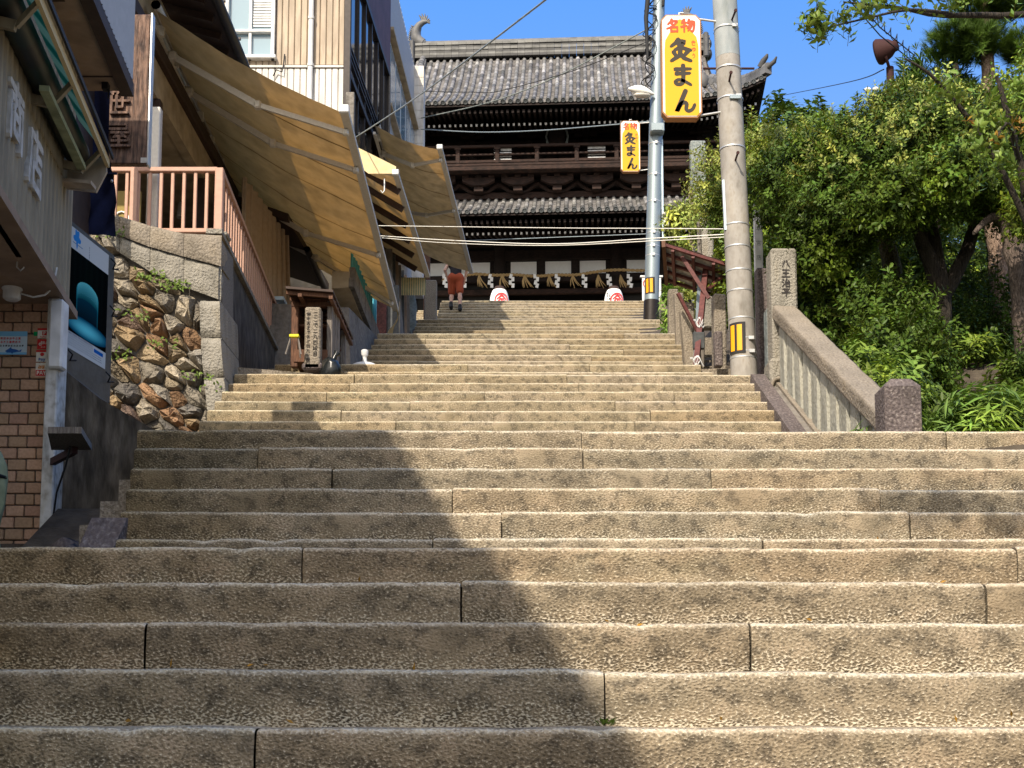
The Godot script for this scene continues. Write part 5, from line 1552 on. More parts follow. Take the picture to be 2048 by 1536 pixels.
	for k in 24:
		var d := 25.5 + .2 * k
		b = MB.new(); b.bar(P(-2.59 + .041 * (d - 25.45), 14.9, d), P(-2.59 + .041 * (d - 25.3), 14.9, d + .16), .03, 1.5)
		wpart("rib", b, M.corrugated, wb)
	for k in 5:
		var d := 25.8 + .88 * k
		b = MB.new(); b.bar(P(-2.585 + .041 * (d - 25.45), 13.2, d), P(-2.585 + .041 * (d - 24.7), 13.2, d + .78), .03, 1.5)
		var w := wpart("window", b, M.white_paint, wb)
		b = MB.new(); b.bar(P(-2.565 + .041 * (d - 25.45), 13.2, d + .06), P(-2.565 + .041 * (d - 24.7), 13.2, d + .72), .02, 1.36)
		put("pane", b.mesh(), M.glass_sky, w)
	b = MB.new(); b.bar(P(-2.55, 14.05, 25.5), P(-2.36, 14.05, 30.3), .2, .06); b.bar(P(-2.55, 12.4, 25.5), P(-2.36, 12.4, 30.3), .16, .06)
	wpart("window_hood", b, M.cream_wall, wb)
	var pr := wpart("end_pier", one([[P(-2.3, 12.8, 30.4), Vector3(.3, 5.7, .5), .01]]), M.siding_white, wb)
	for k in 26:
		b = MB.new(); b.box(P(-2.3, 10.2 + .21 * k, 30.143), Vector3(.29, .2, .008))
		wpart("wall_tile", b, M.siding_white, wb)

func middle_left() -> void:
	# platform, kiosk and milestone beside the second landing
	var pf := thing("kiosk_platform", "low granite platform under the wooden kiosk beside the landing", "platform", P(-2.5, 3.42, 14.2))
	var pb0 := MB.new(); pb0.hexa([P(-3.0, 3.2, 15.8), P(-2.1, 3.2, 15.8), P(-2.06, 3.2, 13.25), P(-3.0, 3.2, 13.25), P(-3.0, 3.76, 15.8), P(-2.12, 3.76, 15.8), P(-2.08, 3.5, 13.25), P(-3.0, 3.58, 13.25)])
	wpart("block", pb0, M.granite, pf)
	var k := thing("wooden_kiosk", "small open wooden shelter with a battened sloping roof beside the milestone", "kiosk", P(-2.2, 3.77, 14.2))
	for q in [[-2.37, 13.8], [-1.99, 13.8], [-2.37, 14.9], [-1.99, 14.9]]:
		wpart("post", one([[P(q[0], 4.08, q[1]), Vector3(.075 if q[0] < -2.2 else .06, .74, .075), .006]]), M.wood_brown if q[0] < -2.2 else M.wood_grey, k)
	for j in 3:
		wpart("back_plank", one([[P(-2.18, 3.92 + .2 * j, 14.92), Vector3(.4, .19, .02), .004]]), M.wood_brown, k)
	for j in 3:
		wpart("side_plank", one([[P(-2.39, 3.92 + .2 * j, 14.35), Vector3(.02, .19, 1.05), .004]]), M.wood_brown, k)
	for j in 3:
		wpart("side_board", one([[P(-1.98 + .01 * j, 4.05, 13.95 + .14 * j), Vector3(.025, .7, .13), .004]]), M.wood_grey, k)
	wpart("shelf", one([[P(-2.19, 4.2, 14.35), Vector3(.37, .025, 1.0), .004], [P(-2.19, 3.83, 14.2), Vector3(.37, .14, .9), .004]]), M.wood_brown, k)
	wpart("white_box", one([[P(-2.3, 3.85, 13.78), Vector3(.1, .07, .05), .006]]), M.white_paint, k)
	wpart("lintel", one([[P(-2.18, 4.41, 13.78), Vector3(.46, .05, .05), .004]]), M.wood_brown, k)
	var rfp := func(u: float, v: float) -> Vector3: return P(lerpf(-2.43, -1.92, u), lerpf(4.5, 4.46, u), lerpf(13.5, 15.3, v))
	var b := MB.new(); b.hexa([rfp.call(0., 0.), rfp.call(1., 0.), rfp.call(1., 1.), rfp.call(0., 1.), rfp.call(0., 0.) + Vector3(0, .025, 0), rfp.call(1., 0.) + Vector3(0, .025, 0), rfp.call(1., 1.) + Vector3(0, .025, 0), rfp.call(0., 1.) + Vector3(0, .025, 0)])
	wpart("roof", b, M.dark_brown, k)
	for j in 8:
		b = MB.new(); var q: Vector3 = rfp.call(0., (j + .3) / 8.); var q2: Vector3 = rfp.call(.98, (j + .3) / 8.)
		b.bar(q - Vector3(0, .025, 0), q2 - Vector3(0, .025, 0), .035, .04)
		wpart("batten", b, M.wood_brown, k)
	for v in [.3, .95]:
		b = MB.new(); var q: Vector3 = rfp.call(v, 0.); var q2: Vector3 = rfp.call(v, 1.)
		b.bar(q - Vector3(0, .06, 0), q2 - Vector3(0, .06, 0), .04, .035)
		wpart("purlin", b, M.wood_brown, k)
	# inscribed milestone
	var m := thing("stone_milestone", "square stone milestone inscribed with two black columns of characters", "milestone", P(-2.1, 3.7, 13.6))
	wpart("shaft", one([[P(-2.14, 3.97, 13.62), Vector3(.17, .68, .16), .015]]), M.granite, m)
	for col in [[["ko", "ko", "de", "ni", "ku", "shi", "dan", "moku"], -2.135, 4.26, .063], [["go", "hon", "guu", "ma", "de", "a", "to", "shi", "ku", "ichi", "dan"], -2.205, 4.25, .05]]:
		b = MB.new()
		for j in col[0].size(): glyph(b, G[col[0][j]], Transform3D(Basis(), P(col[1], col[2] - j * col[3], 13.538)), col[3] * .88, 10., .001)
		wpart("inscription", b, M.ink, m)
	wpart("foot", one([[P(-2.14, 3.66, 13.64), Vector3(.22, .08, .2), .02]]), M.granite_dark, m)
	var bg := thing("black_bag", "tied black plastic bag at the foot of the wooden kiosk", "bag", P(-1.92, 3.45, 13.4))
	b = MB.new(); b.ball(P(-1.92, 3.56, 13.45), Vector3(.13, .15, .14), .5, 9, 12, 4); b.tube([P(-1.9, 3.68, 13.45), P(-1.88, 3.75, 13.46), P(-1.86, 3.78, 13.47)], [.04, .02, .045], 6)
	wpart("bag", b, M.bag_black, bg)
	var cb := thing("caution_stand", "small black folding stand with a yellow top beside the kiosk", "stand", P(-2.32, 3.77, 13.35))
	wpart("top", one([[P(-2.3, 3.93, 13.35), Vector3(.1, .03, .06), .004]]), M.safety_yellow, cb)
	b = MB.new(); b.bar(P(-2.34, 3.91, 13.35), P(-2.38, 3.72, 13.3), .012, .012); b.bar(P(-2.26, 3.91, 13.35), P(-2.22, 3.72, 13.3), .012, .012); b.bar(P(-2.26, 3.91, 13.35), P(-2.25, 3.72, 13.45), .012, .012)
	wpart("leg", b, M.wood_grey, cb)
	var pb := thing("parasol_base", "white plastic parasol base standing at the edge of the landing", "parasol base", P(-1.7, 3.91, 14.6))
	b = MB.new(); b.lathe([Vector2(.001, 0), Vector2(.17, 0), Vector2(.175, .02), Vector2(.12, .055), Vector2(.05, .07), Vector2(.028, .08), Vector2(.026, .15), Vector2(.04, .155), Vector2(.042, .215), Vector2(.03, .225), Vector2(.001, .225)], Vector3.ZERO, 24)
	part("base", b, M.white_paint, pb)
	# annex with the balcony
	var ax := thing("balcony_annex", "concrete balcony annex with blue railing ornament and maroon doors", "building", P(-3.0, 3.9, 20.))
	b = MB.new(); b.hexa([P(-2.55, 5.93, 17.8), P(-2.3, 5.95, 17.8), P(-2.17, 5.62, 19.9), P(-2.6, 5.6, 19.9), P(-2.55, 6.18, 17.8), P(-2.3, 6.18, 17.8), P(-2.17, 6.05, 19.9), P(-2.6, 6.05, 19.9)])
	wpart("balcony_slab", b, M.cream_wall, ax)
	b = MB.new(); b.bar(P(-2.27, 6.1, 17.8), P(-2.14, 5.8, 19.95), .08, .3)
	wpart("slab_edge", b, M.concrete, ax)
	b = MB.new(); b.hexa([P(-4., 3.5, 16.3), P(-2.05, 3.5, 16.3), P(-1.95, 3.5, 19.6), P(-4., 3.5, 19.6), P(-4., 5.5, 17.), P(-2.2, 5.4, 17.), P(-2.0, 5.66, 19.6), P(-4., 5.66, 19.6)])
	wpart("retaining_block", b, M.concrete, ax)
	wpart("wall", one([[P(-3.1, 6.5, 23.6), Vector3(2.0, 2.2, .1), .0]]), M.cream_wall, ax)
	wpart("wall", one([[P(-3.4, 6.8, 20.9), Vector3(1.6, 2.8, .1), .0]]), M.cream_wall, ax)
	for j in 2:
		wpart("maroon_door", one([[P(-2.42 - .5 * j, 6.55, 22.0), Vector3(.46, 1.7, .06), .01]]), M.maroon_paint, ax)
	wpart("grey_shutter", one([[P(-2.08, 6.55, 22.05), Vector3(.2, 1.7, .06), .01]]), M.grey_board, ax)
	wpart("door_plate", one([[P(-2.42, 7.18, 21.95), Vector3(.3, .05, .02), .0]]), M.safety_yellow, ax)
	for j in 12:
		var d := 18.0 + .165 * j
		b = MB.new()
		var x := -2.3 + .06 * (d - 18.)
		b.tube([P(x, 6.15 - .12 * (d - 17.8), d), P(x, 6.5, d + .05), P(x, 6.7, d - .03), P(x, 7.1, d + .02)], [.022], 6)
		wpart("railing_scroll", b, M.teal, ax)
	for y in [6.25, 7.1]:
		b = MB.new(); b.bar(P(-2.3, y - (.0 if y > 7. else .0), 17.95), P(-2.18, y - (.25 if y < 7. else 0.), 19.95), .04, .04)
		wpart("railing_bar", b, M.teal, ax)
	wpart("railing_post", one([[P(-2.18, 6.5, 19.95), Vector3(.07, 1.3, .07), .006]]), M.teal, ax)
	# lean-to eave with gutter and electric fittings below the big awning
	var le := thing("lean_to_roof", "dark lean-to eave with a round gutter between the curtain and the tan siding", "roof", P(-3.4, 6.4, 18.8))
	b = MB.new(); b.hexa([P(-4.4, 7.3, 17.6), P(-3.15, 6.85, 17.6), P(-3.0, 6.85, 20.6), P(-4.4, 7.3, 20.6), P(-4.4, 7.4, 17.6), P(-3.15, 6.95, 17.6), P(-3.0, 6.95, 20.6), P(-4.4, 7.4, 20.6)])
	wpart("roof", b, M.dark_brown, le)
	b = MB.new(); b.tube([P(-3.04, 6.8, 18.6), P(-2.95, 6.6, 20.6)], [.05], 10)
	wpart("gutter", b, M.bronze, le)
	b = MB.new(); b.lathe([Vector2(.001, 0), Vector2(.09, .01), Vector2(.1, .3), Vector2(.06, .34), Vector2(.001, .35)], P(-2.75, 6.65, 20.3), 14); b.tube([P(-2.75, 6.7, 20.3), P(-2.75, 6.0, 20.3)], [.03], 8)
	wpart("junction_cap", b, M.white_paint, le)
	# windowed side door under the railing
	var wd := thing("side_window", "pale aluminium window frame under the end of the terrace railing", "window", P(-3.25, 4.8, 17.4))
	b = MB.new()
	for j in 5: b.box(P(-3.32 + .035 * j, 5.2, 17.35 + .05 * j), Vector3(.018, .85, .03))
	b.box(P(-3.25, 5.63, 17.45), Vector3(.22, .05, .3)); b.box(P(-3.25, 4.78, 17.45), Vector3(.22, .05, .3))
	wpart("frame", b, M.pale_blue, wd)
	wpart("pane", one([[P(-3.26, 5.2, 17.6), Vector3(.22, .85, .01), .0]]), M.glass_sky, wd)
	# oddments at the head of the stairs
	var gp := thing("stone_gatepost", "weathered grey stone post standing at the top of the steps", "post", P(-2.1, 8.6, 30.))
	wpart("shaft", one([[P(-2.0, 9.75, 31.), Vector3(.3, 1.5, .3), .02], [P(-2.06, 8.9, 30.8), Vector3(.36, .9, .3), .02]]), M.granite, gp)
	var gb := thing("grey_bundle", "grey wrapped bundle leaning beside the stone post", "bundle", P(-2.35, 8.5, 29.))
	b = MB.new(); b.ball(P(-2.42, 9.2, 29.3), Vector3(.2, .62, .2), .3, 9, 10, 2)
	wpart("cloth", b, M.monument, gb)
	var ob := thing("orange_board", "narrow orange board propped against the wall near the stair head", "board", P(-2.6, 8.2, 28.8))
	b = MB.new(); b.bar(P(-2.6, 8.2, 28.7), P(-2.72, 9.1, 28.8), .12, .03, Vector3(0, 0, 1))
	wpart("board", b, M.orange, ob)
	var wl := thing("stairhead_wall", "grey board wall with leaning planks below the far awning", "wall", P(-2.4, 6.5, 26.))
	b = MB.new(); b.hexa([P(-4., 6., 22.6), P(-2.03, 6., 22.6), P(-2.03, 6., 29.), P(-4., 6., 29.), P(-4., 9.0, 22.6), P(-2.2, 7.9, 22.6), P(-2.15, 8.1, 29.), P(-4., 9.0, 29.)])
	wpart("wall", b, M.concrete, wl)
	for j in 7:
		b = MB.new(); b.bar(P(-2.3 + .03 * j, 6.9 + .06 * j, 23.6 + .3 * j), P(-2.34 + .03 * j, 8.7, 23.8 + .3 * j), .14, .03, Vector3(0, 0, 1))
		wpart("plank", b, [M.wood_grey, M.grey_board, M.soffit][j % 3], wl)
	var gt := thing("concrete_stub", "short square concrete post rising behind the big awning's corner", "post", P(-2.66, 7.5, 20.4))
	wpart("shaft", one([[P(-2.66, 8.9, 20.4), Vector3(.14, 2.4, .14), .01]]), M.concrete, gt)
	var hp := thing("wooden_shelter_post", "brown wooden post with a small bracketed roof beside the climbing visitor", "shelter", P(-2.3, 10.2, 32.5))
	wpart("post", one([[P(-2.2, 11.3, 32.5), Vector3(.16, 2.6, .16), .01]]), M.wood_brown, hp)
	wpart("bracket", one([[P(-2.2, 12.5, 32.5), Vector3(.7, .14, .2), .01]]), M.wood_brown, hp)
	wpart("roof", one([[P(-2.5, 12.68, 32.6), Vector3(1.4, .12, 1.2), .01]]), M.white_paint, hp)

# ---- poles, signs, balustrade, fences ----------------------------------------------------------------------------
func hung_sign(label: String, at: Vector3, arms: Array) -> void:   # at: lower near corner of a 0.425 x 1.155 m board
	var s := thing("hanging_sign", label, "sign", at, 0., "upright yellow shop signs")
	var oct := func(x0: float, y0: float, x1: float, y1: float, c: float) -> PackedVector2Array:
		return PackedVector2Array([Vector2(x0 + c, y0), Vector2(x1 - c, y0), Vector2(x1, y0 + c * 1.2), Vector2(x1, y1 - c * 1.2), Vector2(x1 - c, y1), Vector2(x0 + c, y1), Vector2(x0, y1 - c * 1.2), Vector2(x0, y0 + c * 1.2)])
	var b := MB.new(); b.prism(oct.call(0., 0., .425, 1.155, .05), .11, Transform3D(Basis(), Vector3(0, 0, -.11)))
	part("case", b, M.sign_frame, s)
	b = MB.new(); b.prism(oct.call(.012, .013, .413, 1.142, .046), .004)
	part("white_face", b, M.sign_white, s)
	b = MB.new()
	var yp := PackedVector2Array()
	for q in [[.05, .02], [.375, .02], [.395, .05], [.395, .8], [.375, .9], [.31, .98], [.265, 1.05], [.235, 1.085], [.2, 1.1], [.165, 1.085], [.135, 1.05], [.095, .96], [.04, .86], [.032, .75], [.032, .05]]: yp.append(Vector2(q[0], q[1]))
	b.prism(yp, .003, Transform3D(Basis(), Vector3(0, 0, .004)))
	part("yellow_panel", b, M.sign_yellow, s)
	for q in [[G.na, .048], [G.butsu, .205]]:
		b = MB.new(); glyph(b, q[0], Transform3D(Basis(), Vector3(q[1], 1.105, .0075)), .155, 15., .001)
		part("red_character", b, M.sign_red, s)
	b = MB.new()
	glyph(b, G.ki_s, Transform3D(Basis(), Vector3(.312, .862, .0075)), .06, 11., .001)
	glyph(b, G.yu_s, Transform3D(Basis(), Vector3(.315, .79, .0075)), .058, 11., .001)
	glyph(b, G.u_s, Transform3D(Basis(), Vector3(.315, .715, .0075)), .055, 11., .001)
	part("red_reading", b, M.sign_red, s)
	for q in [[G.kyu, .075, .875, .25, 18.], [G.ma, .1, .59, .245, 17.], [G.n, .115, .305, .25, 18.]]:
		b = MB.new(); glyph(b, q[0], Transform3D(Basis(), Vector3(q[1], q[2], .0075)), q[3], q[4], .001)
		part("black_character", b, M.sign_black, s)
	for q in arms:
		b = MB.new(); b.tube([Vector3(.2, q[0], -.05), Vector3(.43, q[0], -.05), q[1] - at], [.012], 6)
		part("bracket", b, M.steel, s)
	b = MB.new(); b.tube([Vector3(.2, 1.15, -.05), Vector3(.2, 1.2, -.05), Vector3(.25, 1.2, -.05)], [.01], 6)
	part("hook", b, M.steel, s)

func hazard_plate(par: Node3D, c: Vector3, r: float, a0: float, a1: float, h: float) -> void:
	var b := MB.new()
	b.grid(8, 1, func(u: float, v: float) -> Vector3:
		var a := lerpf(a0, a1, u); return c + Vector3(sin(a) * (r + .006), h * v, cos(a) * (r + .006)))
	wpart("black_plate", b, M.rubber, par)
	b = MB.new()
	for k in 2:
		b.grid(4, 1, func(u: float, v: float) -> Vector3:
			var a := lerpf(a0, a1, .16 + .4 * k + .26 * u); return c + Vector3(sin(a) * (r + .009), h * (.08 + .84 * v), cos(a) * (r + .009)))
	wpart("yellow_bar", b, M.hazard_yellow, par)

func poles() -> void:
	var p := thing("concrete_pole", "thick pale concrete utility pole leaning at the edge of the landing", "utility pole", P(2.44, 3.3, 13.3))
	var cx := func(y: float) -> float: return 2.443 - .032 * (y - 3.3)
	var b := MB.new(); b.tube([P(cx.call(3.2), 3.2, 13.3), P(cx.call(5.), 5.0, 13.3), P(cx.call(6.98), 6.98, 13.3)], [.139, .135, .131], 28)
	wpart("shaft", b, M.pole_concrete, p)
	b = MB.new(); b.tube([P(cx.call(6.98), 6.98, 13.3), P(cx.call(11.5), 11.5, 13.3)], [.132, .122], 28)
	wpart("painted_upper_shaft", b, M.pole_upper, p)
	for q in [7.29, 6.84, 6.5, 5.95, 5.1, 4.86, 4.6, 4.38, 4.08, 3.86, 3.72, 3.66]:
		b = MB.new(); b.tube([P(cx.call(q), q, 13.3), P(cx.call(q), q + .014, 13.3)], [.141], 28, false)
		if q in [7.29, 6.5, 3.86, 3.72]: b.bbox(P(cx.call(q) + .07, q, 13.17), Vector3(.06, .04, .03), .004)
		wpart("steel_band", b, M.steel, p)
	b = MB.new(); b.bbox(P(cx.call(6.48) + .03, 6.48, 13.155), Vector3(.12, .045, .02), .004)
	wpart("number_plate", b, M.galvanised, p)
	for q in [[6.66, -.02], [5.78, .0], [7.35, .04]]:
		b = MB.new(); b.tube([P(cx.call(q[0]) + q[1], q[0], 13.2), P(cx.call(q[0]) + q[1] * 1.4, q[0] + .02, 13.02)], [.011], 6); b.tube([P(cx.call(q[0]) + q[1] * 1.4, q[0] + .02, 13.025), P(cx.call(q[0]) + q[1] * 1.4, q[0] + .02, 13.01)], [.018], 8)
		wpart("step_bolt", b, M.rust, p)
	b = MB.new(); b.tube([P(2.06, 6.87, 13.3), P(2.61, 6.87, 13.3)], [.012], 6)
	wpart("step_bolt", b, M.rust, p)
	b = MB.new(); b.tube([P(2.265, 5.05, 13.25), P(2.25, 5.6, 13.25)], [.018], 8)
	wpart("conduit", b, M.pale_blue, p)
	hazard_plate(p, P(cx.call(3.85), 3.70, 13.3), .138, -1.35, .05, .33)
	# galvanised pole further up
	p = thing("steel_pole", "slim galvanised steel pole with street lamp rising beside the upper steps", "utility pole", P(2.976, 8.2, 27.))
	var sx2 := func(y: float) -> float: return 2.976 + .0355 * (y - 8.3)
	b = MB.new(); b.tube([P(sx2.call(8.), 8., 27.), P(sx2.call(12.), 12., 27.), P(sx2.call(12.8), 12.8, 27.), P(sx2.call(12.81), 12.81, 27.), P(sx2.call(18.), 18., 27.)], [.158, .15, .148, .135, .125], 24)
	wpart("shaft", b, M.galvanised, p)
	b = MB.new(); b.tube([P(sx2.call(8.1), 8.1, 27.), P(sx2.call(8.72), 8.72, 27.)], [.166], 24)
	wpart("dark_sleeve", b, M.bronze, p)
	hazard_plate(p, P(sx2.call(9.), 8.84, 27.), .155, -1.2, .3, .36)
	for y in [9.7, 10.2, 10.9, 12.2, 11.5, 9.9]:
		b = MB.new(); b.tube([P(sx2.call(y), y, 27.), P(sx2.call(y), y + .02, 27.)], [.157], 20, false); b.box(P(sx2.call(y), y, 26.83), Vector3(.05, .06, .03))
		wpart("steel_band", b, M.steel, p)
	b = MB.new(); b.bbox(P(3.13, 12.47, 26.8), Vector3(.3, .2, .25), .02); b.box(P(3.13, 12.45, 26.67), Vector3(.2, .11, .02))
	wpart("speaker_box", b, M.galvanised, p)
	b = MB.new(); b.tube([P(3.25, 10.1, 26.95), P(3.25, 12.3, 26.95)], [.025], 6)
	wpart("conduit", b, M.pale_blue, p)
	b = MB.new(); b.bbox(P(3.33, 10.42, 26.9), Vector3(.13, .3, .13), .02); b.bbox(P(3.33, 10.6, 26.9), Vector3(.2, .05, .2), .01)
	wpart("white_lamp", b, M.sign_white, p)
	b = MB.new()
	b.grid(16, 8, func(u: float, v: float) -> Vector3:
		var a := u * TAU; var t := v
		var w: float = sin(PI * clampf(t * .9 + .06, 0, 1))
		return P(2.52 + .56 * t, 13.38 + .1 * sin(a) * w * (1.3 if sin(a) > 0. else .9) - .12 * t, 26.8 + cos(a) * .12 * w))
	wpart("lamp_head", b, M.sign_white, p)
	b = MB.new(); b.ball(P(2.82, 13.24, 26.8), Vector3(.2, .06, .09))
	wpart("lamp_lens", b, M.aluminium, p)
	b = MB.new()
	for q in [[0., .09, 9.], [1., .13, 6.], [2., .07, 12.]]:
		var pts := []
		for k in 160:
			var t := k / 159.
			pts.append(P(sx2.call(13.4 + 3.4 * t) - .16 - .05 * sin(t * 3. + q[0]) + q[1] * cos(t * q[2] * TAU + q[0]), 13.4 + 3.4 * t + .05 * sin(t * 40.), 26.9 + q[1] * sin(t * q[2] * TAU)))
		b.tube(pts, [.012], 4, false)
	b.tube([P(2.95, 14.1, 26.85), P(2.92, 15., 26.8), P(3.02, 16., 26.8), P(3.0, 17.2, 26.8)], [.03, .05, .06, .05], 7)
	b.tube([P(3.3, 15.3, 26.85), P(3.36, 16., 26.8), P(3.34, 17.2, 26.8)], [.03, .04, .04], 7)
	wpart("coiled_cable", b, M.rubber, p)
	hung_sign("large yellow and white upright sign bracketed to the concrete pole", P(1.60, 6.27, 13.2), [[1.13, P(2.3, 7.36, 13.25)], [.05, P(2.26, 6.36, 13.25)]])
	hung_sign("smaller looking yellow and white upright sign bracketed to the steel pole", P(2.36, 11.6, 27.), [[1.12, P(3.05, 12.72, 27.)], [.05, P(3.05, 11.67, 27.)]])
	# wires
	var cab := func(called: String, label: String, pts: Array, r: float, m: Material) -> void:
		var c := thing(called, label, "cable", pts[0])
		var q := []
		for k in pts.size() - 1:
			for t in 6: q.append((pts[k] as Vector3).cubic_interpolate(pts[k + 1], pts[maxi(k - 1, 0)], pts[mini(k + 2, pts.size() - 1)], t / 6.) - pts[0])
		q.append(pts[-1] - pts[0])
		var bb := MB.new(); bb.tube(q, [r], 6)
		if r == .0085:
			var q2 := []
			for k in q.size() * 6:
				var f: float = k / 6.
				var i := mini(int(f), q.size() - 2)
				q2.append((q[i] as Vector3).lerp(q[i + 1], f - i) + Vector3(cos(k * 1.3), sin(k * 1.3), 0) * r * .8)
			bb.tube(q2, [r * .5], 4, false)
		part("strand", bb, m, c)
	cab.call("twisted_cable", "thick twisted grey cable slanting from the middle awning up over the stairs", [P(-2.61, 9.38, 20.5), P(-1.07, 7.31, 14.75), P(0.46, 5.35, 9.)], .0085, M.galvanised)
	cab.call("overhead_wire", "greenish wire from the tiled pier rising to the top of the steel pole", [P(-2.2, 14.24, 30.), P(-.46, 14.17, 29.), P(1.09, 14.31, 28.), P(3., 14.87, 27.)], .013, M.monument)
	cab.call("overhead_wire", "pale sagging wire across the dark upper storey of the gate", [P(-2.2, 13.96, 30.), P(-.76, 13.56, 29.3), P(.64, 13.23, 28.5), P(1.96, 12.92, 27.6), P(3., 12.74, 27.)], .013, M.galvanised)
	cab.call("overhead_wire", "thin dark wire across the lower tiles of the upper roof", [P(-2.17, 14.91, 30.), P(-.87, 14.4, 29.), P(-.28, 14.18, 28.5), P(1.41, 14.27, 27.7), P(3.05, 14.6, 27.)], .009, M.rubber)
	cab.call("service_wire", "straight whitish wire, uppermost of three from the big awning to the concrete pole", [P(-1.97, 7.12, 18.5), P(.52, 6.09, 15.9), P(1.59, 5.51, 14.4), P(2.28, 5.14, 13.45)], .0048, M.sign_white)
	cab.call("service_wire", "sagging whitish wire, middle of three from the big awning to the concrete pole", [P(-1.96, 7.04, 18.7), P(-.86, 6.45, 17.3), P(.49, 5.88, 15.9), P(1.59, 5.39, 14.4), P(2.29, 5.08, 13.45)], .006, M.sign_white)
	cab.call("service_wire", "sagging whitish wire, lowest of three from the big awning to the concrete pole", [P(-1.94, 7.01, 18.7), P(-.86, 6.41, 17.3), P(.49, 5.86, 15.9), P(1.59, 5.36, 14.4), P(2.29, 5.05, 13.45)], .0048, M.sign_white)
	cab.call("service_wire", "thin wire before the gate's lower lintel ending at the steel pole", [P(-.99, 10.43, 28.), P(1.06, 10.36, 27.6), P(2.98, 10.21, 27.)], .008, M.galvanised)
	cab.call("overhead_wire", "thin wire from the gate's roof corner to the red siren post", [P(9.74, 22.2, 45.), P(7.66, 14.15, 28.), P(6.08, 10.42, 20.2)], .01, M.rubber)
	var sp := thing("hanger_cable", "pair of dark wires with spiral hangers crossing the sky above the siren", "cable", P(4.41, 9.27, 16.))
	b = MB.new()
	for o in [0., .12]: b.tube([P(3.9, 9.3 - o, 15.2), P(4.41, 9.3 - o, 16.), P(5.08, 9.38 - o, 17.), P(6.04, 9.76 - o, 18.5)], [.009], 5)
	var hp := []
	for k in 120:
		var t := k / 119.
		hp.append(P(4.2, 9.26, 15.7).lerp(P(6.0, 9.7, 18.4), t) + Vector3(0, .06 * sin(t * 70.), .06 * cos(t * 70.)))
	b.tube(hp, [.007], 4, false)
	wpart("strand", b, M.rubber, sp)

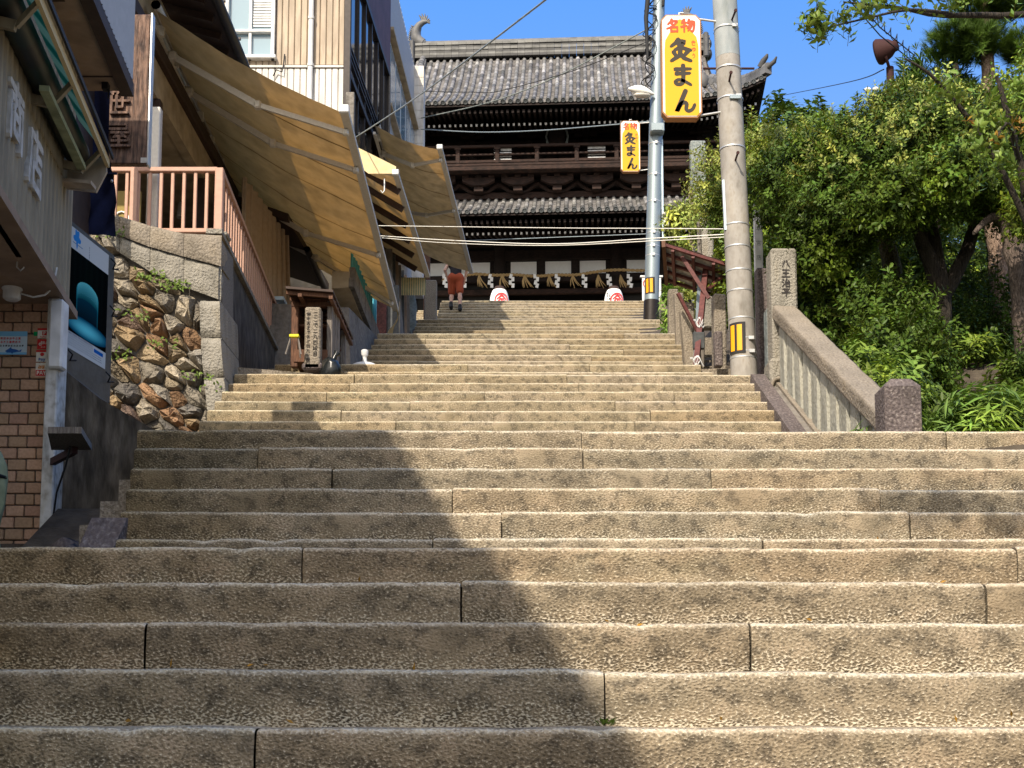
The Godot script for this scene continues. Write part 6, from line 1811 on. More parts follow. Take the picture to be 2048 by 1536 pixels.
func right_side() -> void:
	var bl := thing("stone_balustrade", "weathered granite balustrade with a sloping handrail down to a short capped post", "balustrade", P(2.75, 1.7, 11.))
	wpart("tall_post", one([[P(2.765, 4.0, 12.9), Vector3(.262, 1.36, .27), .02], [P(2.765, 3.28, 12.9), Vector3(.34, .5, .33), .03]]), M.granite_pale, bl)
	var b := MB.new()
	for k in 4: glyph(b, G[["hachi", "ou", "ji", "hei"][k]], Transform3D(Basis(), P(2.735, 4.56 - .1 * k, 12.762)), .095, 13., .001)
	wpart("carved_name", b, M.bronze, bl)
	b = MB.new()
	var h0 := P(2.755, 4.0, 12.78); var h1 := P(2.81, 2.05, 9.3)
	var ax := (h1 - h0).normalized(); var sd := Vector3.UP.cross(ax).normalized(); var uu := ax.cross(sd)
	if uu.y < 0.: uu = -uu
	b.grid(12, 40, func(u: float, v: float) -> Vector3:
		var c := h0.lerp(h1, v)
		var a := lerpf(-PI * .62, PI * .62, u)
		var q := Vector2(sin(a) * .125, cos(a) * .09)
		q = Vector2(clampf(q.x * 1.25, -.115, .115), clampf(q.y * 1.3, -.09, .075))
		return c + sd * (q.x + .004 * nz.get_noise_2d(v * 700., u * 90.)) + uu * (q.y + .012 * nz.get_noise_2d(v * 500., u * 120.)))
	b.bar(h0 - uu * .05, h1 - uu * .05, .19, .05)
	wpart("handrail", b, M.granite, bl)
	for k in 11:
		var t := (k + .6) / 11.4
		var c := h0.lerp(h1, t)
		b = MB.new(); b.bbox(Vector3(c.x, c.y - .45, c.z), Vector3(.14, .8, .25), .02, Basis(), .006, k)
		wpart("baluster", b, M.baluster, bl)
	b = MB.new(); b.bar(P(2.78, 3.22, 12.8), P(2.82, 1.3, 9.3), .26, .16)
	wpart("base_kerb", b, M.granite, bl)
	b = MB.new(); b.bbox(P(2.80, 1.93, 9.22), Vector3(.262, .77, .26), .005)
	b.hexa([P(2.67, 2.31, 9.35), P(2.93, 2.31, 9.35), P(2.93, 2.31, 9.09), P(2.67, 2.31, 9.09), P(2.73, 2.375, 9.3), P(2.87, 2.375, 9.3), P(2.87, 2.375, 9.14), P(2.73, 2.375, 9.14)])
	wpart("short_post", b, M.granite_dark, bl)
	var ks := thing("kerb_ramp", "dark speckled sloping kerb stone with a drain channel beside the steps", "kerb", P(2.55, 1.6, 11.4))
	b = MB.new(); b.bar(P(2.49, 3.3, 12.9), P(2.5, 1.58, 9.8), .14, .2)
	wpart("kerb_stone", b, M.granite_dark, ks)
	b = MB.new(); b.bar(P(2.61, 3.17, 12.7), P(2.63, 1.47, 9.6), .12, .1); b.box(P(2.66, 3.28, 12.8), Vector3(.12, .1, .1))
	wpart("channel", b, M.concrete, ks)
	b = MB.new()
	var arch := []
	for k in 9: arch.append(P(2.68 + .075 * cos(PI * k / 8.), 3.22 + .09 * sin(PI * k / 8.), 12.72))
	b.tube(arch, [.02], 6)
	wpart("drain_arch", b, M.granite, ks)
	# stone fence posts along the upper landings
	var spots := [[2.46, 15.0, 3.85, 1.06, .15, .0, "tall pale granite fence post left of the concrete pole's foot, beside the notice shelter"], [2.62, 14.4, 3.5, .9, .12, .0, "narrow granite fence post half hidden by the concrete pole"], [2.36, 17.0, 4.4, .95, .14, .06, "leaning granite fence post with a rough split face under the notice shelter"], [2.42, 17.3, 4.7, .85, .13, -.05, "rough granite fence post beneath the shelter's gable board"], [2.44, 18.4, 5.2, .85, .14, .03, "granite fence post next to the shrub by the upper steps"], [2.5, 19.6, 5.6, .9, .15, .0, "granite fence post at the narrow end of the row near the steel pole"], [2.78, 14.0, 3.3, 1.58, .13, .0, "dark purplish granite post between the concrete pole and the carved post"]]
	for q in spots:
		var f := thing("fence_post", q[6], "stone post", P(q[0], q[2], q[1]), 0., "granite fence posts along the landings")
		b = MB.new(); b.bbox(Vector3(0, q[3] * .5, 0), Vector3(q[4], q[3], .16), .015, Basis(Vector3(0, 0, 1), q[5]), .008, int(q[1] * 10.))
		part("shaft", b, M.granite_dark if q[3] > 1.2 else M.granite, f)
	var db := thing("dark_stone_slab", "mossy dark stone slab standing behind the concrete pole", "stone slab", P(2.86, 3.3, 13.6))
	wpart("slab", one([[P(2.84, 3.75, 13.6), Vector3(.22, 1.1, .2), .02]]), M.monument, db)
	var cl := thing("carved_low_post", "short square mossy post at the foot of the fence near the notice shelter", "stone post", P(2.3, 3.9, 15.4))
	wpart("post", one([[P(2.33, 4.05, 14.3), Vector3(.09, .4, .12), .01]]), M.granite_dark, cl)
	# monuments among the shrubs
	for q in [["tall greenish stone monument slab rising from the shrubs by the gate", P(3.58, 9.2, 24.), Vector3(.29, 3.4, .2), "monument"], ["beige square stone pillar in front of the shrubs, lower than the monument", P(3.1, 6.9, 20.), Vector3(.21, 1.8, .2), "granite_pale"], ["thin old stone stake beside the greenish monument", P(3.38, 9.2, 23.6), Vector3(.09, 1.3, .09), "granite"]]:
		var m := thing("stone_monument", q[0], "monument", q[1] - Vector3(0, q[2].y * .5, 0))
		b = MB.new(); b.bbox(Vector3(0, q[2].y * .5, 0), q[2], .02)
		part("shaft", b, M[q[3]], m)
	var ws := thing("white_marker_post", "white painted marker post standing behind the concrete pole", "marker post", P(2.94, 4.2, 15.))
	wpart("post", one([[P(2.79, 4.83, 14.2), Vector3(.095, 1.76, .06), .006]]), M.white_paint, ws)
	b = MB.new()
	for k in 5: glyph(b, G[["ji", "hon", "guu", "ten", "shi"][k]], Transform3D(Basis(), P(2.76, 5.62 - .17 * k, 14.168)), .06, 8., .001)
	wpart("worn_letters", b, M.monument, ws)
	var st := thing("bare_stake", "bare grey wooden stake behind the notice shelter", "stake", P(2.62, 4.5, 17.4))
	b = MB.new(); b.tube([P(2.62, 4.5, 17.4), P(2.6, 6.75, 17.4)], [.035, .03], 8)
	wpart("pole", b, M.wood_grey, st)
	# notice shelter seen from behind
	var n := thing("notice_shelter", "dark red timber notice shelter with a battened roof seen from below", "notice shelter", P(2.45, 4.0, 16.9))
	var R := func(u: float, v: float) -> Vector3:   # u to the side, v up the slope
		return P(2.14, 5.88, 17.3).lerp(P(3.05, 5.62, 17.4), u) + (P(2.02, 6.1, 16.55) - P(2.14, 5.88, 17.3)) * v
	var nn: Vector3 = (R.call(1., 0.) - R.call(0., 0.)).cross(R.call(0., 1.) - R.call(0., 0.)).normalized()
	if nn.y < 0.: nn = -nn
	for k in 4:
		b = MB.new()
		b.grid(18, 1, func(u: float, v: float) -> Vector3: return R.call(u, (k + v * 1.06) / 4.) + nn * (.04 + .008 * sin(u * 90.)))
		wpart("roof_sheet", b, M.old_white, n)
	for k in 5:
		b = MB.new(); b.bar(R.call(0., k / 4.), R.call(1., k / 4.), .035, .04, nn)
		wpart("purlin", b, M.maroon_paint, n)
	for u in [.12, .42, .72, .98]:
		b = MB.new(); b.bar(R.call(u, 0.) - nn * .03, R.call(u, 1.) - nn * .03, .04, .05, nn)
		wpart("rafter", b, M.maroon_paint, n)
	b = MB.new(); b.bar(R.call(-.02, -.05), R.call(-.02, 1.05), .12, .05, Vector3(1, 0, 0))
	wpart("gable_board", b, M.wood_brown, n)
	for q in [[P(2.62, 5.95, 16.95), P(2.29, 4.1, 15.9), .07, "maroon_paint"], [P(2.56, 5.9, 17.), P(2.46, 4.6, 16.9), .06, "galvanised"], [P(2.26, 6.0, 16.7), P(2.6, 5.4, 16.62), .05, "maroon_paint"], [P(2.9, 5.85, 16.9), P(2.55, 5.55, 16.8), .05, "maroon_paint"], [P(2.2, 5.5, 16.7), P(2.48, 4.95, 16.75), .04, "maroon_paint"], [P(2.75, 5.6, 17.1), P(2.78, 5.0, 17.1), .05, "galvanised"]]:
		b = MB.new(); b.bar(q[0], q[1], q[2], q[2])
		wpart("brace", b, M[q[3]], n)
	wpart("meter_box", one([[P(2.4, 4.72, 16.25), Vector3(.15, .22, .08), .01]]), M.grey_board, n)
	for q in [["white paper strips tied round the leaning shelter leg above the grey box", P(2.43, 4.98, 16.35)], ["white paper strips tied round the foot of the leaning shelter leg", P(2.33, 4.38, 16.0)]]:
		var t := thing("paper_tie", q[0], "paper strips", q[1])
		b = MB.new()
		for k in 7:
			var a := rng.randf() * TAU
			b.grid(5, 1, func(u: float, v: float) -> Vector3: return Vector3(cos(a) * .13 * (u - .3), .05 * sin(u * 5. + a) - .03 * u + v * .02, .06 + .03 * sin(a + u * 4.)))
		part("strip", b, M.paper, t)
	# siren on its post
	var s := thing("siren", "dark red siren horn on a post above the treetops", "siren", P(6.1, 8.0, 20.))
	b = MB.new(); b.tube([P(6.14, 8.0, 20.), P(6.12, 10.35, 20.)], [.07, .06], 10)
	wpart("post", b, M.rust, s)
	b = MB.new()
	var hy := Vector3(.8, .1, .55).normalized(); var hx := hy.cross(Vector3.UP).normalized()
	b.lathe([Vector2(.001, .0), Vector2(.19, .02), Vector2(.21, .06), Vector2(.19, .12), Vector2(.14, .24), Vector2(.09, .3), Vector2(.085, .36), Vector2(.001, .38)], P(5.88, 10.56, 19.95), 20, Basis(hx, hy, hx.cross(hy)))
	wpart("horn", b, M.rust, s)
	b = MB.new(); b.tube([P(6.12, 10.3, 20.), P(6.0, 10.42, 19.8), P(6.02, 10.62, 19.8)], [.025], 6)
	wpart("yoke", b, M.rust, s)
	b = MB.new(); b.ball(P(5.75, 9.97, 20.), Vector3(.06, .04, .04)); b.ball(P(5.88, 9.98, 20.), Vector3(.06, .04, .04))
	wpart("insulator", b, M.sign_white, s)

func gate_front() -> void:
	for q in [[-.43, -.0, .2, "white paper lantern with a red circled character, in front of the gate's centre bay"], [3.48, 1., .25, "white paper lantern with black writing and a red circled character, nearer the steel pole"]]:
		var l := thing("paper_lantern", q[3], "lantern", P(q[0], 12.66, 43.), 0., "big white lanterns before the gate")
		var b := MB.new()
		var pr := []
		for k in 25:
			var t := k / 24.
			pr.append(Vector2((.335 * pow(sin(PI * clampf(t * .86 + .07, 0, 1)), .28)) + (.004 if k % 2 else 0.), .55 + 1.05 * t))
		b.lathe(pr, Vector3.ZERO, 32)
		part("paper_body", b, M.lantern_white, l)
		b = MB.new(); b.lathe([Vector2(.001, 1.72), Vector2(.16, 1.72), Vector2(.2, 1.6), Vector2(.22, 1.58)], Vector3.ZERO, 20); b.lathe([Vector2(.22, .57), Vector2(.2, .5), Vector2(.001, .5)], Vector3.ZERO, 20)
		part("rim", b, M.dark_brown, l)
		b = MB.new(); b.tube([Vector3(0, 0, 0), Vector3(0, .52, 0)], [.05], 8); b.box(Vector3(0, .04, 0), Vector3(.5, .08, .5))
		part("stand", b, M.dark_brown, l)
		var wrap := func(m: MB, off: float) -> MB:
			for i in m.v.size():
				var v := m.v[i]
				var a := v.x / .33 + off
				m.v[i] = Vector3(sin(a) * (.338 + v.z), v.y, cos(a) * (.338 + v.z))
			return m
		b = MB.new()
		var ring := []
		for k in 33: ring.append(Vector2(cos(TAU * k / 32.), sin(TAU * k / 32.)))
		for k in 32:
			b.quad(Vector3(ring[k].x * .25, 1.17 + ring[k].y * .25, .004), Vector3(ring[k + 1].x * .25, 1.17 + ring[k + 1].y * .25, .004), Vector3(ring[k + 1].x * .21, 1.17 + ring[k + 1].y * .2, .004), Vector3(ring[k].x * .2, 1.17 + ring[k].y * .2, .004))
		glyph(b, G.kin, Transform3D(Basis(), Vector3(-.165, 1.34, .002)), .33, 17., .002)
		part("red_crest", wrap.call(b, q[2] + .05), M.red_paint, l)
		if q[1] > .5:
			b = MB.new()
			for k in 6: glyph(b, G[["ko", "to", "hei", "guu", "ji", "hon"][k]], Transform3D(Basis(), Vector3(-.05, 1.5 - .125 * k, .002)), .1, 14., .002)
			for k in 7: glyph(b, G[["go", "ma", "to", "dan", "shi", "na", "a"][k]], Transform3D(Basis(), Vector3(-.13, 1.45 - .095 * k, .002)), .07, 14., .002)
			part("black_writing", wrap.call(b, -.5), M.ink, l)
	# straw rope along the front of the gate
	var r := thing("straw_rope", "twisted straw rope with hanging tassels stretched across the gate front", "rope", P(-2.7, 16.55, 48.4))
	var knots := [P(-2.68, 16.5, 48.5), P(-2.1, 16.56, 48.45), P(-1.5, 16.68, 48.35), P(-.6, 16.62, 48.3), P(.12, 16.64, 48.3), P(.9, 16.58, 48.3), P(1.66, 16.62, 48.25), P(2.43, 16.6, 48.2), P(3.2, 16.7, 48.15), P(3.97, 16.76, 48.1), P(4.93, 16.72, 48.05), P(5.6, 16.7, 48.0)]
	var path := []
	for k in knots.size() - 1:
		for t in 10: path.append((knots[k] as Vector3).cubic_interpolate(knots[k + 1], knots[maxi(k - 1, 0)], knots[mini(k + 2, knots.size() - 1)], t / 10.))
	for s in 2:
		var b := MB.new()
		var q := []
		for k in path.size() * 2 - 2:
			var i := k / 2
			var c: Vector3 = (path[i] as Vector3).lerp(path[mini(i + 1, path.size() - 1)], .5 * (k % 2))
			var a := k * .9 + s * PI
			q.append(c + Vector3(0, sin(a), cos(a)) * .028)
		b.tube(q, [.038], 6)
		wpart("strand", b, M.straw, r)
	for x in [-1.27, -.38, .48, 1.43, 2.33, 3.31, 4.16]:
		var b := MB.new()
		for k in 7:
			var a := rng.randf_range(-.35, .55)
			b.tube([P(x, 16.6, 48.2), P(x + a * .25, 16.35, 48.18), P(x + a * .5 + .08, 16.05 + rng.randf() * .1, 48.15)], [.02, .022, .008], 5)
		wpart("tassel", b, M.straw, r)
	var where := ["beside the visitor's left side", "close to the visitor's right side", "above the first lantern", "just past the first lantern", "fourth tassel gap, mid-bay", "centre of the gate", "between centre and second lantern", "above the second lantern", "between second lantern and white notice"]
	var xs := [-2.58, -1.85, -.83, -.04, .91, 1.71, 2.74, 3.7, 4.49]
	for k in 9:
		var t := thing("paper_streamer", "zigzag white paper streamer on the straw rope, " + where[k], "paper streamer", P(xs[k], 16.6, 48.15), 0., "paper streamers on the straw rope")
		var b := MB.new()
		for s in 4:
			var x0 := (.06 if s % 2 else -.02) + rng.randf_range(-.02, .02)
			b.box(Vector3(x0, -.07 - .125 * s, .02 * (s % 2)), Vector3(.115, .17, .012), Basis(Vector3(0, 0, 1), rng.randf_range(-.25, .1)) * Basis(Vector3.UP, rng.randf_range(-.4, .4)))
		part("folded_paper", b, M.paper, t)
	var nb := thing("prohibition_notice", "white notice board with a red crossed circle beside the gate's second lantern", "notice", P(4.6, 12.6, 41.))
	wpart("board", one([[P(4.55, 13.4, 41.), Vector3(.62, 1.25, .04), .005], [P(4.55, 14.06, 41.), Vector3(.74, .06, .1), .01]]), M.white_paint, nb)
	var b := MB.new()
	var pts := []
	for k in 25: pts.append(P(4.42 + cos(TAU * k / 24.) * .14, 13.82 + sin(TAU * k / 24.) * .14, 40.97))
	b.tube(pts, [.015], 5, false); b.bar(P(4.32, 13.9, 40.965), P(4.52, 13.74, 40.965), .02, .02)
	wpart("red_ring", b, M.red_paint, nb)
	b = MB.new(); b.ball(P(4.42, 13.8, 40.975), Vector3(.07, .04, .008)); b.box(P(4.42, 13.56, 40.975), Vector3(.16, .012, .01)); b.box(P(4.42, 13.52, 40.975), Vector3(.12, .012, .01))
	wpart("black_figure", b, M.ink, nb)
	wpart("leg", one([[P(4.35, 12.75, 41.), Vector3(.05, .5, .04), .0], [P(4.75, 12.75, 41.), Vector3(.05, .5, .04), .0]]), M.white_paint, nb)

# ---- a figure: bones with radii, joined smoothly and meshed as surface nets ------------------------------------------
func nets(bones: Array, k: float, cell: float) -> MB:   # bones: [a, b, ra, rb]
	var lo := Vector3.INF; var hi := -Vector3.INF
	for q in bones:
		var r: float = maxf(q[2], q[3]) + cell * 2.
		lo = lo.min(q[0] - Vector3.ONE * r).min(q[1] - Vector3.ONE * r); hi = hi.max(q[0] + Vector3.ONE * r).max(q[1] + Vector3.ONE * r)
	var n := Vector3i(((hi - lo) / cell).ceil()) + Vector3i.ONE
	var f := PackedFloat32Array(); f.resize(n.x * n.y * n.z)
	for z in n.z:
		for y in n.y:
			for x in n.x:
				var p := lo + Vector3(x, y, z) * cell
				var d := 1.0
				for q in bones:
					var a: Vector3 = q[0]; var ab: Vector3 = q[1] - a
					var t := clampf((p - a).dot(ab) / maxf(ab.length_squared(), 1e-8), 0., 1.)
					var e: float = p.distance_to(a + ab * t) - lerpf(q[2], q[3], t)
					var h := clampf(.5 + .5 * (d - e) / k, 0., 1.)
					d = lerpf(d, e, h) - k * h * (1. - h)
				f[(z * n.y + y) * n.x + x] = d
	var b := MB.new()
	var id := {}
	var corner := [0, 1, n.x, n.x + 1, n.x * n.y, n.x * n.y + 1, n.x * n.y + n.x, n.x * n.y + n.x + 1]
	var co := [Vector3(0, 0, 0), Vector3(1, 0, 0), Vector3(0, 1, 0), Vector3(1, 1, 0), Vector3(0, 0, 1), Vector3(1, 0, 1), Vector3(0, 1, 1), Vector3(1, 1, 1)]
	var edges := [[0, 1], [2, 3], [4, 5], [6, 7], [0, 2], [1, 3], [4, 6], [5, 7], [0, 4], [1, 5], [2, 6], [3, 7]]
	for z in n.z - 1:
		for y in n.y - 1:
			for x in n.x - 1:
				var i := (z * n.y + y) * n.x + x
				var s := 0
				for c in corner:
					if f[i + c] < 0.: s += 1
				if s == 0 or s == 8: continue
				var acc := Vector3.ZERO; var m := 0
				for e in edges:
					var va := f[i + corner[e[0]]]; var vb := f[i + corner[e[1]]]
					if (va < 0.) != (vb < 0.):
						acc += (co[e[0]] as Vector3).lerp(co[e[1]], va / (va - vb)); m += 1
				var g := Vector3(f[i + 1] - f[i], f[i + n.x] - f[i], f[i + n.x * n.y] - f[i])
				id[i] = b.vert(lo + (Vector3(x, y, z) + acc / m) * cell, g.normalized())
	for i in id.keys():
		for ax in 3:
			var st: int = [1, n.x, n.x * n.y][ax]
			var o1: int = [n.x, n.x * n.y, 1][ax]; var o2: int = [n.x * n.y, 1, n.x][ax]
			if i + st >= f.size() or (f[i] < 0.) == (f[i + st] < 0.): continue
			if id.has(i - o1) and id.has(i - o2) and id.has(i - o1 - o2):
				if f[i] < 0.: b.face(id[i], id[i - o1], id[i - o1 - o2]); b.face(id[i], id[i - o1 - o2], id[i - o2])
				else: b.face(id[i], id[i - o1 - o2], id[i - o1]); b.face(id[i], id[i - o2], id[i - o1 - o2])
	return b

func person() -> void:
	var d := 34.0
	var base := P(-1.52, stair_height(d) - .02, d)
	var p := thing("person", "person in black sleeveless top, rust red shorts and black shoes climbing the top steps", "person", base)
	var V := func(x: float, y: float, z: float) -> Vector3: return Vector3(x, y + .1, z)
	var la := [V.call(-.1, .9, .02), V.call(-.12, .48, -.1), V.call(-.13, .1, .06)]
	var ra := [V.call(.1, .9, .02), V.call(.12, .47, .06), V.call(.13, -.02, .2)]
	var sh := [V.call(-.2, 1.4, -.08), V.call(.2, 1.4, -.08)]
	var el := [V.call(-.31, 1.14, .02), V.call(.31, 1.14, .02)]
	var wr := [V.call(-.24, .93, -.1), V.call(.26, .92, -.08)]
	var chest: Vector3 = V.call(0, 1.3, -.06)
	var body := [[V.call(0, .95, .02), chest, .135, .15], [V.call(-.09, 1.32, -.06), V.call(.09, 1.32, -.06), .12, .12], [V.call(-.15, 1.4, -.08), V.call(.15, 1.4, -.08), .07, .07], [chest, V.call(0, 1.52, -.1), .08, .055], [V.call(0, 1.6, -.12), V.call(0, 1.68, -.13), .085, .095], [V.call(0, 1.6, -.17), V.call(0, 1.56, -.2), .05, .03],
		[V.call(0, 1.62, -.225), V.call(0, 1.6, -.235), .014, .012], [V.call(-.095, 1.64, -.12), V.call(-.095, 1.6, -.12), .018, .014], [V.call(.095, 1.64, -.12), V.call(.095, 1.6, -.12), .018, .014]]
	for q in [la, ra]:
		body.append([q[0], q[1], .095, .06]); body.append([q[1], q[1].lerp(q[2], .35), .056, .06]); body.append([q[1].lerp(q[2], .35), q[2], .06, .036]); body.append([q[2], q[2] + Vector3(0, -.06, -.14), .04, .03])
	for s in 2:
		body.append([sh[s], el[s], .055, .042]); body.append([el[s], wr[s], .042, .028])
		var dir: Vector3 = (wr[s] - el[s]).normalized()
		var palm: Vector3 = wr[s] + dir * .07
		body.append([wr[s], palm, .03, .034])
		for k in 4:
			var o := Vector3(0, .022 * (k - 1.5), 0)
			var len: float = [.06, .075, .08, .065][k]
			body.append([palm + o, palm + o + dir * len * .6 + Vector3(0, 0, -.01), .010, .009]); body.append([palm + o + dir * len * .6 + Vector3(0, 0, -.01), palm + o + dir * len + Vector3(.0, -.01, -.02), .009, .008])
		body.append([wr[s] + dir * .02 + Vector3(0, .02, 0), wr[s] + dir * .07 + Vector3(0, .06, -.02), .012, .009])
	p.scale = Vector3.ONE * .95
	part("body", nets(body, .03, .017), M.skin, p)
	var shirt := [[V.call(0, .93, .02), chest, .155, .165], [V.call(-.1, 1.32, -.06), V.call(.1, 1.32, -.06), .132, .132], [V.call(-.16, 1.4, -.08), V.call(.16, 1.4, -.08), .08, .08]]
	part("sleeveless_top", nets(shirt, .05, .02), M.shirt, p)
	var pants := [[V.call(-.07, .9, .03), V.call(.07, .9, .03), .155, .155]]
	for q in [la, ra]: pants.append([q[0], (q[0] as Vector3).lerp(q[1], .88), .125, .108])
	part("shorts", nets(pants, .05, .02), M.shorts, p)
	for q in [la, ra]:
		var shoe := [[q[2] + Vector3(0, -.045, .03), q[2] + Vector3(0, -.055, -.14), .052, .045], [q[2] + Vector3(0, .06, .01), q[2] + Vector3(0, -.03, .0), .05, .055]]
		part("shoe", nets(shoe, .03, .014), M.rubber, p)
	part("hair", nets([[V.call(0, 1.67, -.1), V.call(0, 1.6, -.07), .105, .08]], .03, .018), M.hair, p)

# ---- trees and plants --------------------------------------------------------------------------------------------
var sprigs := {}
func make_sprigs() -> void:
	var spec := {"small": [10, .052, .027, .14], "strap": [12, .12, .017, .05], "cherry": [7, .085, .036, .14], "far": [9, .3, .16, .4], "weed": [8, .09, .03, .08], "bamboo": [9, .16, .024, .12], "tiny": [12, .03, .017, .12]}
	for key in spec:
		for kk in 2:
			var s = spec[key]
			var b := MB.new()
			for i in s[0]:
				var t: float = float(i) / s[0]
				var an: float = i * 2.4 + kk
				var out := Vector3(cos(an), .0, sin(an))
				var dir := (out * (1.0 if key != "strap" else .8) + Vector3.UP * (.55 if key == "small" or key == "tiny" else .9 if key == "strap" else -.5 if key == "cherry" else -.2 if key == "bamboo" else .2)).normalized()
				var g := rng.randf_range(.75, 1.25)
				b.col = Color(g * rng.randf_range(.82, 1.1), g, g * .9)
				leaf(b, Vector3(0, s[3] * t, 0) + out * .006, dir, Vector3.UP, s[1] * rng.randf_range(.7, 1.15), s[2] * rng.randf_range(.8, 1.15))
			if key == "small" or key == "cherry":
				b.col = Color(.6, .45, .3)
				b.tube([Vector3(0, -.06, 0), Vector3(0, s[3], 0)], [.003, .002], 3, false)
			sprigs[key + str(kk)] = b.mesh()
	var b := MB.new()
	for i in 46:
		var an := i * 2.4
		var y := rng.randf_range(.1, 1.6)
		var dir := Vector3(cos(an), y, sin(an)).normalized()
		var s := dir.cross(Vector3.UP).normalized() * .0022
		b.col = Color(1, 1, 1) * rng.randf_range(.7, 1.3)
		var o := Vector3(0, rng.randf() * .06, 0)
		b.tri(o - s, o + s, o + dir * rng.randf_range(.07, .12))
	sprigs.pine0 = b.mesh(); sprigs.pine1 = sprigs.pine0

func crown(par: Node3D, called: String, clumps: Array, per: int, key: String, m: Material, o := {}) -> void:   # clumps: [centre, radii] in world metres
	var rg := RandomNumberGenerator.new(); rg.seed = o.get("seed", 1)
	var out := [[], []]
	var cols := [[], []]
	var inv := par.transform.affine_inverse()
	var up: float = o.get("up", .35)
	for ci in clumps.size():
		var c = clumps[ci]
		var at: Vector3 = c[0]; var r: Vector3 = c[1]
		var ct := rg.randf_range(.8, 1.2)
		for k in int(per * (c[2] if c.size() > 2 else 1.)):
			var dv := Vector3(rg.randfn(), rg.randfn(), rg.randfn()).normalized()
			var no := nz.get_noise_3dv(dv * 130. + at * 40.)
			var rad := (1.0 + .45 * no) * lerpf(o.get("inner", .55), 1.06, sqrt(rg.randf()))
			if nz.get_noise_3dv((at + dv * r) * 170. + Vector3(77, 3, 9)) < -.32 + o.get("gap", .0): continue
			var p := at + dv * r * rad
			var hidden := false
			for cj in clumps.size():
				if cj != ci and ((p - clumps[cj][0]) / clumps[cj][1]).length() < .6: hidden = true; break
			if hidden: continue
			var y := (dv + Vector3.UP * up + Vector3(rg.randf_range(-.6, .6), rg.randf_range(-.4, .6), rg.randf_range(-.6, .6))).normalized()
			var x := y.cross(Vector3(rg.randf_range(-1, 1), .1, rg.randf_range(-1, 1))).normalized()
			var s: float = lerpf(.55, 1.5, pow(rg.randf(), 1.3)) * o.get("scale", 1.)
			out[k % 2].append(inv * Transform3D(Basis(x, y, x.cross(y)) * s, p))
			var g := ct * rg.randf_range(.6, 1.35) * (1. + .55 * nz.get_noise_3dv(p * 110. + Vector3(9, 4, 1)))
			var ye: float = clampf(nz.get_noise_3dv(p * 60.) * 1.6 + rg.randf_range(-.3, .5), 0., 1.) * o.get("yellow", .4)
			cols[k % 2].append(Color(g * (1. + 1.35 * ye), g * (1. + .95 * ye), g))
	for s in 2:
		if out[s].is_empty(): continue
		var mm := MultiMesh.new()
		mm.transform_format = MultiMesh.TRANSFORM_3D
		mm.use_colors = true
		mm.mesh = sprigs[key + str(s)]
		mm.instance_count = out[s].size()
		for i in out[s].size():
			mm.set_instance_transform(i, out[s][i])
			mm.set_instance_color(i, cols[s][i])
		var n := MultiMeshInstance3D.new()
		n.multimesh = mm
		n.material_override = m
		n.name = numbered(par, called)
		n.set_meta("kind", "stuff")
		par.add_child(n, true)

func limb(par: Node3D, called: String, pts: Array, rads: Array, m: Material, seg := 10) -> void:
	var q := []; var r := []
	for k in pts.size() - 1:
		for t in 5:
			var u := t / 5.
			var p: Vector3 = (pts[k] as Vector3).cubic_interpolate(pts[k + 1], pts[maxi(k - 1, 0)], pts[mini(k + 2, pts.size() - 1)], u)
			var ra: float = lerpf(rads[mini(k, rads.size() - 1)], rads[mini(k + 1, rads.size() - 1)], u)
			q.append(p + Vector3(nz.get_noise_3dv(p * 90.), 0, nz.get_noise_3dv(p * 90. + Vector3(50, 0, 0))) * ra * .35); r.append(ra * (1. + .18 * nz.get_noise_3dv(p * 200.)))
	q.append(pts[-1]); r.append(rads[-1])
	var b := MB.new(); b.tube(q, r, seg, true, .07, pts.size())
	wpart(called, b, m, par)

func cl(x: float, y: float, d: float, rx: float, ry := -1., rz := -1., w := 1.) -> Array:
	return [P(x, y, d), Vector3(rx, ry if ry > 0. else rx, rz if rz > 0. else rx), w]

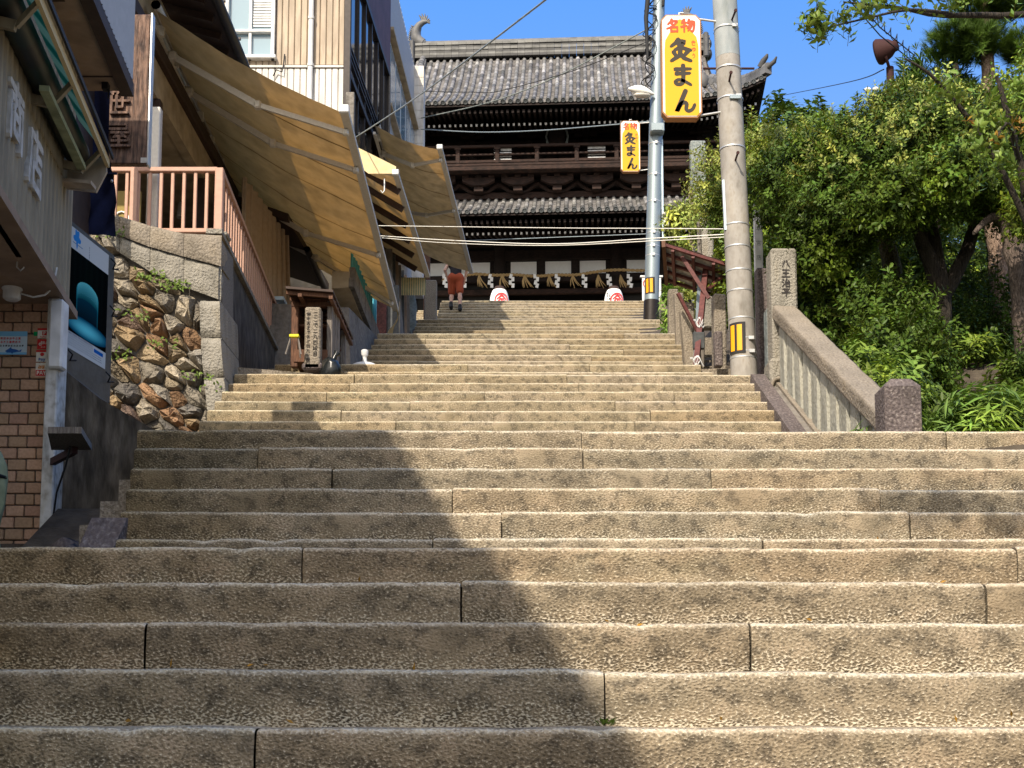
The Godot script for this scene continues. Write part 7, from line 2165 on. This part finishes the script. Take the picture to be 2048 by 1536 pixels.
func plants() -> void:
	make_sprigs()
	# the big evergreen behind the balustrade
	var t := thing("evergreen_tree", "broad glossy-leaved evergreen tree with forked dark trunks behind the balustrade", "tree", P(4.42, 3.3, 13.))
	limb(t, "trunk", [P(4.44, 3.0, 13.), P(4.4, 3.7, 13.), P(4.42, 4.4, 13.), P(4.38, 5.2, 13.2)], [.15, .115, .1, .06], M.bark)
	limb(t, "trunk", [P(4.43, 4.2, 13.), P(4.65, 4.6, 13.), P(4.82, 5.0, 13.1), P(4.95, 5.5, 13.2)], [.08, .07, .06, .04], M.bark)
	limb(t, "trunk", [P(4.41, 4.3, 13.), P(4.28, 4.7, 12.95), P(4.15, 5.1, 13.), P(3.9, 5.5, 13.1)], [.08, .075, .06, .04], M.bark)
	limb(t, "trunk", [P(4.38, 4.6, 13.), P(4.0, 5.0, 12.7), P(3.6, 5.3, 12.6)], [.06, .045, .03], M.bark)
	crown(t, "crown", [cl(4.3, 5.75, 12.9, .62, .45, .6), cl(3.75, 5.55, 12.8, .55, .4, .55), cl(4.9, 5.65, 12.8, .6, .45, .6), cl(5.45, 5.5, 12.9, .55, .5, .6), cl(3.35, 5.2, 12.9, .45, .38, .5), cl(4.1, 6.1, 13.3, .55, .32, .6), cl(4.75, 6.1, 13.3, .6, .32, .6), cl(3.5, 5.85, 13.3, .5, .3, .55), cl(4.4, 5.2, 12.4, .55, .28, .5), cl(5.1, 5.15, 12.4, .5, .3, .5), cl(3.7, 5.0, 12.5, .45, .28, .45), cl(3.2, 4.75, 13.1, .35, .4, .4), cl(5.4, 6.0, 13.4, .5, .35, .6), cl(3.05, 5.6, 13.5, .4, .35, .5)], 900, "small", M.leaf_dark, {"seed": 3, "yellow": .55, "gap": .05})
	crown(t, "crown", [cl(4.3, 5.8, 12.8, .75, .5, .7), cl(3.6, 5.5, 12.75, .65, .5, .6), cl(5.1, 5.6, 12.75, .7, .5, .65), cl(4.5, 6.15, 13.2, .9, .35, .6)], 420, "small", M.leaf_yellow, {"seed": 4, "inner": .97, "gap": .15, "yellow": .25, "scale": .85})
	t = thing("mossy_tree", "slim tree with a mossy ochre trunk in front of the dark undergrowth", "tree", P(4.28, 3.5, 14.))
	limb(t, "trunk", [P(4.3, 3.3, 14.), P(4.28, 4.2, 14.), P(4.24, 4.9, 14.), P(4.1, 5.6, 14.)], [.14, .12, .1, .07], M.bark_mossy)
	crown(t, "crown", [cl(4.0, 6.2, 14.4, .7, .4, .5), cl(4.7, 6.3, 14.5, .6, .35, .5)], 700, "small", M.leaf_mid, {"seed": 5, "yellow": .6})
	t = thing("rough_barked_tree", "old tree with flaky pinkish grey bark leaning over the ferns", "tree", P(4.95, 3.2, 12.3))
	limb(t, "trunk", [P(5.05, 2.8, 12.3), P(5.02, 3.6, 12.3), P(4.96, 4.2, 12.3), P(4.92, 4.9, 12.4), P(5.0, 5.6, 12.6)], [.13, .11, .1, .1, .07], M.bark_rough)
	limb(t, "trunk", [P(4.92, 4.75, 12.4), P(4.78, 4.84, 12.35), P(4.64, 4.76, 12.3), P(4.5, 4.62, 12.2)], [.06, .045, .035, .02], M.bark_rough)
	crown(t, "crown", [cl(5.3, 6.0, 12.2, .5, .4, .5), cl(4.95, 4.6, 11.5, .3, .25, .3)], 500, "small", M.leaf_mid, {"seed": 6, "yellow": .8})
	# yellow-tipped shrubs towards the gate
	t = thing("yellow_green_shrub", "tall clipped shrub with yellowish tips between the poles and the evergreen", "shrub", P(3.4, 5.0, 17.))
	limb(t, "stem", [P(3.4, 4.9, 17.), P(3.4, 6.2, 17.), P(3.5, 7.0, 17.)], [.09, .07, .04], M.bark)
	crown(t, "foliage", [cl(3.3, 7.0, 17., .62, .6, .6), cl(3.05, 6.75, 17., .3, .4, .4), cl(3.85, 7.1, 17., .6, .6, .6), cl(4.4, 7.0, 17.2, .6, .6, .6), cl(3.5, 6.3, 16.8, .6, .5, .6), cl(4.2, 6.3, 16.8, .6, .5, .6), cl(3.15, 6.1, 16.9, .3, .4, .4), cl(3.3, 5.5, 16.9, .5, .5, .5), cl(4.0, 5.6, 16.8, .5, .5, .5), cl(4.1, 7.6, 17.6, .6, .4, .6), cl(4.9, 7.5, 17.6, .7, .5, .6)], 800, "small", M.leaf_mid, {"seed": 7, "yellow": .9})
	crown(t, "foliage", [cl(3.4, 7.1, 16.9, .9, .65, .7), cl(4.3, 7.0, 16.9, .8, .7, .7)], 650, "small", M.leaf_yellow, {"seed": 17, "inner": .95, "yellow": .3})
	t = thing("dark_shrub", "dark green shrub filling the gap below the yellowish shrub", "shrub", P(3.3, 4.2, 15.2))
	limb(t, "stem", [P(3.4, 3.6, 15.2), P(3.4, 4.8, 15.2)], [.06, .03], M.bark)
	crown(t, "foliage", [cl(3.4, 5.1, 15.4, .5, .5, .5), cl(3.1, 4.5, 15.2, .3, .5, .4), cl(3.9, 4.9, 15.6, .6, .6, .5), cl(3.6, 4.3, 14.8, .5, .5, .5)], 650, "small", M.leaf_dark, {"seed": 8, "yellow": .3})
	t = thing("gatehouse_shrub", "sparse yellow-green shrub beside the stone monument near the gate", "shrub", P(2.95, 6.4, 21.))
	crown(t, "foliage", [cl(2.85, 8.05, 21., .3, .35, .3), cl(3.2, 7.6, 21., .35, .5, .3), cl(3.35, 8.4, 21.3, .35, .4, .3), cl(3.0, 7.0, 21., .25, .5, .3)], 260, "cherry", M.leaf_yellow, {"seed": 9, "gap": .25})
	t = thing("gatehouse_shrub", "dense green shrub right of the greenish monument, hiding the gate's foot", "shrub", P(3.9, 7.0, 22.))
	crown(t, "foliage", [cl(4.2, 8.4, 22., .5, .8, .5), cl(4.5, 9.0, 22., .6, .8, .5), cl(4.0, 7.3, 22., .4, .5, .5), cl(4.35, 9.8, 22.3, .4, .5, .4), cl(4.7, 8.2, 22., .6, .9, .5)], 800, "small", M.leaf_mid, {"seed": 10, "scale": 1.3, "yellow": .6})
	t = thing("small_plant", "small leafy plant growing at the foot of the steel pole", "plant", P(2.5, 5.9, 20.))
	crown(t, "foliage", [cl(2.52, 6.35, 20., .14, .3, .15), cl(2.6, 6.0, 19.9, .16, .2, .15)], 130, "weed", M.leaf_fresh, {"seed": 11, "yellow": .6})
	# undergrowth
	var n := 0
	for q in [[3.35, 4.2, 13.6, .42, .45, "shaded shrub close behind the carved granite post"], [3.75, 3.9, 12.8, .5, .45, "shaded shrub below the mossy trunk"], [4.9, 3.7, 13.6, .6, .6, "shaded shrub right of the forked dark trunk"], [5.5, 4.2, 14., .7, .7, "shaded shrub under the flaky-barked tree"], [3.6, 3.35, 11.9, .35, .3, "low shrub halfway along the sloping handrail"], [5.2, 3.1, 11.8, .5, .4, "low shrub beneath the flaky-barked tree"]]:
		t = thing("undergrowth_shrub", q[5], "shrub", P(q[0], q[1] - q[4], q[2]), 0., "shrubs in the shade of the evergreen")
		crown(t, "foliage", [cl(q[0], q[1], q[2], q[3], q[4], q[3]), cl(q[0] + .3, q[1] - .2, q[2] + .2, q[3] * .8, q[4] * .8, q[3])], 620, "small", M.leaf_dark, {"seed": 30 + n, "yellow": .35, "inner": .3})
		n += 1
	var dk := []
	for k in 26: dk.append(cl(rng.randf_range(3.4, 9.5), 4.6 + rng.randf() * 2.4, rng.randf_range(15.5, 20.), rng.randf_range(.6, 1.1)))
	t = thing("background_thicket", "dark leafy thicket filling the hillside behind the evergreen", "thicket", P(6., 4.5, 17.5))
	crown(t, "foliage", dk, 420, "small", M.leaf_dark, {"seed": 44, "scale": 1.7, "yellow": .4})
	t.set_meta("kind", "stuff")
	t = thing("fern_patch", "bright fresh weeds and ferns along the lower handrail", "ferns", P(3.2, 2.6, 11.))
	crown(t, "fronds", [cl(3.1, 2.95, 11.4, .22, .3, .4), cl(3.15, 2.6, 10.6, .25, .28, .4), cl(3.5, 2.55, 11., .35, .2, .4)], 200, "weed", M.leaf_mid, {"seed": 12, "yellow": .5, "inner": .2})
	t.set_meta("kind", "stuff")
	t = thing("ground_cover", "strap-leaved pale-edged ground cover right of the short capped post", "ground cover", P(3.6, 2.0, 9.9))
	var gc := []
	for k in 22: gc.append(cl(rng.randf_range(2.98, 5.4), 1.98 + rng.randf() * .25, rng.randf_range(9.2, 10.8), .26, .2, .26))
	crown(t, "blades", gc, 80, "bamboo", M.leaf_fresh, {"seed": 13, "yellow": .5, "inner": .1, "up": 1.2, "scale": .9})
	t.set_meta("kind", "stuff")
	var gl := []
	for k in 46: gl.append(cl(rng.randf_range(3.0, 7.5), 0., rng.randf_range(8.6, 14.), .35, .12, .35))
	for q in gl: q[0].y = ground_height(q[0].x, -q[0].z) + .1
	t = thing("ground_plants", "low mixed weeds covering the shaded soil under the trees", "weeds", P(5., 2.2, 11.))
	crown(t, "leaves", gl, 120, "weed", M.leaf_mid, {"seed": 14, "inner": .0, "up": 1.})
	t.set_meta("kind", "stuff")
	# trained pine with cloud-like pads
	t = thing("trained_pine", "trained pine with cloud-like needle pads on a bare upright trunk", "pine tree", P(5.9, 4.0, 15.))
	limb(t, "trunk", [P(5.95, 3.8, 15.), P(5.82, 5.2, 15.), P(5.78, 6.3, 15.), P(5.76, 7.2, 15.), P(5.78, 8.0, 15.), P(5.76, 8.9, 15.)], [.14, .12, .1, .09, .07, .04], M.bark_pine)
	limb(t, "branch", [P(5.82, 6.5, 15.), P(5.6, 6.9, 14.9), P(5.4, 7.4, 14.9), P(5.35, 7.75, 14.9)], [.05, .045, .04, .03], M.bark)
	limb(t, "branch", [P(5.8, 6.4, 15.), P(6.0, 6.9, 14.9), P(6.2, 7.6, 14.9)], [.05, .04, .03], M.bark)
	crown(t, "needle_pad", [cl(5.42, 8.05, 14.9, .33, .15, .3), cl(5.62, 8.0, 14.9, .28, .15, .3), cl(5.7, 8.52, 15., .34, .13, .3), cl(6.0, 8.55, 15., .26, .13, .3), cl(6.22, 7.95, 14.9, .26, .15, .26), cl(5.6, 8.85, 15., .22, .12, .2)], 420, "pine", M.needle, {"seed": 15, "up": 1.1, "yellow": .25, "inner": .3})
	t = thing("strap_leaved_conifer", "dense rounded conifer with long strap leaves below the siren", "conifer", P(5.25, 6.0, 15.6))
	limb(t, "trunk", [P(5.3, 4.5, 15.6), P(5.25, 7.6, 15.6)], [.09, .04], M.bark)
	crown(t, "crown", [cl(5.25, 7.72, 15.5, .42, .42, .4), cl(5.0, 7.45, 15.5, .4, .3, .4), cl(5.55, 7.4, 15.5, .42, .3, .4), cl(5.2, 7.1, 15.3, .5, .3, .4)], 420, "strap", M.needle, {"seed": 16, "up": .9, "yellow": .5})
	# cherry trees: one beyond the balustrade turning orange, one beside the camera reaching over the stairs
	t = thing("turning_cherry", "thin cherry tree with drooping leaves, some turned orange", "cherry tree", P(4.3, 2.6, 10.6))
	limb(t, "trunk", [P(4.5, 2.4, 10.6), P(4.4, 3.6, 10.5), P(4.2, 4.5, 10.3), P(4.0, 5.2, 10.2)], [.06, .05, .035, .015], M.bark)
	limb(t, "branch", [P(4.3, 4.0, 10.4), P(3.9, 4.6, 10.2), P(3.45, 5.05, 10.), P(3.15, 5.2, 9.9)], [.03, .022, .015, .006], M.bark)
	limb(t, "branch", [P(4.2, 4.5, 10.3), P(4.0, 4.7, 10.), P(3.8, 4.45, 9.8)], [.02, .015, .006], M.bark)
	crown(t, "leaves", [cl(3.95, 4.75, 10.1, .3, .25, .3), cl(4.15, 4.4, 10.2, .3, .3, .3), cl(4.15, 5.1, 10.2, .25, .2, .3), cl(3.8, 4.4, 9.9, .2, .2, .2), cl(3.5, 4.95, 10., .2, .1, .2, .5)], 40, "cherry", M.leaf_mid, {"seed": 18, "up": -.4, "inner": .0, "gap": .1, "yellow": .2, "scale": .8})
	crown(t, "orange_leaves", [cl(3.95, 4.5, 10., .3, .3, .3), cl(4.1, 4.8, 10., .2, .2, .2)], 4, "cherry", M.leaf_orange, {"seed": 19, "up": -.4, "inner": .0, "yellow": .0, "scale": .7})
	t = thing("overhanging_cherry", "cherry tree beside the camera whose leafy branch hangs into the sky", "cherry tree", P(4.4, -1.0, 2.2))
	limb(t, "trunk", [P(4.5, -1.2, 2.2), P(4.4, 1., 2.3), P(4.2, 2.6, 2.6), P(3.9, 4., 3.)], [.16, .14, .12, .1], M.bark)
	limb(t, "branch", [P(4.1, 3.0, 2.8), P(3.6, 3.5, 4.5), P(2.95, 3.6, 6.2), P(2.3, 3.54, 6.3), P(1.9, 3.47, 6.1), P(1.62, 3.44, 6.0)], [.06, .04, .02, .014, .009, .004], M.bark)
	limb(t, "branch", [P(2.3, 3.54, 6.3), P(1.95, 3.4, 6.), P(1.7, 3.3, 5.9), P(1.45, 3.19, 5.8)], [.01, .007, .005, .003], M.bark)
	limb(t, "branch", [P(3.9, 4., 3.), P(2.6, 5.6, 2.), P(1.0, 6.6, .8), P(-.4, 7.0, -.4)], [.09, .06, .04, .015], M.bark)
	crown(t, "leaves", [cl(2.6, 3.62, 6.2, .3, .12, .15), cl(2.2, 3.6, 6.2, .22, .1, .12), cl(1.85, 3.47, 6.05, .2, .06, .1), cl(1.6, 3.3, 5.88, .2, .06, .08), cl(1.45, 3.22, 5.8, .06, .05, .05), cl(2.7, 3.4, 6.2, .12, .12, .1, .4)], 26, "cherry", M.leaf_mid, {"seed": 20, "up": -.5, "inner": .0, "scale": .5, "yellow": .25})
	crown(t, "leaves", [cl(-.3, 7.0, -.2, .5, .3, .4), cl(.3, 6.8, .2, .5, .3, .4), cl(-.7, 7.2, -.6, .4, .3, .4), cl(.9, 6.6, .8, .4, .3, .4), cl(-.1, 6.9, -.3, .3, .15, .3)], 34, "cherry", M.leaf_mid, {"seed": 21, "up": -.3, "inner": .0, "scale": 1.3, "gap": .15})
	# trees on the hill behind
	n = 0
	for q in [[12.5, 25.6, 58., 1.0, 2.6, "narrow dark conifer top showing between the gate's roof corner and the shrubs"], [13.9, 25.6, 57., 1.2, 1.8, "rounded treetop on the skyline beside the narrow conifer"], [11.8, 22.5, 52., 2., 2.2, "broad treetop below the skyline behind the yellowish shrub"], [15.8, 22.5, 55., 2.2, 2.2, "broad treetop on the hill under the siren"]]:
		t = thing("hill_tree", q[5], "tree", P(q[0], 12.5, q[2]), 0., "trees on the hill behind the gate")
		limb(t, "trunk", [P(q[0], 12.3, q[2]), P(q[0], q[1], q[2])], [.3, .1], M.bark)
		crown(t, "crown", [cl(q[0], q[1], q[2], q[3], q[4], q[3]), cl(q[0] + .5, q[1] - 2.5, q[2], q[3] * 1.5, 2.2, q[3]), cl(q[0] - .8, q[1] - 3.5, q[2], q[3] * 1.4, 2.2, q[3]), cl(q[0], q[1] - 6., q[2], q[3] * 1.6, 3., q[3])], 420, "far", M.leaf_far, {"seed": 50 + n, "yellow": .5})
		n += 1
	for q in [[8.2, 10.4, 32., 1.7, "olive treetop behind the yellowish shrub, below the siren wire"], [6.4, 9.7, 23., 1.0, "yellow-green treetop with airy shoots left of the siren post"], [5.3, 8.9, 21., .9, "light green treetop above the tall clipped shrub"], [10.5, 12.3, 31., 2.4, "tree crown behind the trained pine"]]:
		t = thing("slope_tree", q[4], "tree", P(q[0], q[1] - 4., q[2]), 0., "trees up the slope beside the gate")
		limb(t, "trunk", [P(q[0], q[1] - 5., q[2]), P(q[0], q[1], q[2])], [.2, .06], M.bark)
		var c := []
		for k in 7: c.append(cl(q[0] + rng.randf_range(-.8, .8) * q[3], q[1] - rng.randf() * 1.6 * q[3], q[2] + rng.randf_range(-.5, .5), q[3] * .55))
		crown(t, "crown", c, 520, "small", M.leaf_mid, {"seed": 60 + n, "scale": q[2] * .075, "yellow": .8, "gap": .05})
		n += 1

func _ready() -> void:
	rng.seed = 20240
	nz.noise_type = FastNoiseLite.TYPE_SIMPLEX_SMOOTH
	nz.seed = 5
	nz.frequency = .02
	materials()
	sky_and_light()
	terrain()
	stairs()
	gate()
	shop_prints()
	corner_shop()
	lower_left()
	rubble_wall()
	terrace()
	awning_shop()
	upper_buildings()
	middle_left()
	poster()
	awnings()
	right_side()
	poles()
	plants()
	litter()
	gate_front()
	person()
